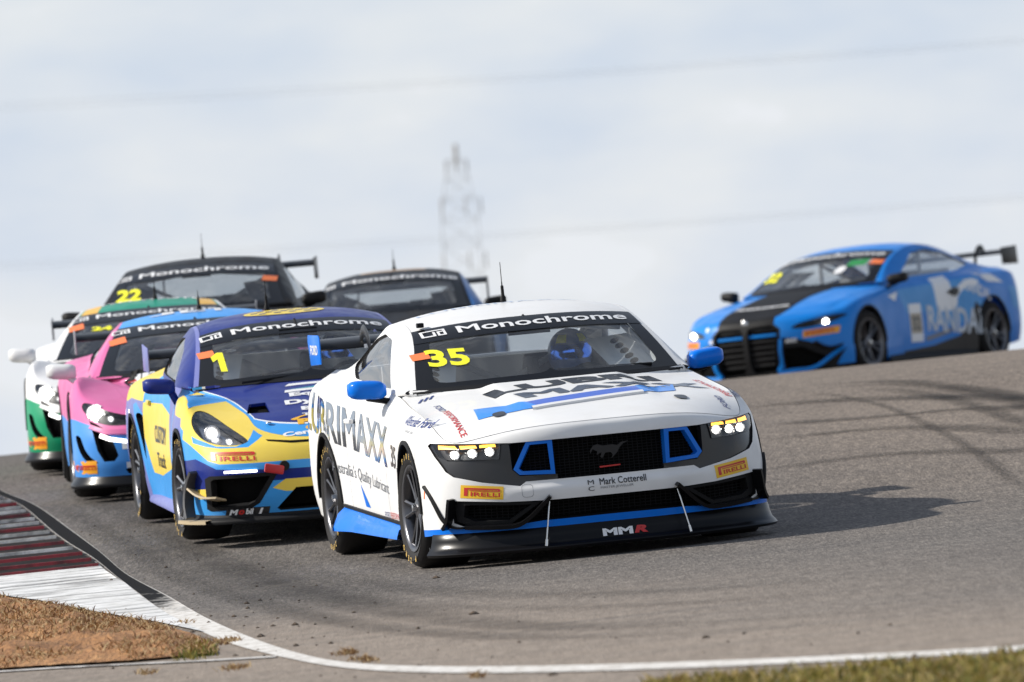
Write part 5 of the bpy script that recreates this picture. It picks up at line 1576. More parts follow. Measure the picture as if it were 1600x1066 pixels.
    for pl, m in (([(-.60, -.20), (-.33, -.34), (-.27, -.53), (-.63, -.49)], LB), ([(.33, -.17), (.585, .02), (.54, -.26), (.33, -.38)], LB),
                  ([(-.33, -.35), (.33, -.18), (.33, -.39), (-.27, -.54)], DB)):
        shape_on(hd, H, 'T', 1, [pl], m, off=.003, h=.035, name='stripe')
    T('LUBRI', (.05, .215), 1.0, .22, BLACKPRINT, 8); T('MAXX', (.22, -.06), 1.10, .20, bsdf('print_slate', (.05, .065, .10), .3, coat=.3), 8)
    T('FORD', (-.735, .10), .22, .036, NAVYP, -90, .01, .15); T('PERFORMANCE', (-.735, -.33), .60, .036, PIR_R, -91, .01, .15)
    T('FORD', (.755, -.46), .22, .036, NAVYP, 93, .01, .15); T('PERFORMANCE', (.80, -.02), .60, .036, PIR_R, 96, .01, .15)
    for k in range(3):
        shape_on(hd, H, 'T', 1, [[(-.035, -.05), (-.02, -.05), (.02, .05), (.005, .05)]], NAVYP, off=.003, h=.03, name='stripe', center=(-.77 + .035 * k, .46 + .02 * k))
    lip = MB()
    ys = np.linspace(-.33, .33, 23); uv = H.inv('T', np.stack([np.linspace(.56, .42, 23), np.abs(ys)], 1)); P = H.at(uv); P[:, 1] = ys
    uv2 = H.inv('T', np.stack([np.linspace(.52, .38, 23), np.abs(ys)], 1)); P2 = H.at(uv2); P2[:, 1] = ys
    lip.grid(np.stack([P + (0, 0, .001), P + (-.002, 0, .014), P2 + (0, 0, .016), P2 + (-.02, 0, .001)])); lip.build('hood_vent_lip', W, root, smooth=True)
    # roof details
    text_on(g['roof'], up, 'T', 1, 'LUBRIMAXX', (-.05, 1.80), w=.95, hgt=.10, mat=bsdf('print_pale_blue', (.42, .52, .68), .4), bold=.0, off=.003, ur=(2.2, 6))
    antenna(car, -1.93, .02, 1.403, .24)
    cb = MB().box((-1.36, -.585, 1.325), (.05, .04, .028)); cb.build('roof_camera', BLACK, root, bevel=.006)
    # rear wing
    wx, wz = -3.42, 1.20
    wb_ = wing_blade(1.74, .30, .035, wx + .14, wz, ang=11).build('rear_wing', CARBON, root, smooth=True, auto=50)
    for sd in (1, -1):
        e = MB().prism([(wx + .20, 1.115), (wx + .21, 1.27), (wx + .17, 1.29), (wx - .20, 1.29), (wx - .22, 1.25), (wx - .17, 1.105)], sd * .873, sd * .881, 'y'); ep = e.build('wing_endplate', BL, root, bevel=.004)
        V, F_ = text2d('FORD', .03, 0, .3)
        Q = place2d(V, (0, 0), .26, .06)
        P = [(wx + q[0] * (1 if sd < 0 else -1), sd * .8825, 1.2 + q[1]) for q in Q]
        mesh('lettering', P, F_, WHITE, ep, None, None, False)
        py = MB(); path = [(-3.05, sd * .60, 1.09), (-3.08, sd * .60, 1.20), (-3.16, sd * .60, 1.275), (-3.28, sd * .60, 1.285), (-3.36, sd * .60, 1.245)]
        py.tube(curve(path, 5), .03, 8, sq=(.28, 1.3)); py.build('wing_pylon', CARBON, root, smooth=True)
    V, F_ = text2d('MMR', .04, 0, .3); Q = place2d(V, (0, 0), .5, .07)
    mesh('lettering', [(wx + .148 - abs(q[1]) * .0, q[0] - .35, wz + .0 + q[1] * .35) for q in Q], F_, WHITE, wb_, None, None, False)
    # wheels
    for x, y, st in ((0, .965, 3), (0, -.965, 3), (-2.72, .972, 0), (-2.72, -.972, 0)):
        put_wheel(car, 'ten', x, y, .335, .24, .30, GUN, GUN, steer=st, camber=2.5 if x == 0 else 1.2, spin=20 if x == 0 else 50)
    underbody(car, .40)
    cabin(car, .345)
    steering_wheel(car, .345, -1.25, .86)
    w = MB()
    w.tube([(-.47, -.10, .962), (-.60, .05, .975 + .04), (-.62, .60, 1.0)], .008, 6); w.build('wiper', BLACK, root)
    panel('cowl', up, [rect(up, .0, .10, 0, .98)], [BLACK], root, off=.004, skirt=.01, sides=(1, -1), join=True)
    return car
# ------------------------------------------------------------------ yellow and blue mid-engined coupe, number 1
CAYMAN = dict(
    wb=2.48,
    cols=[
        [(.93, 0, .17), (.965, 0, .30), (.975, 0, .44), (.935, 0, .575), (.905, 0, .60), (.865, 0, .617)],
        [(.915, .30, .17), (.95, .30, .30), (.96, .30, .44), (.915, .30, .575), (.885, .30, .605), (.83, .29, .63)],
        [(.855, .53, .17), (.89, .54, .30), (.90, .54, .44), (.85, .54, .57), (.78, .52, .635), (.66, .465, .68)],
        [(.74, .75, .17), (.77, .76, .30), (.78, .76, .44), (.725, .745, .565), (.60, .69, .675), (.43, .50, .745)],
        [(.56, .86, .17), (.58, .865, .30), (.58, .867, .44), (.52, .862, .58), (.38, .80, .735), (.20, .535, .79)],
        [(.38, .895, .17), (.385, .90, .30), (.38, .90, .44), (.34, .895, .60), (.19, .825, .80), (.0, .57, .825)],
        [(0, .90, .16), (0, .91, .30), (0, .915, .45), (0, .91, .65), (-.02, .825, .875), (-.16, .60, .845)],
        [(-.40, .885, .15), (-.40, .895, .30), (-.40, .90, .45), (-.40, .895, .66), (-.40, .82, .872), (-.36, .65, .865)],
        rows(-.68, (.14, .30, .45, .66, .845), (.87, .88, .885, .872, .825), (-.62, .775, .905)),
        rows(-1.15, (.14, .30, .45, .67, .83), (.87, .88, .89, .875, .855), (-1.15, .80, .915)),
        rows(-1.75, (.15, .30, .45, .68, .835), (.88, .89, .90, .897, .88), (-1.75, .785, .93)),
        rows(-2.12, (.16, .30, .45, .68, .86), (.90, .92, .93, .935, .905), (-2.12, .75, .955)),
        rows(-2.48, (.17, .32, .48, .68, .87), (.92, .94, .95, .95, .91), (-2.48, .70, .97)),
        rows(-2.85, (.20, .34, .48, .68, .86), (.905, .93, .94, .935, .89), (-2.85, .66, .955)),
        rows(-3.2, (.22, .36, .50, .68, .83), (.85, .88, .89, .88, .84), (-3.15, .60, .91)),
        [(-3.40, .62, .25), (-3.44, .63, .40), (-3.46, .63, .52), (-3.46, .62, .68), (-3.43, .60, .80), (-3.30, .50, .88)],
        [(-3.44, 0, .25), (-3.48, 0, .40), (-3.50, 0, .52), (-3.50, 0, .68), (-3.47, 0, .80), (-3.34, 0, .88)],
    ],
    rail=[(-.48, .735, .895), (-.80, .675, 1.055), (-1.10, .63, 1.175), (-1.42, .60, 1.238), (-1.8, .585, 1.24), (-2.2, .575, 1.165), (-2.6, .57, 1.045), (-2.9, .58, .955)],
    centre=[(-.22, 0, .915), (-.60, 0, 1.09), (-.98, 0, 1.24), (-1.3, 0, 1.298), (-1.65, 0, 1.318), (-2.1, 0, 1.26), (-2.6, 0, 1.11), (-3.0, 0, .955)],
    hood_corner=2.0, hood_rear=8.0, deck_from=13.0, hood_pw=2.2,
    hood_mid=[(.62, .715), (.3, .80), (0, .868)], crown=2.8,
)
def simple_lamp(root, B, poly, parent_name='headlight', led=(), lens_mat=None, depth=.06, house=None, bf=None, off=-.003):
    out = panel(parent_name, B, [bf(poly, .02)], [house or bsdf('lamp_housing', (.06, .06, .062), .3, metal=.5)], root, off=-depth, skirt=0, sides=(1, -1), h=.035)
    for sd, o in zip((1, -1), out):
        panel('lens', B, [bf(poly, .02)], [lens_mat or LENS], o, off=off, skirt=depth - .01, sides=(sd,), h=.035, edge=BLACK)
        for (y, z, r, m) in led:
            uv = B.inv('F', [(y, z)], (0, 6.2)); P = B.at(uv, -depth * .55)[0] * (1, sd, 1)
            MB().lathe([(0, r * .5), (r * .8, r * .35), (r, 0)], 14, 'x', P).build('led', m, o, smooth=True)
            MB().lathe([(r, 0), (r * 1.9, r * .8), (r * 2.0, r * .6), (r * 1.1, -r * .5)], 18, 'x', P).build('reflector', CHROME, o, smooth=True)
    return out
def splitter_from_belt(car, mat, u_end, prof, name='front_splitter', flare=.0):
    """prof: (offset, z) pairs; follows the bumper's lower edge"""
    B = car.belt; us = np.linspace(0, u_end, 36)
    base = B.at(np.stack([us, np.zeros_like(us)], 1)); nn = B.nrm(np.stack([us, np.full_like(us, .4)], 1)); nn[:, 2] = 0; nn /= np.linalg.norm(nn, axis=1, keepdims=True)
    fl = flare * sstep((us - u_end * .75) / (u_end * .25))
    G = []
    for o, z in prof:
        q = base + nn * (o + (fl if o > 0 else 0 * fl))[:, None]
        q = q.copy(); q[:, 2] = z; G.append(q)
    G = np.stack(G); m = MB().grid(G); h = MB().grid(G * (1, -1, 1)); m.add(h.v, h.f)
    return m.build(name, mat, car.root, smooth=True, auto=45), base, nn
def arch_lips(car, mat, radii, zc=.33, wb=None):
    B = car.belt
    for cx, rad in radii:
        aa = np.linspace(-.02, math.pi + .02, 28)
        pts = B.inv('S', [(cx + rad * math.cos(q), zc + rad * math.sin(q)) for q in aa], (3.5, 15.0)); pts[:, 1] = np.maximum(pts[:, 1], 0)
        strip3d('arch_lip', B.at(pts), B.nrm(pts), .022, .008, mat, car.root, (1, -1))
def skirt_bar(car, mat, x0, x1, y, z=.14, out=.05, name='side_skirt'):
    for sd in (1, -1):
        xs = np.linspace(x0, x1, 18); t = np.linspace(0, 1, 18)
        r = [np.stack([xs, np.full(18, yy), np.full(18, zz)], 1) for yy, zz in ((y - .02, z + .08), (y + out * .6, z + .05), (y + out, z + .018), (y + out, z), (y - .12, z - .01))]
        MB().grid(np.stack(r) * (1, sd, 1)).build(name, mat, car.root, smooth=True, auto=40)
def gt_wing(car, x, z, span, ch, mat, endcol, pyl_y, pyl_base, epz=(.09, .07), swan=True, label=None):
    w = wing_blade(span, ch, .032, x + ch * .5, z, ang=10).build('rear_wing', mat, car.root, smooth=True, auto=50)
    for sd in (1, -1):
        e = MB().prism([(x + ch * .65, z - epz[0]), (x + ch * .7, z + epz[1]), (x - ch * .65, z + epz[1] + .02), (x - ch * .7, z - epz[0])], sd * (span / 2 + .002), sd * (span / 2 + .010), 'y')
        e.build('wing_endplate', endcol, car.root, bevel=.004)
        bx, bz = pyl_base
        P = [(bx, sd * pyl_y, bz), (bx - .02, sd * pyl_y, z - .02), (x + ch * .45, sd * pyl_y, z + .07), (x + .02, sd * pyl_y, z + .075), (x - .02, sd * pyl_y, z + .02)] if swan else [(bx, sd * pyl_y, bz), (x, sd * pyl_y, z - .01)]
        MB().tube(curve(P, 5), .03, 8, sq=(.3, 1.2)).build('wing_pylon', mat, car.root, smooth=True)
    return w
def build_porsche(root):
    D = CAYMAN; car = Car(D, root); B = car.belt
    YL = paint('racing_yellow', (.78, .59, .095)); NV = paint('navy_blue_paint', (.008, .022, .19), .3); SK = paint('sky_blue_paint', (.045, .30, .72)); LV = paint('lavender_blue_paint', (.17, .19, .45))
    mats = [SK, YL, NV, LV, WHITE]
    ub, uf, ud, uq = 5.25, 8.0, 10.6, 13.9
    aF = car.arch(0, .325, .36); aR = car.arch(-2.48, .325, .365)
    out_in = [(.40, .428), (.80, .422), (.825, .405), (.822, .22), (.80, .205), (.57, .215), (.52, .245)]
    ctr = [(-.2, .325), (.30, .325), (.42, .205), (.40, .19), (-.2, .19)]
    lamp = smoothpoly([(.838, .69), (.838, .755), (.795, .798), (.725, .783), (.635, .70), (.56, .632), (.565, .612), (.62, .600), (.71, .603), (.795, .632)], 4)
    oi, ct, lm = car.bf(out_in), car.bf(ctr), car.bf(lamp, .02)
    yel = car.bf([(-.3, .488), (.3, .492), (.54, .489), (.74, .492), (.80, .515), (.85, .575), (.90, .64), (.93, .75), (.88, .90), (.5, .95), (.3, .70), (-.3, .66)])
    nav = car.bf([(-.3, .437), (.40, .442), (.76, .462), (.86, .525), (.93, .50), (.93, .36), (.83, .33), (.79, .39), (.42, .375), (-.3, .375)])
    yl2 = car.bf([(-.3, .376), (.36, .38), (.44, .33), (.36, .305), (-.3, .30)])
    yl3 = car.bf([(.80, .345), (.865, .34), (.865, .28), (.80, .28)])
    rim_b = car.bf([(.80, .598), (.72, .585), (.56, .585), (.46, .645), (.50, .68), (.56, .615), (.63, .592), (.74, .597), (.83, .64), (.86, .66), (.86, .62)])
    bp = panel('front_bumper', B, [rect(B, 0, ub - .006, 0, 5)], mats, root, holes=[oi, ct, lm, aF], paints=[(yel, 1), (rim_b, 0), (nav, 2), (yl2, 1), (yl3, 1)], sides=(1, -1), join=True, skirt=.04, edge=BLACK, h=.028)[0]
    fy = car.bs([(.50, .62), (.38, .60), (.34, .665), (.0, .74), (-.30, .72), (-.42, .80), (-.55, 1.0), (.6, 1.0), (.7, .7)])
    fl = car.bs([(.2, .63), (.0, .70), (-.30, .66), (-.36, .50), (-.5, .50), (-.52, .78), (-.42, .84), (-.2, .77), (.1, .76)])
    dy = car.bs([(-.62, .70), (-.62, .42), (-1.3, .34), (-1.75, .34), (-2.2, .78), (-1.2, .80)])
    dl = car.bs([(-.70, 1.0), (-1.0, 1.0), (-.72, .45), (-.55, .35), (-.5, .6)])
    qy = car.bs([(-1.9, .79), (-2.45, .80), (-2.9, .76), (-3.3, .78), (-3.2, 1.1), (-1.9, 1.1)])
    ql = car.bs([(-1.62, .60), (-2.2, .78), (-2.32, .76), (-1.9, .1), (-1.55, .1)])
    for sd in (1, -1):
        r = 1 if sd < 0 else -1
        fp = panel('front_fender', B, [rect(B, ub, uf - .006, 0, 5)], mats, root, holes=[aF, lm], paints=[(fy, 1), (fl, 3)], sides=(sd,), skirt=.03, edge=BLACK)[0]
        dp = panel('door', B, [rect(B, uf, ud - .006, 0, 5)], mats, root, paints=[(dy, 1), (dl, 3)], sides=(sd,))[0]
        ik = smoothpoly([(-2.20, .70), (-2.00, .705), (-1.88, .62), (-1.66, .32), (-1.66, .245), (-1.80, .25), (-1.98, .42), (-2.12, .60)], 4)
        iuv = car.bs(ik)
        qp = panel('rear_quarter', B, [rect(B, ud, uq - .006, 0, 5)], [LV, YL, SK, NV], root, holes=[aR, iuv], paints=[(qy, 1), (ql, 2)], sides=(sd,), skirt=.03, edge=BLACK)[0]
        panel('side_intake', B, [iuv], [DEEP], root, off=-.06, skirt=0, sides=(sd,), h=.05)
        for t, z, hh in (('BOSTON', .60, .07), ('CUSTOM', .46, .07)):
            pass
        text_on(dp, B, 'S', sd, 'CUSTOM', (-1.28 * r, .60), w=.55, hgt=.11, mat=BLACKPRINT, bold=.02, ur=(3.5, 15.0))
        text_on(dp, B, 'S', sd, 'Truck', (-1.25 * r, .44), w=.45, hgt=.09, mat=BLACKPRINT, bold=.02, ur=(3.5, 15.0))
        MB().box((-1.78, sd * .895, .79), (.15, .025, .03)).build('handle', YL, dp, bevel=.01)
    panel('rear_bumper', B, [rect(B, uq, 16, 0, 5)], [LV], root, sides=(1, -1), join=True, h=.06)
    panel('boot_lid', car.deck, [rect(car.deck, .1, car.deck.U - .1, 0, car.deck.V - .1)], [NV], root, sides=(1, -1), join=True, h=.06)
    H = car.hood
    # navy bonnet edged in sky blue and a white pinstripe that follow its border
    Lm = H.met(np.array([(0, 0), (H.U, H.V)]))[1]
    def inset(a, b): return rect(H, a, H.U + 5, -3, H.V - b)
    vents = [(.40, .36), (.34, .50), (.14, .46), (.16, .36)]
    vt = vpoly(H, 'T', vents)
    hd = panel('hood', H, [rect(H, .2, H.U - .15, 0, H.V - .2)], [SK, WHITE, NV], root, holes=[vt], paints=[(inset(6.4, 2.6), 1), (inset(7.2, 3.4), 2)], sides=(1, -1), join=True, skirt=.02, h=.03)[0]
    panel('hood_duct', H, [vt], [DEEP], root, off=-.04, skirt=0, sides=(1, -1), h=.05)
    g = greenhouse(car, NV, ws=(0, 2.3), pillar_mat=LV, roof_mat=[NV, YL], side_win=[(-.86, .93), (-1.3, 1.12), (-1.62, 1.19), (-1.95, 1.175), (-2.3, 1.08), (-2.05, .97)])
    monochrome_banner(car, 1.62, 2.3, .96, txt_w=.96, hgt=.10, yoff=.07)
    up = car.upper
    shape_on(g['ws'], up, 'F', 1, [[(-.005, -.055), (.034, -.055), (.034, .055), (.0, .055), (-.042, .030), (-.036, .002), (-.005, .018)]], YELLOWNUM, center=(-.535, 1.05), off=.004, ur=(0, 3), name='number')
    shape_on(g['ws'], up, 'F', 1, [[(-.05, -.014), (.05, -.02), (.05, .018), (-.05, .02)]], ORANGE, center=(-.60, 1.095), ang=10, off=.004, ur=(0, 3), h=.05)
    el = [(.26 * math.cos(a), .14 * math.sin(a)) for a in np.linspace(0, 2 * math.pi, 40)[:-1]]
    rf = g['roof']
    shape_on(rf, up, 'T', 1, [el], YL, center=(-.02, 1.43), off=.003, ur=(2.2, 6), h=.05)
    for i in range(-4, 5):
        for j in range(-1, 2):
            if (i + j) % 2 == 0: shape_on(rf, up, 'T', 1, [[(-.022, -.016), (.022, -.016), (.022, .016), (-.022, .016)]], NV, center=(-.02 + i * .048, 1.43 + j * .06), off=.005, ur=(2.2, 6), h=.05)
    antenna(car, -1.66, -.10, 1.312, .2)
    # front details
    for sd, o in zip((1, -1), panel('intake_frame', B, [oi], [BLACK], root, holes=[car.bf([(.45, .405), (.78, .402), (.795, .39), (.795, .235), (.78, .228), (.59, .235), (.55, .255)])], off=.002, skirt=.05, sides=(1, -1), h=.03)): pass
    panel('intake', B, [oi], [DEEP], root, off=-.08, skirt=0, sides=(1, -1), h=.05)
    panel('centre_intake', B, [ct], [DEEP], root, off=-.09, skirt=0, sides=(1, -1), join=True, h=.05)
    panel('day_lamp', B, [car.bf([(.525, .434), (.715, .436), (.715, .450), (.525, .449)], .02)], [LED_SOFT], root, off=.008, skirt=.02, sides=(1, -1), h=.03)
    panel('hood_slot', B, [car.bf([(-.1, .588), (.30, .592), (.44, .612), (.45, .622), (.30, .606), (-.1, .600)], .02)], [DEEP], root, off=.002, skirt=0, sides=(1, -1), h=.03)
    simple_lamp(root, B, lamp, led=[(.745, .70, .026, LED_SOFT), (.665, .645, .012, LED_SOFT)], bf=car.bf, house=bsdf('lamp_housing_light', (.45, .45, .47), .22, metal=.9))
    for sd, an in ((1, 2), (-1, -2)):
        pirelli(bp, B, 'F', 1, (sd * .652, .535), .25, .052, an, ur=(0, 6.2))
        # fender louvre
        P = [(-.18, .79), (-.26, .72), (-.30, .68), (-.40, .69), (-.34, .74), (-.26, .785)]
        panel('fender_vent', B, [vpoly(B, 'T', P, (4.5, 8.0), (3.0, 5.0))], [DEEP], root, off=.002, skirt=0, sides=(sd,), h=.03)
        # upright corner strake, small tan plane
        P = [(.60, .862, .45), (.55, .885, .38), (.54, .905, .27), (.60, .905, .17)]
        strip3d('corner_strake', curve(P, 5), np.tile((.55, .83, 0), (16, 1)), .018, .06, GREYPLASTIC, root, (sd,))
        TAN = bsdf('worn_tan_composite', (.42, .33, .2), .55)
        P = [(.56, .88, .335), (.66, .84, .295), (.76, .78, .278), (.80, .73, .278)]
        strip3d('dive_plane', curve(P, 4), np.tile((.6, .75, .25), (13, 1)), .012, .07, TAN, root, (sd,))
    tow = MB(); ring = [(1.0 + .03 * math.sin(a) * .3, .42 + .045 * math.cos(a), .455 + .03 * math.sin(a)) for a in np.linspace(0, 2 * math.pi, 17)]
    RD = bsdf('tow_strap_red', (.42, .01, .015), .5)
    m = MB(); m.box((1.0, -.43, .448), (.03, .12, .055), rotx(R(-12))); m.build('tow_strap', RD, root, bevel=.012)
    m = MB(); m.tube([(.93, -.36, .462), (1.0, -.365, .462)], .03, 12); m.build('tow_socket', BLACK, root, smooth=True)
    sp, base, nn = splitter_from_belt(car, BLACK, 4.85, [(-.03, .19), (.0, .185), (.008, .165), (.05, .150), (.055, .14), (.05, .125), (-.2, .12)], flare=.03)
    for sd in (1, -1):
        TAN = MATS['worn_tan_composite']
        us = np.linspace(3.2, 4.85, 10); b = B.at(np.stack([us, np.zeros_like(us)], 1)); n2 = B.nrm(np.stack([us, np.full_like(us, .4)], 1)); n2[:, 2] = 0
        G = np.stack([b + n2 * .02, b + n2 * .092, b + n2 * .094, b + n2 * .02]); G[:, :, 2] = np.array([.156, .152, .132, .13])[:, None]
        MB().grid(G * (1, sd, 1)).build('splitter_corner', TAN, root, smooth=True, auto=40)
    V, F_ = text2d('Mobil', .03, .2, .12); V1, F1 = text2d('1', .03, .2, .12)
    for sd in (-1, 1):
        text_on(bp, B, 'F', 1, 'M', (sd * .60 - .075, .195), w=.055, hgt=.034, mat=WHITE, bold=.05, shear=.25, ur=(0, 6.2), off=.004); text_on(bp, B, 'F', 1, 'o', (sd * .60 - .030, .193), w=.034, hgt=.03, mat=PIR_R, bold=.05, shear=.25, ur=(0, 6.2), off=.004)
        text_on(bp, B, 'F', 1, 'bil', (sd * .60 + .018, .197), w=.05, hgt=.036, mat=WHITE, bold=.04, shear=.25, ur=(0, 6.2), off=.004)
        shape_on(bp, B, 'F', 1, [[(-.125, -.022), (.13, -.022), (.14, .024), (-.115, .024)]], BLACKPRINT, center=(sd * .60, .196), ur=(0, 6.2), off=.002)
        text_on(bp, B, 'F', 1, '1', (sd * .60 + .085, .196), w=.03, hgt=.036, mat=WHITE, bold=.05, shear=.25, ur=(0, 6.2), off=.004)
    # bonnet print (as far as it shows past the white car)
    T = lambda body, c, w, hgt, mat, bold=.03, ang=-3: text_on(hd, H, 'T', 1, body, c, w=w, hgt=hgt, mat=mat, bold=bold, off=.003, ang=ang)
    TEAL = bsdf('print_teal', (.10, .55, .62), .4); GOLD = bsdf('print_gold', (.80, .43, .02), .4)
    shape_on(hd, H, 'T', 1, [[(-.20, .12), (.22, .12), (.20, .17), (-.17, .17)], [(-.22, -.02), (.2, -.02), (.2, .03), (-.21, .03)]], WHITE, off=.002, h=.05)
    shape_on(hd, H, 'T', 1, [[(-.205, .035), (-.05, .05), (.22, .13), (.22, .04)]], TEAL, off=.003, h=.05)
    T('Equip', (-.04, -.10), .32, .11, WHITE, .05); T('Dyna', (-.09, -.27), .32, .13, WHITE, .05); T('Besp', (-.05, -.43), .24, .10, WHITE, .05); T('Truck', (-.08, -.54), .2, .05, WHITE)
    T('PRI', (-.12, -.65), .21, .085, GOLD, .07); T('CO', (-.115, -.745), .15, .07, GOLD, .07)
    shape_on(hd, H, 'T', 1, [smoothpoly([(-.17, -.02), (-.1, .02), (0, .06), (.14, .06), (.2, .02), (.1, .04), (0, .035), (-.1, .0), (-.14, -.04)], 4)], GOLD, center=(-.09, -.575), off=.003)
    T('Cent', (-.235, -.80), .21, .06, WHITE, .04, 4)
    for sd in (1, -1): MB().lathe([(0, .008), (.016, .006), (.02, 0)], 12, 'z', (.62, sd * .40, .71)).build('hood_catch', SILVER, root, smooth=True)
    mirror_pod(car, -.62, .835, 1.03, .885, .985, NV, NV, depth=.15, arm=[(-.62, .86, .90), (-.60, .83, .83), (-.64, .79, .83)])
    gt_wing(car, -3.05, 1.02, 1.52, .26, CARBON, LV, .42, (-2.85, .93), swan=False)
    V, F_ = shape2d([smoothpoly([(.2 * math.cos(a), .022 * math.sin(a)) for a in np.linspace(0, 2 * math.pi, 20)[:-1]], 2), smoothpoly([(.185 * math.cos(a), .012 * math.sin(a)) for a in np.linspace(0, 2 * math.pi, 20)[:-1]], 2)], .02)
    mesh('emblem', [(-3.05 + .26 * .5 - .002, q[0] - .38, 1.03 + q[1] * .6) for q in V], F_, WHITE, root, None, None, False)
    for x, y, st in ((0, .91, 3), (0, -.91, 3), (-2.48, .935, 0), (-2.48, -.935, 0)):
        put_wheel(car, 'five', x, y, .325, .24, .29, GUN, SILVER if False else bsdf('silver_spoke', (.3, .3, .31), .3, metal=.9), steer=st, camber=2.5 if x == 0 else 1.5, spin=12 if x == 0 else 66)
    arch_lips(car, BLACK, ((0, .36), (-2.48, .365)), .325)
    skirt_bar(car, LV, -.38, -2.1, .875, .14, .03)
    underbody(car, .39, .14); cabin(car, .33); steering_wheel(car, .33, -1.05, .82)
    w = MB(); w.tube([(-.26, -.45, .93), (-.34, .10, .958), (-.40, .55, .935)], .008, 6); w.tube([(-.30, .3, .94), (-.40, -.1, .985), (-.45, -.55, .93)], .008, 6); w.build('wiper', BLACK, root)
    panel('cowl', up, [rect(up, .0, .12, 0, .98)], [BLACK], root, off=.004, skirt=.01, sides=(1, -1), join=True)
    return car
# ------------------------------------------------------------------ blue two-door coupe with tall twin grille (also built in black)
COUPE = dict(
    wb=2.857,
    cols=[
        [(.90, 0, .085), (.945, 0, .30), (.955, 0, .48), (.935, 0, .61), (.915, 0, .655), (.87, 0, .685)],
        [(.89, .30, .085), (.935, .30, .30), (.94, .30, .48), (.915, .30, .61), (.89, .30, .66), (.845, .295, .695)],
        [(.82, .56, .085), (.86, .56, .30), (.855, .56, .48), (.825, .56, .595), (.79, .55, .655), (.735, .53, .695)],
        [(.69, .78, .09), (.715, .79, .30), (.70, .79, .47), (.65, .78, .60), (.61, .765, .67), (.555, .70, .715)],
        [(.51, .905, .11), (.53, .91, .30), (.515, .91, .47), (.465, .90, .62), (.43, .865, .70), (.375, .77, .75)],
        [(.385, .955, .14), (.395, .96, .30), (.39, .96, .47), (.365, .95, .63), (.33, .912, .73), (.27, .79, .785)],
        rows(0, (.13, .30, .48, .675, .80), (.965, .975, .98, .975, .935), (0, .80, .848)),
        rows(-.42, (.14, .30, .46, .69, .84), (.94, .95, .95, .945, .92), (-.42, .82, .90)),
        rows(-.75, (.15, .30, .46, .70, .86), (.92, .93, .935, .93, .905), (-.75, .83, .938)),
        rows(-1.4, (.15, .30, .46, .71, .88), (.915, .925, .93, .925, .91), (-1.4, .85, .955)),
        rows(-2.0, (.16, .30, .46, .73, .90), (.92, .93, .94, .94, .92), (-2.0, .85, .98)),
        rows(-2.42, (.17, .32, .47, .74, .92), (.95, .965, .97, .975, .95), (-2.42, .82, 1.02)),
        rows(-2.857, (.18, .33, .48, .75, .94), (.965, .98, .99, .985, .955), (-2.857, .79, 1.04)),
        rows(-3.25, (.20, .34, .48, .76, .95), (.945, .965, .97, .965, .93), (-3.25, .76, 1.045)),
        rows(-3.6, (.24, .37, .50, .77, .95), (.89, .92, .93, .92, .88), (-3.6, .73, 1.03)),
        [(-3.80, .66, .28), (-3.86, .68, .42), (-3.87, .68, .55), (-3.86, .67, .80), (-3.83, .65, .95), (-3.70, .58, 1.02)],
        [(-3.84, 0, .28), (-3.90, 0, .42), (-3.91, 0, .55), (-3.90, 0, .80), (-3.87, 0, .95), (-3.74, 0, 1.02)],
    ],
    rail=[(-.60, .80, .94), (-.98, .72, 1.125), (-1.35, .66, 1.265), (-1.7, .635, 1.328), (-2.05, .62, 1.335), (-2.5, .61, 1.27), (-2.95, .63, 1.15), (-3.3, .68, 1.05)],
    centre=[(-.32, 0, .945), (-.75, 0, 1.15), (-1.15, 0, 1.31), (-1.5, 0, 1.378), (-1.95, 0, 1.395), (-2.5, 0, 1.345), (-3.0, 0, 1.20), (-3.4, 0, 1.05)],
    hood_corner=3.2, hood_rear=8.0, deck_from=13.0,
    hood_mid=[(.6, .765), (.3, .835), (0, .895)],
    hood_bump=lambda x, y: .016 * sstep((.40 - np.abs(y)) / .09) * sstep((.8 - x) / .3) * sstep((x + .45) / .25),
)
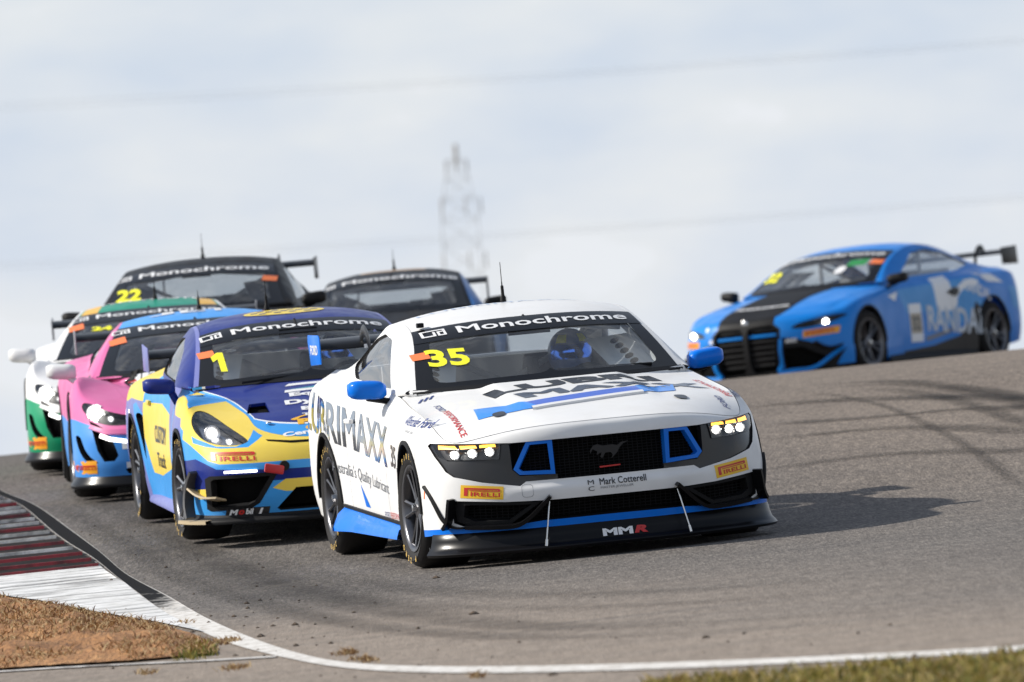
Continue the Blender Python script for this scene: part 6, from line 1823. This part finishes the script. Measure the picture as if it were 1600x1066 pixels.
def build_coupe(root, blue=True):
    D = COUPE; car = Car(D, root); B = car.belt
    BL = paint('electric_blue', (.004, .205, .66), .3, coat=.2); LBL = paint('pale_blue_print_sheen', (.07, .32, .70)); BK = paint('black_paint', (.008, .008, .009), .45, coat=0.05)
    GRIME = bsdf('brake_dust_film', (.045, .038, .032), .75)
    body = BL if blue else BK
    ub, uf, ud, uq = 5.3, 8.1, 10.5, 13.9
    aF = car.arch(0, .34, .378); aR = car.arch(-2.857, .34, .385)
    kid = roundpoly([(.028, .60), (.31, .61), (.375, .555), (.355, .34), (.325, .125), (.07, .115), (.028, .18)], .05, 4)
    tri = [(.42, .36), (.60, .36), (.70, .30), (.80, .235), (.70, .145), (.42, .14)]
    lamp = smoothpoly([(.505, .560), (.58, .545), (.70, .55), (.84, .585), (.93, .645), (.86, .655), (.72, .632), (.58, .602)], 4)
    ku, tu, lu = car.bf(kid), car.bf(tri), car.bf(lamp, .02)
    cen = car.bf([(-.3, .70), (.33, .74), (.33, .62), (.40, .56), (.37, .10), (-.3, .1)])
    low = car.bf([(-.3, .16), (.35, .16), (.42, .12), (1.1, .15), (1.1, .05), (-.3, .05)])
    dkb = car.bf([(.40, .47), (.52, .455), (.68, .40), (.84, .30), (.90, .33), (.93, .30), (.86, .14), (.40, .10)])
    bp = panel('front_bumper', B, [rect(B, 0, ub - .006, 0, 5)], [body, BLACK], root, holes=[ku, tu, lu, aF], paints=[(dkb, 1), (cen, 1), (low, 1)] if blue else [], sides=(1, -1), join=True, skirt=.04, edge=BLACK)[0]
    side_white = car.bs([(-1.62, .95), (-2.0, 1.0), (-2.02, .60), (-1.66, .60)])
    side_sheen = car.bs([(-.78, .86), (-1.5, .90), (-2.6, .95), (-2.6, .50), (-1.8, .44), (-1.3, .62), (-.95, .60)])  # upper flank painted paler blue, a sky reflection put into the colour
    lowd = car.bs([(-.6, .20), (-1.5, .25), (-2.1, .33), (-2.36, .50), (-2.46, .68), (-2.6, .60), (-2.5, .05), (-.6, .05)])
    for sd in (1, -1):
        r = 1 if sd < 0 else -1
        fp = panel('front_fender', B, [rect(B, ub, uf - .006, 0, 5)], [body], root, holes=[aF, lu], sides=(sd,), skirt=.03, edge=BLACK)[0]
        dp = panel('door', B, [rect(B, uf, ud - .006, 0, 5)], [body, WHITE, GRIME, LBL], root, paints=[(side_sheen, 3), (side_white, 1), (lowd, 2)] if blue else [], sides=(sd,))[0]
        qp = panel('rear_quarter', B, [rect(B, ud, uq - .006, 0, 5)], [body, GRIME, LBL], root, holes=[aR], paints=[(side_sheen, 2), (lowd, 1)] if blue else [], sides=(sd,), skirt=.03, edge=BLACK)[0]
        MB().box((-2.02, sd * .948, .80), (.2, .03, .03)).build('handle', BLACK, dp, bevel=.01)
        if blue:
            shape_on(dp, B, 'S', sd, [[(-1.27 * r, .30), (-.99 * r, .30), (-.99 * r, .70), (-1.27 * r, .70)]], WHITE, ur=(3.5, 15.0), h=.05)
            shape_on(dp, B, 'S', sd, [[(-1.255 * r, .39), (-1.005 * r, .39), (-1.005 * r, .60), (-1.255 * r, .60)]], bsdf('plate_tan', (.42, .36, .27), .5), ur=(3.5, 15.0), h=.05, off=.0035)
            text_on(dp, B, 'S', sd, '32', (-1.13 * r, .495), w=.19, hgt=.15, mat=BLACKPRINT, bold=.04, off=.005, ur=(3.5, 15.0))
            V, F_ = text2d('RANDAL', .03, 0, .12); Q = place2d(V, (-2.02 * r, .50), 1.25, .27, 4 * r)
            stick('lettering', B, 'S', sd, Q, F_, bsdf('print_pale', (.55, .6, .66), .4), dp, .004, (3.5, 15.0))
            ring = smoothpoly([(.34 * math.cos(a), .16 * math.sin(a)) for a in np.linspace(.3, 3.4, 10)] + [(.22 * math.cos(a), .09 * math.sin(a)) for a in np.linspace(3.2, .4, 8)], 3)
            shape_on(qp, B, 'S', sd, [[(q[0], q[1]) for q in ring]], WHITE, center=(-2.30 * r, .74), ur=(3.5, 15.0), name='swoosh', ang=-18 * r)
            for a_, m_ in (([(-1.45, .66), (-1.62, .72), (-1.60, .50), (-1.48, .44)], LBL), ([(-2.55, .98), (-2.95, .96), (-3.2, .86), (-2.8, .88)], WHITE), ([(-3.3, .82), (-3.55, .80), (-3.5, .56), (-3.36, .60)], LBL), ([(-.55, .80), (-.80, .84), (-.70, .74)], WHITE), ([(-1.32, .34), (-1.95, .42), (-1.9, .37), (-1.35, .30)], GREYP)):
                shape_on(dp if a_[0][0] > -2.3 else qp, B, 'S', sd, [[(x_ * r, z_) for x_, z_ in a_]], m_, ur=(3.5, 15.0), h=.05, name='stripe', off=.0022)
            shape_on(qp, B, 'S', sd, [smoothpoly([(-.10, 0), (0, .05), (.10, .02), (.05, -.04), (-.05, -.05)], 4)], BLACKPRINT, center=(-2.06 * r, .80), ur=(3.5, 15.0), off=.005, name='swoosh')
            text_on(qp, B, 'S', sd, 'RANDAL', (-2.55 * r, .80), w=.55, hgt=.12, ang=14 * r, mat=WHITE, bold=.02, ur=(3.5, 15.0))
    panel('rear_bumper', B, [rect(B, uq, 16, 0, 5)], [body], root, sides=(1, -1), join=True, h=.06)
    H = car.hood
    cpoly = vpoly(H, 'T', [(.95, -.1), (.95, .33), (.6, .38), (.1, .36), (-.4, .40), (-.4, -.1)])
    hd = panel('hood', H, [rect(H, .25, H.U - .2, 0, H.V - .25)], [body, BLACK], root, paints=[(cpoly, 1)] if blue else [], sides=(1, -1), join=True, skirt=.02, h=.035)[0]
    panel('boot_lid', car.deck, [rect(car.deck, .1, car.deck.U - .1, 0, car.deck.V - .1)], [body], root, sides=(1, -1), join=True, h=.06)
    g = greenhouse(car, body, ws=(0, 2.2), pillar_mat=body, roof_mat=[body, BK], side_win=[(-1.0, .985), (-1.62, 1.25), (-1.98, 1.285), (-2.42, 1.235), (-2.82, 1.10), (-2.4, 1.03)])
    monochrome_banner(car, 1.55, 2.2, .96, txt_w=1.08, hgt=.115)
    up = car.upper
    num = '32' if blue else '22'
    text_on(g['ws'], up, 'F', 1, num, (-.545, 1.125), w=.22, hgt=.10, mat=YELLOWNUM, bold=.045, off=.004, ur=(0, 3))
    shape_on(g['ws'], up, 'F', 1, [[(-.06, -.02), (.06, -.02), (.06, .02), (-.06, .02)]], ORANGE, center=(.62, 1.17) if not blue else (.60, 1.18), ang=-8, off=.004, ur=(0, 3), h=.05)
    if blue:
        TINT = bsdf('print_green', (.02, .25, .06), .5)
        shape_on(g['ws'], up, 'F', 1, [[(-.09, -.03), (.09, -.03), (.09, .03), (-.09, .03)]], TINT, center=(.42, 1.19), off=.004, ur=(0, 3), h=.05)
        shape_on(g['ws'], up, 'F', 1, [smoothpoly([(-.04, -.03), (.04, -.03), (.04, .03), (-.04, .03)], 3)], WHITE, center=(.30, 1.13), off=.004, ur=(0, 3), h=.05)
    # twin grille
    kp = panel('grille', B, [ku], [DEEP], root, off=-.08, skirt=0, sides=(1, -1), h=.05)
    for sd, o in zip((1, -1), kp):
        for k in range(7):
            z = .20 + k * .062
            y1 = .30 + .05 * min(1, k / 4)
            uv = B.inv('F', [(y, z) for y in np.linspace(.035, y1, 10)], (0, 6.2)); P = B.at(uv, -.03) * (1, sd, 1)
            m = MB().tube(P, .012, 6, sq=(.5, 1.3)); m.build('grille_slat', (BL if blue and k == 5 else BLACK), o, smooth=True)
    rb = MB().lathe([(0, .012), (.03, .011), (.038, .006), (.04, 0)], 20, 'x', (.915, 0, .645)); rb.build('roundel', SILVER, root, smooth=True)
    panel('intake', B, [tu], [DEEP], root, off=-.08, skirt=0, sides=(1, -1), h=.05)
    frm = BL if blue else BLACK
    uv = B.inv('F', [(.40, .45), (.385, .30), (.36, .16), (.33, .125), (.45, .118), (.62, .118), (.72, .145), (.82, .22), (.92, .31)], (0, 6.2)); P = curve(B.at(uv, .004), 4)
    strip3d('intake_blade', P, np.tile((.85, .3, .2), (len(P), 1)), .035, .03, frm, root, (1, -1))
    uv = B.inv('F', [(.70, .385), (.79, .315), (.90, .33)], (0, 6.2)); P = curve(B.at(uv, .004), 5)
    strip3d('dive_plane', P, np.tile((.5, .8, .3), (len(P), 1)), .014, .06, BLACK, root, (1, -1))
    simple_lamp(root, B, lamp, led=[(.80, .595, .022, LED_W)], bf=car.bf, depth=.05, house=BLACK)
    for sd in (1, -1):
        shape_on(bp, B, 'F', 1, [[(-.14, -.035), (.14, -.035), (.15, .035), (-.13, .035)]], ORANGE if False else bsdf('print_amber', (.85, .36, .015), .45), center=(sd * .75, .49), ang=sd * 4, ur=(0, 6.2), h=.04)
        pirelli(bp, B, 'F', 1, (sd * .75, .49), .22, .04, sd * 4, letters=PIR_R, ur=(0, 6.2), off=.004)
        text_on(bp, B, 'F', 1, 'AMX', (sd * .50, .43), w=.12, hgt=.045, mat=WHITE, bold=.03, ur=(0, 6.2))
    text_on(hd, H, 'T', 1, 'Monochrome.com', (0.02, -.52), w=.62, hgt=.09, mat=WHITE, bold=.03, off=.004)
    if blue:
        for a, b in ((-.48, .63), (-.42, .50)):
            shape_on(bp, B, 'F', 1, [[(.03 * math.cos(q) * (1 if i % 2 else .6), .03 * math.sin(q) * (1 if i % 2 else .6)) for i, q in enumerate(np.linspace(0, 2 * math.pi, 13)[:-1])]], WHITE, center=(a, b), ur=(0, 6.2), name='star_sticker')
    splitter_from_belt(car, BLACK, 4.8, [(-.03, .10), (.0, .095), (.06, .085), (.066, .075), (.06, .065), (-.2, .06)], flare=.03)
    mirror_pod(car, -.66, .90, 1.10, .925, 1.03, BK, BLACK, depth=.14)
    gt_wing(car, -3.72, 1.18 if blue else 1.27, 1.60, .28, CARBON, CARBON, .5, (-3.5, 1.03), epz=(.12, .06))
    if not blue: antenna(car, -1.9, .0, 1.385, .22)
    for x, y, st in ((0, .97, -3), (0, -.97, -3), (-2.857, .985, 0), (-2.857, -.985, 0)):
        put_wheel(car, 'ten', x, y, .34, .24, .30, BLACK, bsdf('black_spoke', (.02, .02, .022), .4, metal=.6), steer=st, camber=2.0, spin=33, lettering=False)
    arch_lips(car, BLACK, ((0, .378), (-2.857, .385)), .34)
    skirt_bar(car, BLACK if blue else BK, -.4, -2.45, .925, .12, .045)
    underbody(car, .40); cabin(car, .33, light=CABINGREY if blue else GREYPLASTIC); steering_wheel(car, .33, -1.15, .85)
    panel('cowl', up, [rect(up, .0, .12, 0, .98)], [BLACK], root, off=.004, skirt=.01, sides=(1, -1), join=True)
    return car
# ------------------------------------------------------------------ low wedge sports cars (pink and blue / white and green)
WEDGE = dict(
    wb=2.67,
    cols=[
        [(.98, 0, .15), (1.02, 0, .26), (1.03, 0, .40), (1.0, 0, .50), (.95, 0, .545), (.88, 0, .58)],
        [(.96, .30, .15), (1.0, .30, .26), (1.01, .30, .40), (.98, .30, .50), (.93, .30, .547), (.85, .30, .588)],
        [(.90, .57, .15), (.93, .58, .26), (.94, .58, .40), (.90, .57, .505), (.84, .55, .565), (.74, .50, .615)],
        [(.80, .79, .15), (.82, .80, .26), (.81, .80, .40), (.75, .78, .53), (.66, .74, .635), (.50, .58, .675)],
        [(.62, .925, .15), (.63, .93, .26), (.61, .922, .40), (.54, .90, .56), (.42, .84, .705), (.22, .62, .735)],
        [(.42, .955, .15), (.42, .96, .26), (.41, .957, .41), (.36, .94, .60), (.22, .87, .785), (.02, .65, .772)],
        [(0, .96, .14), (0, .97, .27), (0, .975, .42), (0, .965, .64), (-.03, .865, .835), (-.16, .69, .79)],
        [(-.42, .94, .13), (-.42, .95, .26), (-.42, .95, .42), (-.42, .94, .64), (-.42, .855, .80), (-.34, .75, .792)],
        rows(-.72, (.12, .26, .42, .63, .75), (.92, .93, .93, .92, .875), (-.62, .80, .795)),
        rows(-1.2, (.12, .26, .42, .63, .765), (.91, .92, .92, .90, .865), (-1.2, .79, .825)),
        rows(-1.75, (.13, .27, .42, .66, .80), (.93, .94, .94, .93, .90), (-1.75, .77, .88)),
        rows(-2.3, (.15, .28, .44, .68, .85), (.96, .97, .975, .97, .93), (-2.3, .73, .92)),
        rows(-2.67, (.16, .30, .46, .70, .87), (.97, .98, .985, .98, .93), (-2.67, .70, .93)),
        rows(-3.0, (.2, .34, .48, .70, .86), (.94, .96, .97, .96, .91), (-3.0, .66, .915)),
        rows(-3.3, (.24, .38, .50, .70, .83), (.87, .90, .91, .90, .85), (-3.28, .60, .87)),
        [(-3.5, .62, .28), (-3.54, .63, .40), (-3.55, .63, .52), (-3.54, .62, .68), (-3.5, .60, .78), (-3.38, .5, .84)],
        [(-3.54, 0, .28), (-3.58, 0, .40), (-3.59, 0, .52), (-3.58, 0, .68), (-3.54, 0, .78), (-3.42, 0, .84)],
    ],
    rail=[(-.32, .765, .79), (-.70, .68, .955), (-1.08, .585, 1.095), (-1.4, .53, 1.148), (-1.75, .505, 1.145), (-2.2, .49, 1.06), (-2.6, .51, .96), (-2.9, .55, .905)],
    centre=[(.0, 0, .80), (-.45, 0, .985), (-.9, 0, 1.125), (-1.25, 0, 1.185), (-1.6, 0, 1.20), (-2.1, 0, 1.135), (-2.6, 0, 1.01), (-3.0, 0, .91)],
    hood_corner=2.5, hood_rear=8.0, deck_from=13.0, hood_pw=2.2,
    hood_mid=[(.6, .66), (.3, .72)], crown=2.8,
)
def build_wedge(root, pink=True):
    D = WEDGE; car = Car(D, root); B = car.belt
    if pink:
        UPC = paint('candy_pink', (.66, .15, .35)); LOC = paint('azure_blue', (.06, .27, .70)); ROOF = paint('azure_roof', (.06, .33, .80)); PIL = UPC; SIDEC = paint('pale_azure', (.35, .5, .75))
    else:
        UPC = paint('white_paint', (.79, .79, .785)); LOC = paint('emerald_green', (.0, .27, .12)); ROOF = paint('teal_green', (.0, .27, .17)); PIL = UPC; SIDEC = UPC
    MIRC = paint('white_paint', (.79, .79, .785))
    ub, uf, ud, uq = 5.35, 8.2, 10.5, 13.9
    aF = car.arch(0, .325, .365); aR = car.arch(-2.67, .335, .38)
    lamp = smoothpoly([(.875, .635), (.855, .665), (.79, .648), (.70, .60), (.55, .562), (.36, .545), (.40, .515), (.56, .502), (.70, .505), (.80, .54), (.85, .585)], 3)
    duct = [(.835, .545), (.79, .52), (.74, .485), (.735, .46), (.70, .43), (.66, .30), (.69, .262), (.76, .262), (.80, .34)]
    gill = smoothpoly([(.935, .44), (.905, .435), (.885, .36), (.85, .30), (.80, .255), (.87, .265), (.915, .33)], 3)
    low = [(.50, .245), (.62, .20), (.60, .17), (-.2, .165), (-.2, .245)]
    polys = [car.bf(p, .02) for p in (lamp, duct, gill, low)]
    lowc = car.bf([(-.3, .455), (.40, .455), (.58, .465), (.72, .455), (.78, .50), (.86, .525), (.93, .555), (1.1, .56), (1.1, 0), (-.3, 0)])
    plow = car.bs([(.7, .565), (.4, .57), (.2, .58), (.2, 0), (.8, 0)])
    bp = panel('front_bumper', B, [rect(B, 0, ub - .006, 0, 5)], [UPC, LOC], root, holes=polys + [aF], paints=[(lowc, 1)], sides=(1, -1), join=True, skirt=.035, edge=BLACK)[0]
    lows = car.bs([(.8, .50), (.0, .60), (-1.2, .42), (-2.2, .52), (-3.6, .45), (-3.6, 0), (.8, 0)])
    for sd in (1, -1):
        fp = panel('front_fender', B, [rect(B, ub, uf - .006, 0, 5)], [UPC, SIDEC if pink else LOC], root, holes=[aF], paints=[(lows, 1)], sides=(sd,), skirt=.03, edge=BLACK)[0]
        ik = smoothpoly([(-1.72, .70), (-1.2, .56), (-1.0, .42), (-1.3, .36), (-1.7, .42), (-1.85, .56)], 4)
        iu = car.bs(ik)
        dp = panel('door', B, [rect(B, uf, ud - .006, 0, 5)], [UPC, LOC], root, holes=[iu], paints=[(lows, 1)], sides=(sd,), skirt=.03, edge=BLACK)[0]
        qp = panel('rear_quarter', B, [rect(B, ud, uq - .006, 0, 5)], [UPC, LOC], root, holes=[aR, iu], paints=[(lows, 1)], sides=(sd,), skirt=.03, edge=BLACK)[0]
        panel('side_intake', B, [iu], [DEEP], root, off=-.06, skirt=0, sides=(sd,), h=.06)
    panel('rear_bumper', B, [rect(B, uq, 16, 0, 5)], [UPC], root, sides=(1, -1), join=True, h=.06)
    H = car.hood
    blk = vpoly(H, 'T', [(.62, .22), (.40, .38), (.12, .50), (.05, .12), (.15, -.1), (.62, -.1)])
    hd = panel('hood', H, [rect(H, .2, H.U - .15, 0, H.V - .2)], [UPC, BLACK], root, paints=[(blk, 1)] if pink else [], sides=(1, -1), join=True, skirt=.02, h=.035)[0]
    panel('engine_cover', car.deck, [rect(car.deck, .1, car.deck.U - .1, 0, car.deck.V - .1)], [UPC], root, sides=(1, -1), join=True, h=.06)
    rp = ()
    up = car.upper
    if not pink:
        AM = paint('amber_yellow', (.8, .45, .06))
        rp = [(rect(up, 1.9, 5.2, .70, .93), 1)]
    g = greenhouse(car, UPC, ws=(0, 2.25), pillar_mat=PIL, roof_mat=[ROOF] + ([AM] if not pink else []), roof_paints=rp, side_win=[(-.72, .84), (-1.12, 1.04), (-1.45, 1.10), (-1.8, 1.09), (-2.15, 1.0), (-1.8, .92)])
    monochrome_banner(car, 1.55, 2.25, .96, txt_w=.93, hgt=.10, yoff=.06)
    shape_on(g['ws'], up, 'F', 1, [[(-.06, -.016), (.06, -.02), (.06, .02), (-.06, .02)]], ORANGE, center=(-.56, 1.035), ang=12, off=.004, ur=(0, 3), h=.05)
    rf = g['roof']
    if pink:
        for body, x in (('J', -.22), ('E', .0), ('I', .18)):
            V, F_ = text2d(body, .02, 0, .12); stick('lettering', up, 'T', 1, place2d(V, (x, 1.42), .18 if body != 'I' else .05, .26), F_, WHITE, rf, .004, (2.2, 6))
    else:
        V, F_ = text2d('WM WASTE', .02, 0, .12); stick('lettering', up, 'T', 1, place2d(V, (.0, 1.46), .80, .20), F_, WHITE, rf, .004, (2.2, 6))
        text_on(g['ws'], up, 'F', 1, '24', (-.36, 1.02), w=.16, hgt=.03, mat=YELLOWNUM, bold=.05, off=.004, ur=(0, 3))
    # lamps, daytime bars and ducts
    simple_lamp(root, B, lamp, led=[(.80, .605, .034, LED_W), (.70, .565, .012, LED_SOFT)], bf=car.bf, depth=.05, house=BLACK)
    panel('nose_duct', B, [polys[1]], [DEEP], root, off=-.07, skirt=0, sides=(1, -1), h=.05)
    panel('gill', B, [polys[2]], [DEEP], root, off=-.05, skirt=0, sides=(1, -1), h=.05)
    panel('lower_intake', B, [polys[3]], [DEEP], root, off=-.08, skirt=0, sides=(1, -1), join=True, h=.05)
    panel('day_lamp', B, [car.bf([(.765, .452), (.70, .425), (.60, .405), (.48, .40), (.48, .38), (.60, .382), (.71, .40), (.775, .428)], .02)], [LED_SOFT], root, off=.008, skirt=.015, sides=(1, -1), h=.03)
    strip = B.inv('F', [(.83, .50), (.74, .465), (.60, .452), (.42, .448)], (0, 6.2)); P = curve(B.at(strip, .002), 5)
    strip3d('nose_blade', P, np.tile((.9, .2, .3), (len(P), 1)), .03, .03, UPC, root, (1, -1))
    for sd in (1, -1):
        shape_on(bp, B, 'F', 1, [[(-.075, -.045), (.075, -.045), (.075, .045), (-.075, .045)]], bsdf('print_amber', (.85, .36, .015), .45), center=(sd * .885, .228), ur=(0, 6.2), h=.04)
        pirelli(bp, B, 'F', 1, (sd * .885, .228), .13, .03, 0, ur=(0, 6.2), off=.004)
        shape_on(bp, B, 'F', 1, [[(-.03, -.09), (.07, -.09), (.07, .09), (-.05, .09), (-.05, .04), (.02, .04), (.02, -.05), (-.03, -.05)]], WHITE, center=(sd * .58, .30), ur=(0, 6.2), h=.04)
    if pink:
        # dark patch with white lettering over bonnet and wing top
        shape_on(hd, H, 'T', 1, [[(-.56, .12), (-.44, .16), (-.30, .16), (-.20, -.10), (-.36, -.36), (-.50, -.30)]], BLACK, off=.003, h=.04)
        for (c, w, hgt, body, an, m_) in (((-.40, .06), .22, .11, 'JEI', -8, WHITE), ((-.40, -.12), .26, .12, 'TURK', -8, WHITE), ((-.36, -.28), .20, .09, 'RZ', -8, WHITE), ((-.43, -.50), .20, .10, 'FOR', -12, BLACKPRINT)):
            text_on(hd, H, 'T', 1, body, c, w=w, hgt=hgt, ang=an, mat=m_, bold=.05, off=.006)
        shape_on(hd, H, 'T', 1, [[(-.03, -.02), (.03, -.02), (.03, .02), (-.03, .02)]], PIR_R, center=(-.50, .06), off=.006)
    splitter_from_belt(car, GLOSSBLK, 4.9, [(-.03, .17), (.0, .165), (.012, .14), (.03, .115), (.035, .10), (.03, .085), (-.2, .08)], flare=.01)
    mirror_pod(car, -.52, .875, 1.085, .815, .925, MIRC, MIRC, depth=.2, arm=[(-.50, .93, .83), (-.46, .88, .79), (-.38, .80, .765)])
    gt_wing(car, -3.35, 1.02 if not pink else 1.02, 1.62, .28, CARBON, bsdf('endplate_grey', (.3, .3, .32), .4), .4, (-3.1, .88), epz=(.10, .06), swan=False)
    antenna(car, -1.45, .05, 1.195, .15)
    for x, y, st in ((0, .955, 3), (0, -.955, 3), (-2.67, .975, 0), (-2.67, -.975, 0)):
        put_wheel(car, 'five', x, y, .325 if x == 0 else .335, .24, .29, BLACK, bsdf('black_spoke', (.02, .02, .022), .4, metal=.6), steer=st, camber=2.0, spin=20, lettering=False)
    arch_lips(car, BLACK, ((0, .365), (-2.67, .38)), .33)
    skirt_bar(car, BLACK, -.4, -2.2, .92, .12, .03)
    underbody(car, .39, .13); cabin(car, .33, light=GREYPLASTIC); steering_wheel(car, .33, -.85, .76)
    panel('cowl', up, [rect(up, .0, .14, 0, .98)], [BLACK], root, off=.004, skirt=.01, sides=(1, -1), join=True)
    w = MB(); w.tube([(-.05, -.2, .825), (-.12, .3, .855), (-.2, .6, .845)], .008, 6); w.build('wiper', BLACK, root)
    return car
def build_dark(root):
    """black coupe with blue flanks, seen only above the white car's roof"""
    D = CAYMAN; car = Car(D, root); B = car.belt
    BK = paint('black_paint', (.008, .008, .009), .45, coat=0.05); SB = paint('steel_blue', (.04, .17, .45)); BEIGE = bsdf('print_sand', (.5, .36, .24), .5)
    ub, uf, ud, uq = 5.25, 8.0, 10.6, 13.9
    aF = car.arch(0, .325, .36); aR = car.arch(-2.48, .325, .365)
    lamp = smoothpoly([(.838, .69), (.838, .755), (.795, .798), (.725, .783), (.635, .70), (.56, .632), (.565, .612), (.62, .600), (.71, .603), (.795, .632)], 4)
    low = car.bf([(.35, .42), (.82, .42), (.82, .22), (.35, .22)]); lm = car.bf(lamp, .02)
    panel('front_bumper', B, [rect(B, 0, ub - .006, 0, 5)], [BK], root, holes=[low, lm, aF], sides=(1, -1), join=True, skirt=.04, h=.04)
    panel('intake', B, [low], [DEEP], root, off=-.08, skirt=0, sides=(1, -1), h=.06)
    simple_lamp(root, B, lamp, led=[(.745, .70, .03, LED_SOFT)], bf=car.bf)
    for sd in (1, -1):
        panel('front_fender', B, [rect(B, ub, uf - .006, 0, 5)], [SB], root, holes=[aF, lm], sides=(sd,), skirt=.03, h=.05)
        panel('door', B, [rect(B, uf, ud - .006, 0, 5)], [SB], root, sides=(sd,), h=.05)
        panel('rear_quarter', B, [rect(B, ud, uq - .006, 0, 5)], [SB], root, holes=[aR], sides=(sd,), skirt=.03, h=.05)
    panel('rear_bumper', B, [rect(B, uq, 16, 0, 5)], [BK], root, sides=(1, -1), join=True, h=.06)
    H = car.hood
    panel('hood', H, [rect(H, .25, H.U - .2, 0, H.V - .25)], [BK], root, sides=(1, -1), join=True, skirt=.02, h=.05)
    panel('boot_lid', car.deck, [rect(car.deck, .1, car.deck.U - .1, 0, car.deck.V - .1)], [BK], root, sides=(1, -1), join=True, h=.06)
    rp = [(rect(car.upper, 3.1, 3.5, .0, .5), 1)]
    greenhouse(car, SB, ws=(0, 2.3), pillar_mat=BK, roof_mat=[BK, BEIGE], roof_paints=rp, side_win=[(-.86, .93), (-1.3, 1.12), (-1.62, 1.19), (-1.95, 1.175), (-2.3, 1.08), (-2.05, .97)])
    monochrome_banner(car, 1.62, 2.3, .96, txt_w=1.04, hgt=.11, yoff=.07)
    mirror_pod(car, -.62, .835, 1.03, .885, .985, BK, BK, depth=.15)
    gt_wing(car, -3.05, 1.16, 1.56, .30, CARBON, CARBON, .42, (-2.85, .93), epz=(.16, .04), swan=False)
    antenna(car, -1.66, .0, 1.312, .2)
    for x, y in ((0, .91), (0, -.91), (-2.48, .935), (-2.48, -.935)):
        put_wheel(car, 'five', x, y, .325, .24, .29, BLACK, BLACK, camber=2.0, lettering=False)
    underbody(car, .39, .14); cabin(car, .33, light=GREYPLASTIC)
    return car
# ------------------------------------------------------------------ the seven cars on the road
CARS = {}
def race(key, fn, label, args, place, **kw):
    root = empty('race_car')
    tag(root, label, 'race car', 'race cars in the pack')
    CARS[key] = fn(root, *args)
    pose(root, *place)
    return root
race('hero', build_mustang, 'white coupe with blue mirrors and yellow number 35, leading the pack nearest the camera', (), (.335, 45.2, 10.5, 2.72, -.8, -.01))
race('porsche', build_porsche, 'yellow and navy coupe with yellow number 1 on its windscreen, just behind the white car', (), (-1.2, 50.0, 8, 2.48, -1.5))
race('pink', build_wedge, 'pink and sky blue sports car with white mirrors, behind the yellow and navy coupe', (True,), (-2.13, 56.0, 4, 2.67, -1))
race('green', build_wedge, 'white and green sports car with a green roof, leftmost of the pack', (False,), (-2.72, 61.0, 1.5, 2.67, -1))
race('black', build_coupe, 'black coupe with yellow number on its windscreen, behind the green-roofed car', (False,), (-2.62, 66.0, -3, 2.857, -1, .10))
race('bluegrey', build_dark, 'black coupe with blue flanks and mostly hidden, farthest back behind the white car', (), (-1.06, 72.0, -2, 2.48, -1))
race('blue', build_coupe, 'bright blue coupe with a black twin grille, alone on the crest at the right', (True,), (2.89, 84.0, -30, 2.857, 0, -.03))
VIS = bsdf('visor_blue', (.10, .28, 1.0), .14, metal=1.0)
SUITN = bsdf('suit_navy', (.02, .03, .09), .8); SUITD = bsdf('suit_dark', (.03, .03, .035), .8)
HN = bsdf('helmet_navy', (.14, .20, .40), .35, coat=.4); HW = bsdf('helmet_white', (.6, .6, .6), .3, coat=.4)
driver(CARS['hero'], .345, -1.62, .42, (-1.25, .86), SUITN, HN, VIS, YELLOWNUM, 'driver in a navy and yellow helmet with blue visor, in the white car', 1.07)
driver(CARS['porsche'], .33, -1.50, .36, (-1.05, .82), SUITD, HW, VIS, NAVYP, 'driver in a white helmet, in the yellow and navy car', 1.01)
driver(CARS['blue'], .33, -1.72, .42, (-1.15, .86), SUITD, HW, VIS, PIR_R, 'driver in a white helmet, in the bright blue car on the crest', 1.10)
